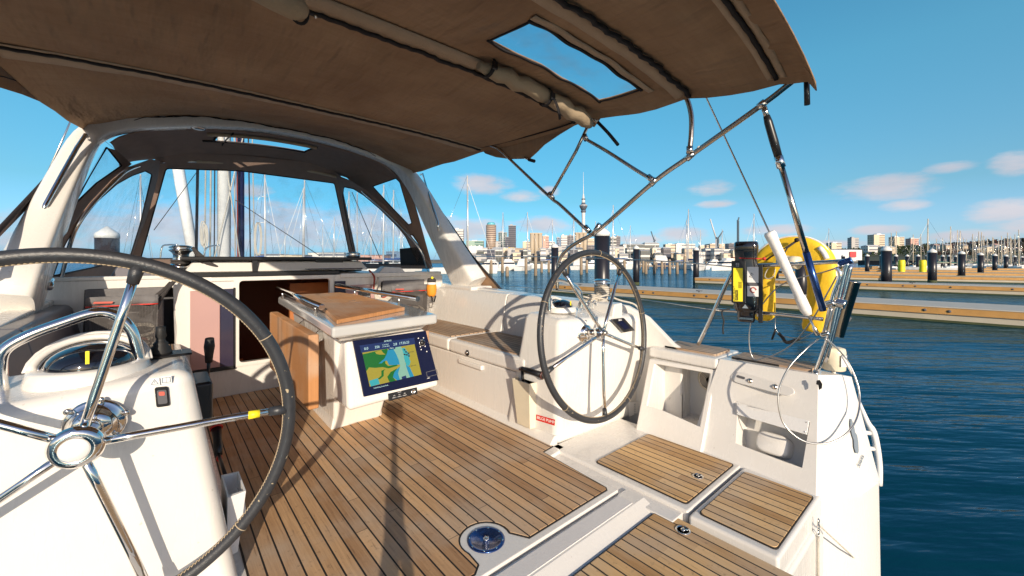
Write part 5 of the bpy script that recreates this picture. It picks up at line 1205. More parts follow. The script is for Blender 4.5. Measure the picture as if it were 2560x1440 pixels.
obj('stay_padding', M().tube([B0.lerp(T0, .08), B0.lerp(T0, .10), B0.lerp(T0, .15), B0.lerp(T0, .155), B0.lerp(T0, .25), B0.lerp(T0, .26), B0.lerp(T0, .37), B0.lerp(T0, .405), B0.lerp(T0, .415)], [.018, .026, .026, .022, .022, .0235, .0255, .030, .024], 14), 'white_tape', bs)
obj('turnbuckle', M().tube([B0, B0.lerp(T0, .03), B0.lerp(T0, .035), B0.lerp(T0, .09)], [.012, .010, .0055, .0055], 10), 'steel', bs)
# life-raft style canister and horseshoe buoy
cc = P(1865, 804, x=2.62); sd = V((.327, -.945, 0)); bk_ = V((.945, .327, 0))
cn = thing('rescue_canister', 'black plastic rescue sling canister with yellow and white labels tied to the stern rail', 'canister', cc)
hh = P(1865, 604, x=2.62).z - cc.z
prof = []
rr = .067
for f_, z in ((.0, 0), (.62, 0), (.70, .012), (.70, .055), (.78, .065), (.95, .075), (.98, .12), (.98, hh * .60), (.95, hh * .64), (.96, hh * .70), (.86, hh * .78), (.90, hh * .84), (.96, hh * .93), (.92, hh * .985), (.80, hh), (.0, hh)):
    prof.append([cc + V((0, 0, z)) + (sd * math.copysign(abs(math.cos(a)) ** .6, math.cos(a)) + bk_ * math.copysign(abs(math.sin(a)) ** .6, math.sin(a)) * .8) * rr * f_ for a in [R(15 * k) for k in range(25)]])
m = M(); m.grid(prof); mat('canister_black', (.010, .010, .013), .10, coat=.8); obj('canister_body', m, 'canister_black', cn)
def cbox(u0, u1, z0, z1, d0, d1): 
    f = lambda u, z, d_: cc + sd * u + V((0, 0, z)) - bk_ * d_
    return M().hexa([f(u0, z0, d0), f(u1, z0, d0), f(u1, z0, d1), f(u0, z0, d1)], [f(u0, z1, d0), f(u1, z1, d0), f(u1, z1, d1), f(u0, z1, d1)])
obj('side_box', cbox(-.074, .0, .115, .36, .03, .082), 'black_plastic', cn, .006)
yl = obj('yellow_label', cbox(-.064, -.016, .125, .318, .082, .0835), 'yellow', cn)
wl_ = obj('white_label', cbox(.006, .062, .155, .325, .058, .062), 'label_white', cn)
obj('lid_latch', cbox(-.055, -.01, .335, .42, .05, .068), 'black_plastic', cn, .004)
for k in range(2): obj('lid_rib', cbox(-.06, .055, .415 + k * .012, .419 + k * .012, .05, .066), 'canister_black', cn, .001)
f_ = lambda u, z, d_: cc + sd * u + V((0, 0, z)) - bk_ * d_
text('DAN BUOY', .017, f_(-.060, .17, .0845), (0, 0, 1), -sd, 'black_plastic', yl, 'lettering', .0003)
obj('label_patch', cbox(-.053, -.040, .13, .19, .0835, .0842), 'black_plastic', yl)
text('INFLATABLE', .010, f_(-.0465, .16, .0852), (0, 0, 1), -sd, 'yellow', yl, 'lettering', .0003)
for k in range(3): text('llllllllllllllllll lllllllll', .006, f_(-.035 + k * .006, .22, .0845), (0, 0, 1), -sd, 'black_plastic', yl, 'print', .0003)
for k in range(3): text('llllll llll', .007, f_(-.043, .345 - k * .008, .0845), sd, (0, 0, 1), 'label_white', yl, 'print', .0003)
text('777', .020, f_(.028, .275, .0630), (.327 * .4, -.945 * .4, .9), (-.2, .6, .3), 'black_plastic', wl_, 'lettering', .0003)
obj('label_stripe', cbox(.006, .062, .215, .235, .0620, .0626), 'pocket_grey', wl_)
obj('ring_mark', M().tube([f_(.036 + .014 * math.cos(a), .192 + .014 * math.sin(a), .0622) for a in [R(20 * k) for k in range(16)]], .0036, 6), 'red_soft', wl_)
obj('tie', M().tube([f_(-.075, hh * .80, .06), f_(.0, hh * .79, .07), f_(.09, hh * .785, .05)], .0030, 7), 'red', cn); obj('tie_bead', M().ball(f_(.09, hh * .785, .05), .010, seg=12, rings=8), 'red', cn)
obj('tether', M().tube(smooth_path([f_(-.085, .07, .02), f_(-.12, .062, .03), f_(-.125, .04, .03), f_(-.115, .0, .03), f_(-.12, -.04, .03), f_(-.118, -.08, .03)], 5), .0045, 7), 'black_rubber', cn)
obj('warning_triangle', M().prism([f_(-.02, .085, .060), f_(.012, .085, .060), f_(-.004, .108, .060)], -bk_ * .001), 'logo_grey', cn)
obj('base_plate', cbox(-.035, .035, .018, .03, .045, .052), 'steel', cn)
obj('back_frame', cbox(.062, .085, .0, .34, -.03, .02), 'black_plastic', cn, .004)
xb = 2.86
bp2 = [P(*p_, x=xb) for p_ in ((1909, 800), (1909, 752), (1905, 705), (1910, 672), (1928, 645), (1958, 628), (1990, 624), (2022, 630), (2046, 650), (2056, 690), (2054, 735), (2045, 780), (2033, 828))]
by = thing('horseshoe_buoy', 'yellow horseshoe lifebuoy hanging on the stern rail behind the padded wire', 'lifebuoy', P(1990, 830, x=xb))
sp5 = smooth_path(bp2, 5); rad = [.058 + .022 * math.sin(math.pi * i / (len(sp5) - 1)) for i in range(len(sp5))]; rad[0] = .035; rad[-1] = .05
obj('float', M().tube(sp5, rad, 16, flat=.62, up=(1, 0, 0)) if 0 else loft([(p_, (sp5[min(i + 1, len(sp5) - 1)] - sp5[max(i - 1, 0)]).normalized().cross(V((1, 0, 0))).normalized() * rad[i], V((.045, 0, 0))) for i, p_ in enumerate(sp5)], n=20, pw=.7), 'buoy_yellow', by)
obj('edge_tape', M().tube([p_ + (p_ - P(1985, 720, x=xb)).normalized() * rad[i] * .98 - V((.02, 0, 0)) for i, p_ in enumerate(sp5) if 14 < i < 50], .006, 6), 'white_tape', by)
obj('reflective_tape', M().tube([p_ - V((.047, 0, 0)) + V((0, .012, 0)) for p_ in sp5[1:14]], .011, 6, flat=.25, up=(0, 1, 0)), 'label_white', by)
obj('reflective_tape', M().tube([p_ + (p_ - P(1985, 720, x=xb)).normalized() * rad[i] * .7 - V((.040, 0, 0)) for i, p_ in list(enumerate(sp5))[38:43]], .014, 6), 'label_white', by)
lt = P(1974, 655, x=2.74)
lm = obj('buoy_light', M().lathe(lt, [(.001, -.07), (.024, -.065), (.034, -.05), (.036, -.012), (.030, .0), (.036, .01), (.036, .05), (.001, .055)], axis=(-.3, -.9, -.1), seg=22), 'ivory_plastic', by)
obj('light_lens', M().ball(lt + V((.02, .06, 0)), .032, seg=18, rings=10), 'window_film', by)
for pts in ([(1996, 600, 2.78), (1968, 620, 2.78), (1952, 648, 2.76)], [(1990, 602, 2.78), (1955, 625, 2.78), (1915, 650, 2.78)]):
    obj('lashing', M().tube([P(p_[0], p_[1], x=p_[2]) for p_ in pts], .004, 6), 'rope_dark', by)
obj('knot', M().ball(P(1992, 600, x=2.78), .013, seg=10, rings=6), 'binding', by)
cab('cord', [(1938, 658), (1920, 672), (1912, 690), (1920, 697), (1934, 690), (1938, 672)], .003, 2.72, 'rope', 'pale thin cord looped on the rail by the yellow lifebuoy', 'cord')
m = M(); m.tube([P(1940, 822, x=2.7), P(1930, 848, x=2.7)], .013, 8, flat=.4)
o_ = solo('clip_line', m, 'black_rubber', 'black clips and strap dangling on a thin line below the stern rail', 'line')
obj('strap', M().tube(smooth_path([P(*p_, x=2.7) for p_ in ((1946, 833), (1955, 842), (1966, 856), (1984, 852), (2000, 846))], 4), .009, 8, flat=.5), 'black_rubber', o_)
obj('thin_line', M().tube([P(*p_, x=2.7) for p_ in ((1938, 790), (1938, 822), (1950, 838), (2000, 848), (2040, 828))], .0022, 6), 'wire', o_)
# lifelines
cab('lifeline', [(1845, 668, 2.72), (1640, 652, 2.75), (1392, 642.5, 2.75), (1180, 641, 2.7)], .0042, 2.7, 'steel', 'upper wire lifeline stretched along the deck edge towards the bow')
cab('lifeline', [(1788, 775, 2.72), (1600, 748, 2.78), (1420, 728, 2.78), (1240, 712, 2.78)], .0038, 2.7, 'steel', 'lower wire lifeline passing behind the far wheel')
# shackle and lines on the transom
shk = P(2046, 1306, y=.462)
sk = thing('shackle', 'steel shackle with cords hanging on the inner face of the open stern', 'shackle', shk - V((0, 0, .2)))
for z, r_ in ((0, .012), (-.026, .010), (-.05, .012)):
    obj('ring', M().tube([shk + V((math.cos(R(a)) * r_ * .75, 0, z + math.sin(R(a)) * r_ * 1.3)) for a in range(0, 360, 24)], .0028, 7, closed=True), 'steel', sk)
obj('pin', M().tube([shk + V((-.012, 0, -.012)), shk + V((.012, 0, -.012))], .004, 8), 'steel', sk)
obj('cord', M().tube([shk + V((-.004, 0, -.06)), shk + V((-.010, 0, -.30))], .0045, 7), 'rope', sk); obj('cord', M().tube([shk + V((.008, 0, -.06)), shk + V((.004, 0, -.30))], .003, 7), 'rope', sk)
obj('cord', M().tube([shk + V((.006, -.002, -.015)), P(2120, 1380, y=.40), P(2200, 1460, y=.36)], .0034, 7), 'rope', sk)

# the photographer's tripod stands under the camera, its shadow falls across the sole
tp = thing('camera_tripod', 'slim black camera tripod whose shadow falls over the teak sole', 'tripod', (0, 0, .004))
obj('centre_column', M().tube([(0, 0, .42), (0, 0, .93)], .018, 12), 'black_plastic', tp)
obj('tripod_head', M().box((-.05, -.05, .90), (.05, .05, .99)), 'black_plastic', tp, .01)
for a in (200, 320, 80): obj('leg', M().tube([(0, 0, .60), (.20 * math.cos(R(a)), .20 * math.sin(R(a)), .01)], [.022, .013], 10), 'black_plastic', tp)
obj('leg_collar', M().tube([(0, 0, .52), (0, 0, .62)], .040, 12), 'black_plastic', tp)

# ================================================================ own mast and rigging
mb = V((.90, 9.2, .95))
my = thing('yacht_mast', 'white mast with halyards rising ahead of the sprayhood window', 'mast', mb)
obj('mast_tube', M().tube([mb, mb + V((0, 0, 15))], .105, 20), 'white_tape', my)
obj('boom_cover', M().tube([mb + V((.27, .05, -.05)), mb + V((.27, .05, 8))], .055, 12), 'navy', my)
for k, (dx_, r_, mt) in enumerate(((-.42, .022, 'black_plastic'), (-.30, .012, 'rope'), (-.22, .014, 'rope'), (-.16, .010, 'rope_dark'), (.16, .012, 'rope'), (.20, .012, 'rope_red'), (.40, .012, 'rope_dark'), (.47, .010, 'rope'))):
    obj('halyard', M().tube([mb + V((dx_, -.12, -.02)), mb + V((dx_ * .7, -.05, 9))], r_, 8), mt, my)
obj('halyard', M().tube([mb + V((-.20, -.2, 0)), mb + V((.30, -.2, 2.6))], .011, 6), 'rope', my); obj('halyard', M().tube([mb + V((.22, -.2, .2)), mb + V((-.15, -.2, 3.2))], .011, 6), 'rope', my)
m = M()
for k in range(3): m.tube([mb + V((-.33 + .035 * math.cos(a) + .02 * k, -.2, .62 + .22 * math.sin(a) - .03 * k)) for a in [R(20 * j) for j in range(18)]], .010, 6, closed=True)
obj('coiled_rope', m, 'rope', my)
m = M()
for k in range(2): m.tube([mb + V((.50 + .05 * math.cos(a) + .02 * k, -.2, .55 + .32 * math.sin(a))) for a in [R(20 * j) for j in range(18)]], .010, 6, closed=True)
obj('coiled_rope', m, 'rope', my)
fb = D(488, 11.5, .9)
solo('furled_sail', M().tube([fb, fb + V((-.30, .2, 2.3)), fb + V((-1.6, 0, 12))], [.13, .14, .10], 14), 'white_tape', 'white furled headsail standing left of the mast', 'sail')
def wire(pts, label, r=.006, mt='rope_dark', cat='rigging wire'): return solo('rigging_wire', M().tube(pts, r, 6), mt, label, cat)
wire([P(385, 575, d=6.6), P(492, 430, d=8.5)], 'dark line slanting up from the deck left of the furled sail')
wire([P(588, 500, d=7), P(800, 640, d=6.5)], 'dark line slanting down right of the mast to the coachroof')
wire([P(880, 480, d=7), P(950, 645, d=6.5)], 'thin dark shroud seen through the right quarter window')
wire([P(105, 465, d=4.2), P(184, 286, d=4.6), P(300, 0, d=5.2)], 'pale shroud wire left of the arch', .009, 'steel')
m = M(); m.tube(smooth_path([P(400, 655, d=6.4), P(405, 618, d=6.4), P(420, 612, d=6.4), P(445, 612, d=6.4)], 4), .012, 8); solo('deck_hoop', m, 'steel', 'small steel deck hoop seen behind the left winch', 'rail')
m = M(); m.tube(smooth_path([P(508, 650, d=6.6), P(513, 625, d=6.6), P(525, 616, d=6.6), P(548, 613, d=6.6)], 4), .012, 8); solo('deck_hoop', m, 'steel', 'small steel deck hoop seen left of the mast foot', 'rail')

# ================================================================ docks and piles
def dockseg(pa, pb, zt, width, label, deck='dock_deck'):
    """pa, pb: near top edge end points on the plane z = zt"""
    a, b = pa, pb; d = (b - a).normalized(); n = V((-d.y, d.x, 0))
    if n.dot(fw) < 0: n = -n
    c = (a + b) / 2
    t = thing('floating_dock', label, 'dock', V((c.x, c.y, ZW)), 'floating docks of the marina')
    def sl(o0, o1, z0, z1, e0=0, e1=0):
        return M().hexa([a + n * o0 - d * e0 + V((0, 0, z0 - zt)), b + n * o0 + d * e1 + V((0, 0, z0 - zt)), b + n * o1 + d * e1 + V((0, 0, z0 - zt)), a + n * o1 - d * e0 + V((0, 0, z0 - zt))],
                        [a + n * o0 - d * e0 + V((0, 0, z1 - zt)), b + n * o0 + d * e1 + V((0, 0, z1 - zt)), b + n * o1 + d * e1 + V((0, 0, z1 - zt)), a + n * o1 - d * e0 + V((0, 0, z1 - zt))])
    obj('deck', sl(-.02, width + .02, zt - .03, zt), deck, t)
    obj('waler', sl(.0, .10, zt - .24, zt - .032), 'timber', t); obj('waler', sl(width - .1, width, zt - .24, zt - .032), 'timber', t)
    obj('float', sl(.06, width - .06, ZW - .15, zt - .242), 'concrete', t)
    obj('weed_line', sl(.05, width - .05, ZW - .1, ZW + .07, .003, .003), 'weed', t)
    L_ = (b - a).length; rs = random.Random(int(L_ * 10)); u = 1.2
    k = 0
    while u < L_ - .6 and k < 40:
        for s_ in (0, rs.choice((.0, .55))):
            p_ = a + d * (u + s_) - n * .001 + V((0, 0, -.135))
            if (p_ - V((0, 0, H))).length < 40: obj('dock_bolt', M().lathe(p_, [(.045, 0), (.045, .02), (.02, .03), (.001, .03)], axis=-n, seg=10), 'pocket_grey', t)
            k += 1
        u += rs.uniform(1.6, 2.8)
    for q_ in range(int(L_ / 5.5)):
        p_ = a + d * (2 + q_ * 5.5 + rs.uniform(0, 2)) + n * .25
        if (p_ - V((0, 0, H))).length < 45: obj('cleat', M().tube([p_ - d * .14 + V((0, 0, .07)), p_ + d * .14 + V((0, 0, .07))], .018, 6).tube([p_, p_ + V((0, 0, .07))], .03, 6), 'pocket_grey', t)
    return t
ZT = -.4
def Pz(px, py): return P(px, py, z=ZT)
dockseg(Pz(1375, 710.5), Pz(2760, 790), ZT, 2.4, 'nearest floating dock, running right behind the lifebuoy')
dockseg(Pz(1737, 694), Pz(2700, 722), ZT, 2.4, 'second floating dock, with its square end beside a black pile')
dockseg(Pz(1905, 684), Pz(2700, 696.4), ZT, 3.0, deck='deck_brown', label='third floating dock back, seen above the second one')
dockseg(Pz(1955, 678), Pz(2700, 685.5), ZT, 3.4, deck='deck_brown', label='fourth floating dock back, in the right background')
dockseg(Pz(2060, 673), Pz(2750, 678.6), ZT, 3.4, deck='deck_brown', label='fifth floating dock back, in the right background')
dockseg(Pz(2110, 669), Pz(2800, 673), ZT, 3.4, deck='deck_brown', label='second-farthest floating dock, right background')
dockseg(Pz(2180, 666), Pz(2800, 668.6), ZT, 3.4, deck='deck_brown', label='farthest floating dock, below the rock breakwater')
def pile(px, wpx, ptop, label, d=None, dia=.5):
    d = d or dia * F / wpx; c = D(px, d, ZW); top = H + (CY - ptop) * d / F; r = dia / 2; hc = .62 * r * 2
    t = thing('mooring_pile', label, 'pile', c, 'black piles with white conical caps')
    obj('post', M().lathe(c - V((0, 0, .5)), [(r, 0), (r, top - hc - ZW + .5)], seg=24), 'pile_black', t)
    z = top - hc - ZW
    obj('growth_band', M().lathe(c - V((0, 0, .1)), [(r * 1.012, 0), (r * 1.018, .15), (r * 1.012, .32)], seg=24), 'weed', t)
    obj('cap', M().lathe(c, [(r * 1.03, z - r * .05), (r * 1.03, z + r * .35), (r * .96, z + r * .5), (r * .10, z + hc), (.001, z + hc)], seg=24), 'boat_white', t)
for a_ in ((1505, 38, 566, 'thick black pile with white cone cap behind the far wheel'), (1387, 18, 608, 'black pile with white cap just left of the far wheel'), (1590.5, 15.5, 613, 'black pile with white cap right of the far wheel'),
           (1740, 14, 617, 'black pile with white cap at the end of the second dock'), (2216, 21, 614, 'tall black pile with white cap at the right, nearest of its row'), (2330.5, 17, 621, 'second black pile along the right-hand row'), (2404, 13, 627, 'third black pile along the right-hand row'),
           (2451.5, 11, 631, 'fourth black pile along the right-hand row'), (2487, 9, 634, 'fifth black pile along the right-hand row'), (2515, 8, 636, 'sixth black pile along the right-hand row'), (2537, 7, 638, 'seventh black pile along the right-hand row'), (2555, 6, 640, 'last black pile at the right edge'),
           (2168, 9, 635, 'small black pile behind the docks, right of the steel rod holder'), (2204, 8, 635, 'small black pile just left of the tall right-hand pile'), (2240, 8, 636, 'small black pile before the yellow posts'), (2268, 8, 636, 'small black pile between the two yellow posts'), (2295, 8, 636, 'small black pile right of the middle yellow post'),
           (2318, 7, 636, 'small black pile left of the second tall pile'), (2357, 7, 637, 'small far pile left of the breakwater'), (2373, 7, 637, 'small far pile at the breakwater'), (2390, 7, 638, 'small far pile before the breakwater rocks'), (2108, 8, 636, 'small black pile behind the rail end'),
           (2003, 26, 625, 'black pile behind the lifebuoy'), (1939, 13, 630, 'black pile seen through the lifebuoy opening'), (268, 46, 566, 'thick pile with white cone cap seen through the left quarter window')):
    pile(*a_, dia=.6 if a_[0] > 2210 else .5)
def near_label(px, top, marks, base, used={}):
    n_ = min(marks, key=lambda q: abs(q[0] - px)); sd_ = 'left of' if px < n_[0] else 'right of'
    for adj in ('tall', 'mid-height', 'short'):
        if adj == ('tall' if top < 545 else 'mid-height' if top < 575 else 'short'): break
    for far in ('', 'slightly farther ', 'still farther ', 'farthest '):
        l_ = '%s%s %s %s the %s' % (far, base.replace('sailboat', adj + '-masted sailboat', 1), '', sd_, n_[1]); l_ = ' '.join(l_.split())
        if l_ not in used: used[l_] = 1; return l_
    return l_
for i, (px, pt_, d) in enumerate(((1256, 640, 62), (1268, 666, 50), (1315, 645, 58), (1339, 634, 52), (1354, 655, 66), (1372, 650, 66), (1420, 648, 60), (1453, 641, 56), (1467, 650, 64), (1545, 648, 60), (1561, 650, 60), (1608, 652, 66), (1636, 645, 60), (1674, 648, 58), (1712, 640, 60), (1615, 655, 58), (1655, 652, 58), (1693, 655, 58), (1228, 650, 60), (1394, 655, 70))):
    c = D(px, d, ZW); top = H + (CY - pt_) * d / F
    t = solo('wooden_pile', M().lathe(c - V((0, 0, .5)), [(.22, 0), (.20, top - ZW + .3), (.12, top - ZW + .5)], seg=10), 'pile_wood', near_label(px, 640 - (664 - pt_), [(1250, 'second motorboat'), (1312, 'third motorboat'), (1387, 'black pile by the far wheel'), (1453, 'sky tower'), (1505, 'thick pile'), (1590, 'pile right of the far wheel'), (1650, 'dark motor yacht'), (1740, 'second dock end')], 'wooden pile'), 'pile', 'weathered wooden piles off the motorboats', base=c)
jt = thing('jetty', 'low wooden jetty on posts before the large motor yacht', 'jetty', D(1680, 92, ZW))
a_, b_ = D(1590, 92, -.15), D(1775, 92, -.15)
obj('jetty_deck', M().hexa([a_ + V((0, 0, -.25)), b_ + V((0, 0, -.25)), b_ + fw * 1.5 + V((0, 0, -.25)), a_ + fw * 1.5 + V((0, 0, -.25))], [a_, b_, b_ + fw * 1.5, a_ + fw * 1.5]), 'pile_wood', jt)
for k in range(9):
    p_ = a_.lerp(b_, (k + .5) / 9); obj('post', M().lathe(V((p_.x, p_.y, ZW)) - fw * .1, [(.14, 0), (.14, 1.5)], seg=8), 'pile_wood', jt)

# ================================================================ boats
def hullmesh(L_, B_, fb_, col):
    m = M(); rows = []
    for i in range(11):
        t = i / 10; y = -L_ / 2 + L_ * t; w_ = B_ / 2 * (1 - max(0, (t - .35) / .65) ** 2.2) * (.82 + .18 * min(1, t * 4)); w_ = max(w_, .02); zz = fb_ * (.82 + .35 * t * t)
        rows.append([V((-w_ * .55, y, -.3)), V((-w_ * .8, y, .05)), V((-w_, y + .12 * t, zz)), V((w_, y + .12 * t, zz)), V((w_ * .8, y, .05)), V((w_ * .55, y, -.3))])
    m.grid([r_ + [r_[0]] for r_ in rows], smooth=False); m.f.append(tuple(range(6))); m.sm.append(False); return m
def put(t, loc, hd, s=1):
    t.location = loc; t.rotation_euler = (0, 0, hd); t.scale = (s, s, s)
def motorboat(name, label, cat, L_=10, stripe='boat_blue', fly=False, grp=None):
    t = thing(name, label, cat, (0, 0, 0), grp)
    obj('hull', hullmesh(L_, L_ * .33, L_ * .13, 0), 'boat_white', t)
    z = L_ * .12
    c = M().hexa([(-L_ * .12, -L_ * .30, z), (L_ * .12, -L_ * .30, z), (L_ * .09, L_ * .26, z), (-L_ * .09, L_ * .26, z)], [(-L_ * .105, -L_ * .26, z + L_ * .15), (L_ * .105, -L_ * .26, z + L_ * .15), (L_ * .07, L_ * .10, z + L_ * .15), (-L_ * .07, L_ * .10, z + L_ * .15)])
    cb = obj('cabin', c, 'boat_white', t, .05)
    w_ = M().hexa([(-L_ * .119, -L_ * .27, z + L_ * .07), (L_ * .119, -L_ * .27, z + L_ * .07), (L_ * .088, L_ * .20, z + L_ * .07), (-L_ * .088, L_ * .20, z + L_ * .07)], [(-L_ * .112, -L_ * .26, z + L_ * .12), (L_ * .112, -L_ * .26, z + L_ * .12), (L_ * .078, L_ * .15, z + L_ * .12), (-L_ * .078, L_ * .15, z + L_ * .12)])
    obj('window', w_, 'boat_window', cb)
    if fly:
        obj('flybridge', M().hexa([(-L_ * .10, -L_ * .22, z + L_ * .155), (L_ * .10, -L_ * .22, z + L_ * .155), (L_ * .08, L_ * .05, z + L_ * .155), (-L_ * .08, L_ * .05, z + L_ * .155)], [(-L_ * .09, -L_ * .20, z + L_ * .21), (L_ * .09, -L_ * .20, z + L_ * .21), (L_ * .07, L_ * .02, z + L_ * .22), (-L_ * .07, L_ * .02, z + L_ * .22)]), 'boat_white', t, .03)
    obj('railing', M().tube([(L_ * .11 * s_, L_ * y_, z + L_ * .075) for s_, y_ in ((1, .0), (.95, .2), (.5, .40), (0, .47))], .03, 5).tube([(-L_ * .11 * s_, L_ * y_, z + L_ * .075) for s_, y_ in ((1, .0), (.95, .2), (.5, .40), (0, .47))], .03, 5), 'steel', t)
    obj('aerial', M().tube([(0, -L_ * .05, z + L_ * .15), (0, -L_ * .08, z + L_ * .38)], .035, 5), 'mast_metal', t)
    return t
def sailboat(name, label, L_=11, mh=15, hullc='boat_white', cover='sail_blue', mastc='mast_metal', grp=None):
    t = thing(name, label, 'sailboat', (0, 0, 0), grp)
    obj('hull', hullmesh(L_, L_ * .30, L_ * .11, 0), hullc, t); z = L_ * .10
    cb = obj('cabin', M().hexa([(-L_ * .09, -L_ * .15, z), (L_ * .09, -L_ * .15, z), (L_ * .06, L_ * .22, z), (-L_ * .06, L_ * .22, z)], [(-L_ * .075, -L_ * .13, z + L_ * .05), (L_ * .075, -L_ * .13, z + L_ * .05), (L_ * .05, L_ * .18, z + L_ * .04), (-L_ * .05, L_ * .18, z + L_ * .04)]), 'boat_white', t, .04)
    ms = obj('mast', M().tube([(0, L_ * .06, z), (0, L_ * .05, z + mh)], [.16, .11], 8), mastc, t)
    for f_ in (.45, .72): obj('spreader', M().tube([(-.9 * (1.2 - f_), L_ * .055, z + mh * f_), (.9 * (1.2 - f_), L_ * .055, z + mh * f_)], .05, 5), mastc, ms)
    obj('boom', M().tube([(0, L_ * .05, z + 1.2), (0, -L_ * .32, z + 1.3)], .08, 8), mastc, t)
    obj('sail_cover', M().tube([(0, L_ * .04, z + 1.45), (0, -L_ * .12, z + 1.42), (0, -L_ * .31, z + 1.4)], [.22, .17, .10], 10), cover, t)
    obj('forestay', M().tube([(0, L_ * .47, z + .2), (0, L_ * .05, z + mh * .93)], .035, 6), 'boat_white', t)
    obj('backstay', M().tube([(0, -L_ * .48, z + .2), (0, L_ * .05, z + mh)], .022, 5), 'steel', t)
    for s_ in (-1, 1): obj('shroud', M().tube([(s_ * L_ * .14, L_ * .04, z + .1), (0, L_ * .05, z + mh * .95)], .02, 5), 'steel', t)
    return t
rb2 = random.Random(11)
# moored motorboats in front of the city
mo = motorboat('motorboat', 'white motorboat at the left end of the row, just right of the arch', 'motorboat', 10, fly=True, grp='moored motorboats before the city')
put(mo, D(1222, 74, ZW), R(40), .62)
for px, d, hd, s_, lb in ((1262, 78, 75, 1.0, 'white motorboat between two wooden piles, second from the arch'), (1312, 78, -65, 1.05, 'white motorboat with pointed bow to the right, third from the arch'), (1385, 92, 80, 1.0, 'white motorboat behind the black pile left of the far wheel'),
                          (1452, 84, -70, 1.15, 'white motorboat seen through the far wheel, left part'), (1545, 88, 70, 1.0, 'white motorboat seen just right of the thick pile'), (1478, 90, 60, .9, 'white motorboat half hidden by the thick pile'),
                          (1750, 80, -75, 1.15, 'white motorboat right of the fourth black pile'), (1813, 78, 72, 1.1, 'white motorboat left of the black canister'), (1780, 110, 60, 1.0, 'distant white motorboat between two larger ones')):
    c = copy_tree(mo); put(c, D(px, d, ZW), R(hd), s_ * .64); c['label'] = lb
sy = motorboat('motor_yacht', 'long dark-hulled motor yacht with stacked white decks', 'motor yacht', 26, fly=True)
for ch in sy.children:
    if ch.name.startswith('hull'): ch.data.materials[0] = MT['boat_blue']
obj('upper_deck', M().hexa([(-2.4, -7, 6.6), (2.4, -7, 6.6), (1.8, 3, 6.6), (-1.8, 3, 6.6)], [(-2.2, -6, 8.0), (2.2, -6, 8.0), (1.6, 1.5, 8.0), (-1.6, 1.5, 8.0)]), 'boat_white', sy)
put(sy, D(1650, 120, ZW), R(-58), .60); sy.scale = (.62, .62, .38)
sy2 = copy_tree(sy); put(sy2, D(1560, 150, ZW), R(70), .5); sy2.scale = (.5, .5, .32); sy2['label'] = 'smaller dark-hulled motor yacht left of the long one'
# sailboats whose masts stand against the sky
sb = sailboat('sailboat', 'tall-masted sailboat just right of the arch', 11, 15, grp='moored sailboats')
SB = [(1160, 437, 60, 'blue'), (1259, 528, 90, 'b'), (1314, 528, 95, 'b'), (1377, 547, 110, 'b'), (1437, 534, 120, 'b'), (1491, 552, 130, 'b'), (1538, 512, 95, 'b'), (1579, 562, 130, 'b'), (1725, 520, 90, 'b'), (1713, 546, 100, 'b'), (1752, 573, 130, 'b'), (1808, 570, 125, 'b'), (1889, 532, 95, 'b'), (2076, 568, 120, 'b'), (1635, 585, 150, 'b'),
      (657, 425, 62, 'b'), (770, 448, 66, 'b'), (764, 470, 75, 'b'), (893, 478, 70, 'b'), (966, 460, 62, 'b'), (990, 474, 70, 'b'), (878, 478, 80, 'b'), (347, 430, 52, 'b'), (708, 556, 110, 'b'), (803, 560, 120, 'b'), (840, 540, 95, 'b'), (932, 540, 100, 'b'), (1003, 530, 90, 'b'), (560, 560, 120, 'b'), (1010, 560, 130, 'b')]
where = {1160: 'right of the arch leg', 1259: 'before the brown tower', 1314: 'left of the concrete silo', 1377: 'above the black pile', 1437: 'left of the sky tower', 1491: 'right of the sky tower', 1538: 'right of the thick pile'}
WM = [(300, 'left quarter window edge'), (560, 'mast of the yacht'), (657, 'front window centre'), (768, 'front window right part'), (885, 'right window pillar'), (966, 'hoop in the right quarter window')]
CM = [(1600, 'pier apartments'), (1725, 'wide white block'), (1795, 'crane'), (1889, 'black canister'), (2076, 'cream hill block')]
RM = [(2216, 'tall right-hand pile'), (2254, 'left yellow post'), (2307, 'right yellow post'), (2330, 'second black pile'), (2404, 'third black pile'), (2451, 'fourth black pile'), (2487, 'fifth black pile'), (2515, 'sixth black pile'), (2537, 'seventh black pile'), (2555, 'last black pile')]
for i, (px, top, d, _) in enumerate(SB):
    mh = (CY - top) * d / F + H - ZW - 1.1
    c = sb if i == 0 else copy_tree(sb)
    s_ = mh / 15.0; put(c, D(px, d, ZW), R(rb2.choice((30, 60, 200, 240, -20, 100))), s_)
    if px < 1100: c['label'] = near_label(px, top, WM, 'sailboat'); c['group'] = 'sailboats behind the sprayhood windows'
    elif px in where: c['label'] = 'moored sailboat with bare mast ' + where[px]
    else: c['label'] = near_label(px, top, CM, 'moored sailboat'); c['group'] = 'sailboats off the city waterfront'
sb3 = sailboat('sailboat', 'moored sailboat in the crowded marina on the right', 11, 13, cover='sail_green', mastc='mast_tan', grp='sailboats of the right-hand marina')
RS = [(2230, 574, 75), (2246, 572, 80), (2285, 580, 85), (2327, 541, 70), (2345, 592, 110), (2361, 590, 110), (2379, 560, 75), (2396, 569, 80), (2403, 572, 95), (2413, 590, 105), (2430, 580, 100), (2445, 573, 82), (2452, 575, 92), (2462, 584, 100), (2470, 590, 108), (2486, 590, 112), (2498, 592, 100), (2510, 590, 118), (2517, 576, 85), (2524, 586, 104), (2533, 590, 100), (2546, 568, 78), (2552, 588, 96), (2300, 580, 96), (2376, 590, 120), (2436, 592, 116), (2480, 586, 90), (2540, 582, 108), (2420, 594, 120), (2503, 584, 88)]
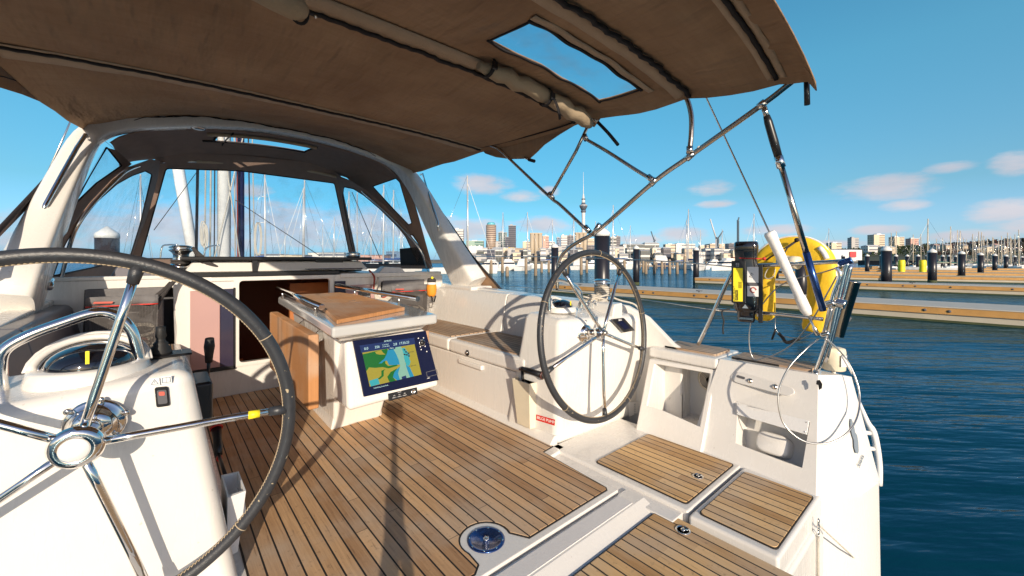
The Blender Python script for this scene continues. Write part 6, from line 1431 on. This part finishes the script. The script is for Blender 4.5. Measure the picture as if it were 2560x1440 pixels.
for i, (px, top, d) in enumerate(RS):
    mh = (CY - top) * d / F + H - ZW - 1.1; c = sb3 if i == 0 else copy_tree(sb3)
    put(c, D(px, d, ZW), R(rb2.choice((20, 70, 110, 250, -60, 95))), mh / 13.0)
    c['label'] = near_label(px, top, RM, 'marina sailboat')
    if i == 3: c['label'] = 'tallest sailboat of the right-hand marina, above the second black pile'
for px, h_, lb in ((2254, 26, 'left yellow post block behind the docks'), (2307, 26, 'right yellow post block behind the docks')):
    c = D(px, 58, ZW); m = M(); m.lathe(c, [(.38, 0), (.40, .2), (.36, .4), (.40, .6), (.36, .9), (.40, 1.2), (.38, 1.9), (.30, 2.0)], seg=14); solo('yellow_buoy', m, 'yellow', lb, 'marker', 'yellow posts behind the docks')

m = M()
for k in range(5): m.tube(smooth_path([V((.20 + .01 * k, 4.20, 1.20 - .02 * k)), V((.26, 4.16, 1.13 - .02 * k)), V((.33 + .01 * k, 4.14, 1.06 - .01 * k)), V((.42, 4.15, 1.015)), V((.50 + .02 * k, 4.18, 1.01))], 5), .013, 7)
solo('rope_bundle', m, 'rope_dark', 'black rope tails spilling down from the left coachroof winch', 'rope')

# ================================================================ shore, city, hills
facade('fac_brown', (.47, .37, .29), (.12, .08, .07), 40, 3.0, 1.0, .42)
facade('fac_glass', (.20, .27, .27), (.07, .11, .13), 3.0, 3.4, .8, .75, .2)
facade('fac_green', (.30, .42, .36), (.10, .20, .18), 5.0, 4.0, .7, .65, .2)
facade('fac_dark', (.13, .13, .16), (.05, .06, .09), 2.4, 3.2, .7, .7, .2)
facade('fac_grey', (.42, .41, .40), (.14, .15, .18), 4.0, 3.4, .55, .5)
facade('fac_white', (.70, .66, .60), (.18, .19, .22), 4.5, 3.6, .6, .45)
facade('fac_cream', (.62, .52, .38), (.25, .20, .16), 4.0, 3.5, .5, .45)
facade('fac_pink', (.58, .33, .26), (.30, .17, .15), 4.0, 3.4, .5, .5)
facade('fac_frame', (.62, .60, .56), (.06, .07, .07), 5.2, 4.6, .72, .68)
facade('fac_tan', (.50, .40, .28), (.30, .23, .17), 6.0, 5.0, .4, .4)
facade('fac_blue', (.16, .24, .36), (.05, .08, .14), 3.0, 3.3, .7, .6, .2)
mat('silo', (.46, .38, .28), .8, noise=.12, nscale=.06)
mat('shed_grey', (.34, .35, .38), .6, noise=.1, nscale=.1); mat('shed_white', (.72, .70, .67), .5, noise=.06, nscale=.1)
mat('sign_yellow', (.85, .60, .02), .5); mat('sign_red', (.65, .04, .05), .5); mat('cyan_glass', (.12, .45, .55), .2)
mat('tower_concrete', (.62, .61, .62), .6, noise=.05, nscale=.05); mat('tower_dark', (.10, .12, .16), .3)
mat('shore', (.16, .15, .12), .9, noise=.3, nscale=.05); mat('hill', (.055, .060, .030), .95, noise=.5, nscale=.03)
mat('trees_dark', (.050, .045, .030), .95, noise=.5, nscale=.12); mat('trees_red', (.11, .045, .035), .95, noise=.4, nscale=.12); mat('trees_green', (.045, .070, .028), .95, noise=.5, nscale=.2)
mat('rock', (.30, .26, .22), .9, noise=.35, nscale=.9, bump=.5, bscale=4); mat('crane_white', (.6, .6, .62), .5); mat('crane_dark', (.10, .14, .18), .5); mat('wharf_dark', (.03, .025, .03), .8, noise=.3, nscale=1)
ZG = .2
g = M(); g.grid([[D(px, d, z) for px in (200, 700, 1100, 1500, 1800, 2100, 2400, 2700)] for d, z in ((250, ZW - 1), (256, ZG), (800, ZG + 1), (2600, ZG + 3))], smooth=False)
struct('shore_ground', g, 'shore')
def building(px0, px1, ytop, d, mt, label, roof='flat', depth=None, name='building', cat='building', grp=None, ybase=None, roofmat='shed_grey', extra=None):
    a, b = D(px0, d, ZG), D(px1, d, ZG); w_ = (b - a).length; top = H + (CY - ytop) * d / F; h = top - ZG; dep = depth or max(6, w_ * .7)
    t = thing(name, label, cat, (a + b) / 2, grp)
    def bx(x0, x1, y0, y1, z0, z1): 
        return M().hexa([a + rt * x + fw * y + V((0, 0, z0)) for x, y in ((x0, y0), (x1, y0), (x1, y1), (x0, y1))], [a + rt * x + fw * y + V((0, 0, z1)) for x, y in ((x0, y0), (x1, y0), (x1, y1), (x0, y1))])
    if roof == 'round':
        c = (a + b) / 2 + fw * w_ / 2
        obj('wall', M().lathe(c, [(w_ / 2, 0), (w_ / 2, h * .93)], seg=24), mt, t)
        obj('roof', M().lathe(c, [(w_ * .40, h * .93), (w_ * .40, h * .97), (w_ * .30, h)], seg=20), roofmat, t); return t
    if roof == 'silo':
        n = extra or 3; r = w_ / n / 2
        for k in range(n): 
            c = a + rt * (r * (2 * k + 1)) + fw * r; obj('silo_drum', M().lathe(c, [(r * 1.02, 0), (r * 1.02, h * .96)], seg=18), mt, t)
        obj('roof', bx(0, w_, 0, r * 2, h * .96, h), roofmat, t); return t
    wl = obj('wall', bx(0, w_, 0, dep, 0, h * (.92 if roof != 'flat' else .95)), mt, t)
    if roof == 'gable':
        z0 = h * .92; m = M().hexa([a + rt * x + fw * y + V((0, 0, z0)) for x, y in ((-.4, -.4), (w_ + .4, -.4), (w_ + .4, dep), (-.4, dep))], [a + rt * x + fw * y + V((0, 0, h)) for x, y in ((w_ * .1, dep * .45), (w_ * .9, dep * .45), (w_ * .9, dep * .55), (w_ * .1, dep * .55))]); obj('roof', m, roofmat, t)
    elif roof == 'peaks':
        n = extra or 3
        for k in range(n):
            x0 = w_ * k / n; x1 = w_ * (k + 1) / n
            obj('roof', M().hexa([a + rt * x + fw * y + V((0, 0, h * .75)) for x, y in ((x0, 0), (x1, 0), (x1, dep), (x0, dep))], [a + rt * ((x0 + x1) / 2 + e) + fw * (dep / 2) + V((0, 0, h)) for e in (-.2, .2, .2, -.2)]), roofmat, t)
    else:
        obj('roof', bx(-.2, w_ + .2, -.2, dep, h * .95, h * .965), roofmat, t)
        rs = random.Random(int(px0)); x = w_ * rs.uniform(.1, .4)
        obj('roof_plant', bx(x, x + w_ * rs.uniform(.25, .45), dep * .2, dep * .7, h * .965, h), roofmat, t)
    return t
B = building
BL = [(1133, 1158, 570, 620, 'fac_white', 'pale curved office block seen through the side screen window', 'flat'),
 (1165, 1208, 600, 560, 'fac_green', 'long green glass office block left of the brown tower', 'flat'),
 (1246, 1268, 578, 640, 'fac_glass', 'mid-height glass tower right of the brown round tower', 'flat'),
 (1262, 1273, 590, 600, 'fac_dark', 'narrow dark block between two glass towers', 'flat'),
 (1271, 1290, 560, 660, 'fac_dark', 'tall slim dark tower left of the concrete silos', 'flat'),
 (1239, 1252, 602, 500, 'fac_grey', 'small grey block at the foot of the brown tower', 'flat'),
 (1307, 1326, 602, 560, 'fac_cream', 'cream stepped block just left of the concrete silos', 'flat'),
 (1357, 1372, 587, 560, 'fac_pink', 'salmon pink block just right of the concrete silos', 'flat'),
 (1373, 1388, 603, 500, 'fac_white', 'low white block right of the pink block', 'flat'),
 (1392, 1402, 592, 560, 'fac_blue', 'narrow blue glass tower left of the sky tower', 'flat'),
 (1403, 1418, 586, 600, 'fac_white', 'white office tower left of the sky tower', 'flat'),
 (1418, 1436, 586, 640, 'fac_dark', 'dark office tower directly left of the sky tower', 'flat'),
 (1469, 1486, 594, 560, 'fac_tan', 'brown block with rows of windows right of the sky tower', 'flat'),
 (1527, 1541, 590, 560, 'fac_frame', 'white framed block right of the thick black pile', 'flat'),
 (1541, 1551, 588, 600, 'fac_dark', 'dark narrow block right of the thick black pile', 'flat'),
 (1558, 1612, 608, 430, 'fac_frame', 'long white balconied apartment row on the pier', 'gable'),
 (1612, 1648, 605, 440, 'fac_frame', 'balconied apartment row with stepped roof, right half of the pier', 'gable'),
 (1664, 1688, 609, 480, 'fac_cream', 'plain beige block right of the pier apartments', 'flat'),
 (1690, 1738, 608, 500, 'fac_white', 'wide white block behind the fourth black pile', 'flat'),
 (1697, 1732, 632, 330, 'shed_grey', 'low grey shed behind the dark motor yacht', 'gable'),
 (1752, 1772, 612, 520, 'fac_cream', 'beige block right of the fourth black pile', 'flat'),
 (1775, 1812, 608, 560, 'fac_tan', 'terraced tan buildings beneath the crane', 'flat'),
 (1762, 1790, 620, 360, 'fac_green', 'teal and white waterfront building', 'flat'),
 (1790, 1826, 622, 350, 'fac_white', 'white waterfront building left of the black canister', 'flat'),
 (1822, 1848, 607, 480, 'fac_dark', 'dark hall with flat roof behind the black canister', 'flat'),
 (1150, 1190, 632, 300, 'fac_white', 'low white hall behind the side screen', 'gable'),
 (1190, 1216, 636, 290, 'fac_grey', 'low grey hall left of the warehouse', 'gable'),
 (1230, 1275, 618, 380, 'shed_grey', 'dark grey sloping-roofed hall below the brown tower', 'gable'),
 (1390, 1420, 615, 420, 'fac_grey', 'grey office block behind the white-capped pile', 'flat'),
 (1418, 1440, 612, 400, 'fac_blue', 'blue grey glass block left of the rear silos', 'flat'),
 (1360, 1392, 620, 380, 'fac_frame', 'white framed hall right of the silos', 'flat'),
 (1470, 1500, 612, 380, 'fac_dark', 'dark block behind the far wheel rim', 'flat'),
 (1520, 1560, 614, 400, 'fac_grey', 'grey block left of the pier apartments', 'flat'),
 (1640, 1668, 618, 420, 'fac_white', 'small white block at the right end of the pier', 'gable'),
 (1845, 1900, 622, 400, 'fac_grey', 'grey hall partly behind the canister', 'flat'),
 (1900, 2000, 626, 420, 'fac_white', 'low white sheds behind the lifebuoy', 'gable'),
 (2079, 2104, 605, 520, 'fac_cream', 'cream flat-roofed block on the right-hand hill', 'flat'),
 (2129, 2147, 592, 620, 'fac_grey', 'grey tower block left of the two hill towers', 'flat'),
 (2185, 2212, 584, 640, 'fac_cream', 'widest tower block on the right-hand hill', 'flat'),
 (2237, 2261, 590, 640, 'fac_cream', 'second wide tower block on the right-hand hill', 'flat'),
 (2277, 2297, 594, 660, 'fac_pink', 'pinkish tower block on the right-hand hill', 'flat'),
 (2170, 2200, 612, 420, 'fac_white', 'pale houses at the foot of the widest tower', 'gable'),
 (2212, 2240, 615, 400, 'fac_tan', 'tan houses between the hill towers', 'gable'),
 (640, 700, 634, 260, 'fac_white', 'low white shed seen through the front window, centre', 'gable'),
 (700, 760, 636, 240, 'fac_cream', 'low cream shed seen through the front window', 'gable'),
 (770, 860, 630, 270, 'fac_white', 'long white shed seen through the right part of the front window', 'gable'),
 (880, 960, 636, 240, 'fac_pink', 'pinkish shed seen through the quarter window', 'gable'),
 (965, 1010, 628, 300, 'fac_blue', 'blue grey building near the right of the quarter window', 'flat')]
for (a_, b_, yt, d, mt, lb, rf) in BL: B(a_, b_, yt, d, mt, lb, rf, roofmat='shed_grey' if mt in ('fac_dark', 'fac_blue', 'fac_grey', 'fac_glass') else 'shed_white')
B(1214, 1240, 555, 640, 'fac_brown', 'tall round brown tower with a blue glass crown', 'round', roofmat='cyan_glass')
B(1325, 1356, 582, 480, 'silo', 'big beige concrete silos', 'silo', roofmat='silo', extra=3)
B(1438, 1468, 581, 480, 'silo', 'second beige concrete silo group below the sky tower', 'silo', roofmat='silo', extra=3)
B(1163, 1192, 612, 380, 'shed_white', 'white tent-roofed pavilion with pointed tops', 'peaks', roofmat='shed_white', extra=3)
B(1190, 1206, 612, 380, 'shed_white', 'small white pavilion beside the tent roofs', 'peaks', roofmat='shed_white', extra=1)
wh = B(1272, 1326, 619, 360, 'fac_tan', 'wide brown warehouse with two yellow signs', 'flat', roofmat='shed_grey')
for x0, x1, y0, y1 in ((1271, 1285, 619, 632), (1300, 1313, 624, 631)):
    a_, b_ = D(x0, 358.5, H + (CY - y1) * .355), D(x1, 358.5, H + (CY - y0) * .355); obj('sign_board', M().hexa([a_, V((b_.x, b_.y, a_.z)), V((b_.x, b_.y, a_.z)) + fw * .6, a_ + fw * .6], [V((a_.x, a_.y, b_.z)), b_, b_ + fw * .6, V((a_.x, a_.y, b_.z)) + fw * .6]), 'sign_yellow', wh)
ws = B(2070, 2155, 622, 300, 'shed_white', 'long white boat shed with a red sign on its end', 'gable', roofmat='shed_grey')
a_, b_ = D(2126, 299, H + (CY - 643) * .295), D(2141, 299, H + (CY - 629) * .295)
obj('sign_board', M().hexa([a_, V((b_.x, b_.y, a_.z)), V((b_.x, b_.y, a_.z)) + fw * .5, a_ + fw * .5], [V((a_.x, a_.y, b_.z)), b_, b_ + fw * .5, V((a_.x, a_.y, b_.z)) + fw * .5]), 'sign_red', ws)
# filler blocks behind the waterfront, each one its own thing
rs = random.Random(4); seen = {}
lm = [(1150, 'side screen'), (1226, 'round brown tower'), (1280, 'slim dark tower'), (1340, 'first silos'), (1400, 'white-capped pile'), (1453, 'sky tower'), (1505, 'thick pile'), (1600, 'pier apartments'), (1676, 'beige block'), (1714, 'wide white block'), (1795, 'crane'), (1845, 'black canister'), (1960, 'lifebuoy')]
px = 1108
while px < 1890:
    w_ = rs.uniform(9, 24); mt, cn_ = rs.choice((('fac_white', 'white'), ('fac_grey', 'grey'), ('fac_cream', 'cream'), ('fac_frame', 'framed white'), ('fac_tan', 'tan'), ('fac_dark', 'dark')))
    yt = rs.uniform(617, 634); n_ = min(lm, key=lambda q: abs(q[0] - px - w_ / 2)); sd_ = 'left of' if px + w_ / 2 < n_[0] - 6 else 'right of' if px + w_ / 2 > n_[0] + 6 else 'below'
    sz = 'tiny' if w_ < 13 else 'small' if w_ < 18 else 'broad'
    rf_ = rs.choice(('flat', 'gable', 'gable')); hs_ = 'lower' if yt > 628 else 'medium-height' if yt > 622 else 'taller'
    lb_ = '%s %s %s %s waterfront building %s the %s' % (sz, hs_, {'flat': 'flat-roofed', 'gable': 'pitched-roof'}[rf_], cn_, sd_, n_[1])
    B(px, px + w_, yt, rs.uniform(300, 330), mt, lb_, rf_, grp='low waterfront buildings', roofmat=rs.choice(('shed_grey', 'shed_white')))
    px += w_ * rs.uniform(.7, 1.15)
# sky tower
bt = D(1458.5, 1500, ZG); k_ = 1500 / F
def ty(y): return (CY - y) * k_ + H - ZG
def tw(p_): return p_ * k_ / 2
t = thing('sky_tower', 'very tall concrete observation tower with ringed pods and thin spire', 'tower', bt)
obj('shaft', M().lathe(bt, [(tw(12), 0), (tw(9.5), ty(600)), (tw(8), ty(545)), (tw(9), ty(538)), (tw(9), ty(532)), (tw(8), ty(530)), (tw(7), ty(520))], seg=20), 'tower_concrete', t)
obj('lower_pod', M().lathe(bt, [(tw(9), ty(532)), (tw(13), ty(530)), (tw(13), ty(527)), (tw(9), ty(525))], seg=20), 'tower_dark', t)
obj('main_pod', M().lathe(bt, [(tw(10), ty(526)), (tw(16), ty(520)), (tw(19.5), ty(517)), (tw(19.5), ty(515)), (tw(16), ty(512)), (tw(11), ty(510)), (tw(9), ty(507))], seg=24), 'tower_dark', t)
obj('pod_rim', M().lathe(bt, [(tw(17), ty(514.6)), (tw(20.5), ty(514.4)), (tw(20.5), ty(513.6)), (tw(15), ty(512))], seg=24), 'tower_concrete', t)
obj('upper_shaft', M().lathe(bt, [(tw(9), ty(509)), (tw(8), ty(501)), (tw(6), ty(500)), (tw(5), ty(490))], seg=16), 'tower_concrete', t)
obj('upper_ring', M().lathe(bt, [(tw(9), ty(499)), (tw(10), ty(498)), (tw(10), ty(497)), (tw(6), ty(496.5))], seg=16), 'tower_dark', t)
obj('spire', M().lathe(bt, [(tw(4), ty(491)), (tw(3.4), ty(486)), (tw(1.8), ty(485)), (tw(1.6), ty(465)), (tw(1.0), ty(464)), (tw(.7), ty(430))], seg=10), 'tower_concrete', t)
# cranes
def crane(px, ytop, d, mt, jib, label):
    b_ = D(px, d, ZG); top = H + (CY - ytop) * d / F; t = thing('crane', label, 'crane', b_); e = top - ZG
    obj('crane_mast', M().hexa([b_ + V(q_) for q_ in ((-1, -1, 0), (1, -1, 0), (1, 1, 0), (-1, 1, 0))], [b_ + V(q_) + V((0, 0, e)) for q_ in ((-1, -1, 0), (1, -1, 0), (1, 1, 0), (-1, 1, 0))]), mt, t)
    obj('jib', M().tube([b_ + V((0, 0, e)), b_ + V((0, 0, e)) + rt * jib[0] + V((0, 0, jib[1]))], .8, 6), mt, t)
    obj('counter_jib', M().tube([b_ + V((0, 0, e)), b_ + V((0, 0, e)) - rt * (jib[0] * .35) + V((0, 0, 1))], 1.1, 6), mt, t)
crane(1791, 598, 520, 'crane_white', (-8, 26), 'pale luffing crane with raised jib left of the canister')
crane(1795, 596, 500, 'crane_dark', (6, 9), 'dark crane beside the pale one'); crane(1845, 552, 480, 'crane_dark', (1.2, 4), 'tall dark lattice mast crane above the black canister')
crane(1636, 602, 600, 'crane_dark', (-5, 14), 'small far crane above the pier apartments')
# right-hand hill with woods, wharf and breakwater
g = M(); rows = []
prof = [(1900, 4), (2040, 8), (2100, 12), (2180, 15), (2260, 17), (2340, 19), (2400, 21), (2460, 23), (2520, 25), (2600, 27), (2760, 25)]
for d, f_ in ((300, 0), (380, .25), (480, .75), (560, 1), (700, 1.0), (900, .6)): rows.append([D(px, d, ZG + h_ * f_) for px, h_ in prof])
g.grid(rows); struct('hill', g, 'hill')
def wood(name, px0, px1, n, mt, seed, label, dr=(380, 560)):
    rs = random.Random(seed); m = M()
    for k in range(n):
        px = rs.uniform(px0, px1); d = rs.uniform(*dr); h_ = 4
        for i in range(len(prof) - 1):
            if prof[i][0] <= px <= prof[i + 1][0]: tt_ = (px - prof[i][0]) / (prof[i + 1][0] - prof[i][0]); h_ = prof[i][1] * (1 - tt_) + prof[i + 1][1] * tt_
        f_ = min(1, max(.1, (d - 330) / 200)); r = rs.uniform(1.6, 3.6); c = D(px, d, ZG + h_ * f_ + r * .5)
        for q_ in range(7):
            o = V((rs.uniform(-1, 1), rs.uniform(-1, 1), rs.uniform(-.6, .9))) * r * .75; rr = r * rs.uniform(.28, .5)
            pts = [c + o + V((rs.uniform(-1, 1), rs.uniform(-1, 1), rs.uniform(-1, 1))).normalized() * rr for _ in range(6)]
            m.add(pts, [(0, 1, 2), (0, 2, 3), (1, 3, 4), (2, 4, 5), (0, 4, 5), (1, 5, 3)])
    o = obj(name, m, mt, None, clean=False); return props(o, label, 'wood', None, 'stuff')
wood('far_wood', 2300, 2620, 420, 'trees_dark', 1, 'dark winter wood covering the hill behind the right-hand marina')
wood('far_wood', 2340, 2620, 200, 'trees_red', 2, 'reddish brown trees scattered over the right-hand hill')
wood('far_wood', 2050, 2330, 260, 'trees_green', 3, 'low green trees below the tower blocks on the right')
rs = random.Random(9)
for k in range(9):
    px = 2340 + k * 25 + rs.uniform(-6, 6); w_ = rs.uniform(9, 15)
    B(px, px + w_, 612 + rs.uniform(-4, 10), 400 + rs.uniform(-15, 20), rs.choice(('fac_white', 'fac_cream', 'fac_tan')), near_label(px, 640, RM, 'pale house among the hill trees'), 'gable', grp='houses on the wooded hill', name='house', cat='house', roofmat=rs.choice(('shed_grey', 'fac_pink')))
a_, b_ = D(2170, 170, ZW - .3), D(2345, 150, ZW - .3)
w_ = thing('wharf', 'long dark timber wharf behind the small black piles', 'wharf', (a_ + b_) / 2)
obj('wharf_wall', M().hexa([a_, b_, b_ + fw * 5, a_ + fw * 5], [a_ + V((0, 0, 2.0)), b_ + V((0, 0, 2.0)), b_ + fw * 5 + V((0, 0, 2.0)), a_ + fw * 5 + V((0, 0, 2.0))]), 'wharf_dark', w_)
obj('wharf_deck', M().hexa([p_ + V((0, 0, 2.0)) for p_ in (a_ - fw * .3, b_ - fw * .3, b_ + fw * 6, a_ + fw * 6)], [p_ + V((0, 0, 2.25)) for p_ in (a_ - fw * .3, b_ - fw * .3, b_ + fw * 6, a_ + fw * 6)]), 'pile_wood', w_)
m = M(); rs = random.Random(5)
for k in range(900):
    t_ = rs.random(); d = 118 + t_ * 14 + rs.uniform(-1, 1); px = rs.uniform(2345, 2660); r = rs.uniform(.25, .75)
    c = D(px, d, ZW + t_ * 2.2 - .1)
    vs = [c + V((rs.uniform(-1, 1), rs.uniform(-1, 1), rs.uniform(-.7, .9))) * r for _ in range(6)]
    m.add([c + V((x * r * rs.uniform(.6, 1.1), y * r * rs.uniform(.6, 1.1), z * r * rs.uniform(.5, 1))) for x, y, z in ((1, 0, 0), (0, 1, 0), (-1, 0, 0), (0, -1, 0), (0, 0, 1), (0, 0, -1))], [(0, 1, 4), (1, 2, 4), (2, 3, 4), (3, 0, 4), (1, 0, 5), (2, 1, 5), (3, 2, 5), (0, 3, 5)])
props(obj('breakwater_rocks', m, 'rock'), 'pale boulder breakwater behind the right-hand docks', 'breakwater', None, 'stuff')
g = M(); g.hexa([D(2345, 124, ZW - 1), D(2680, 124, ZW - 1), D(2680, 170, ZW - 1), D(2345, 170, ZW - 1)], [D(2345, 130, ZW + 1.6), D(2680, 130, ZW + 1.6), D(2680, 160, ZW + 1.6), D(2345, 160, ZW + 1.6)]); struct('breakwater_bank', g, 'shore')
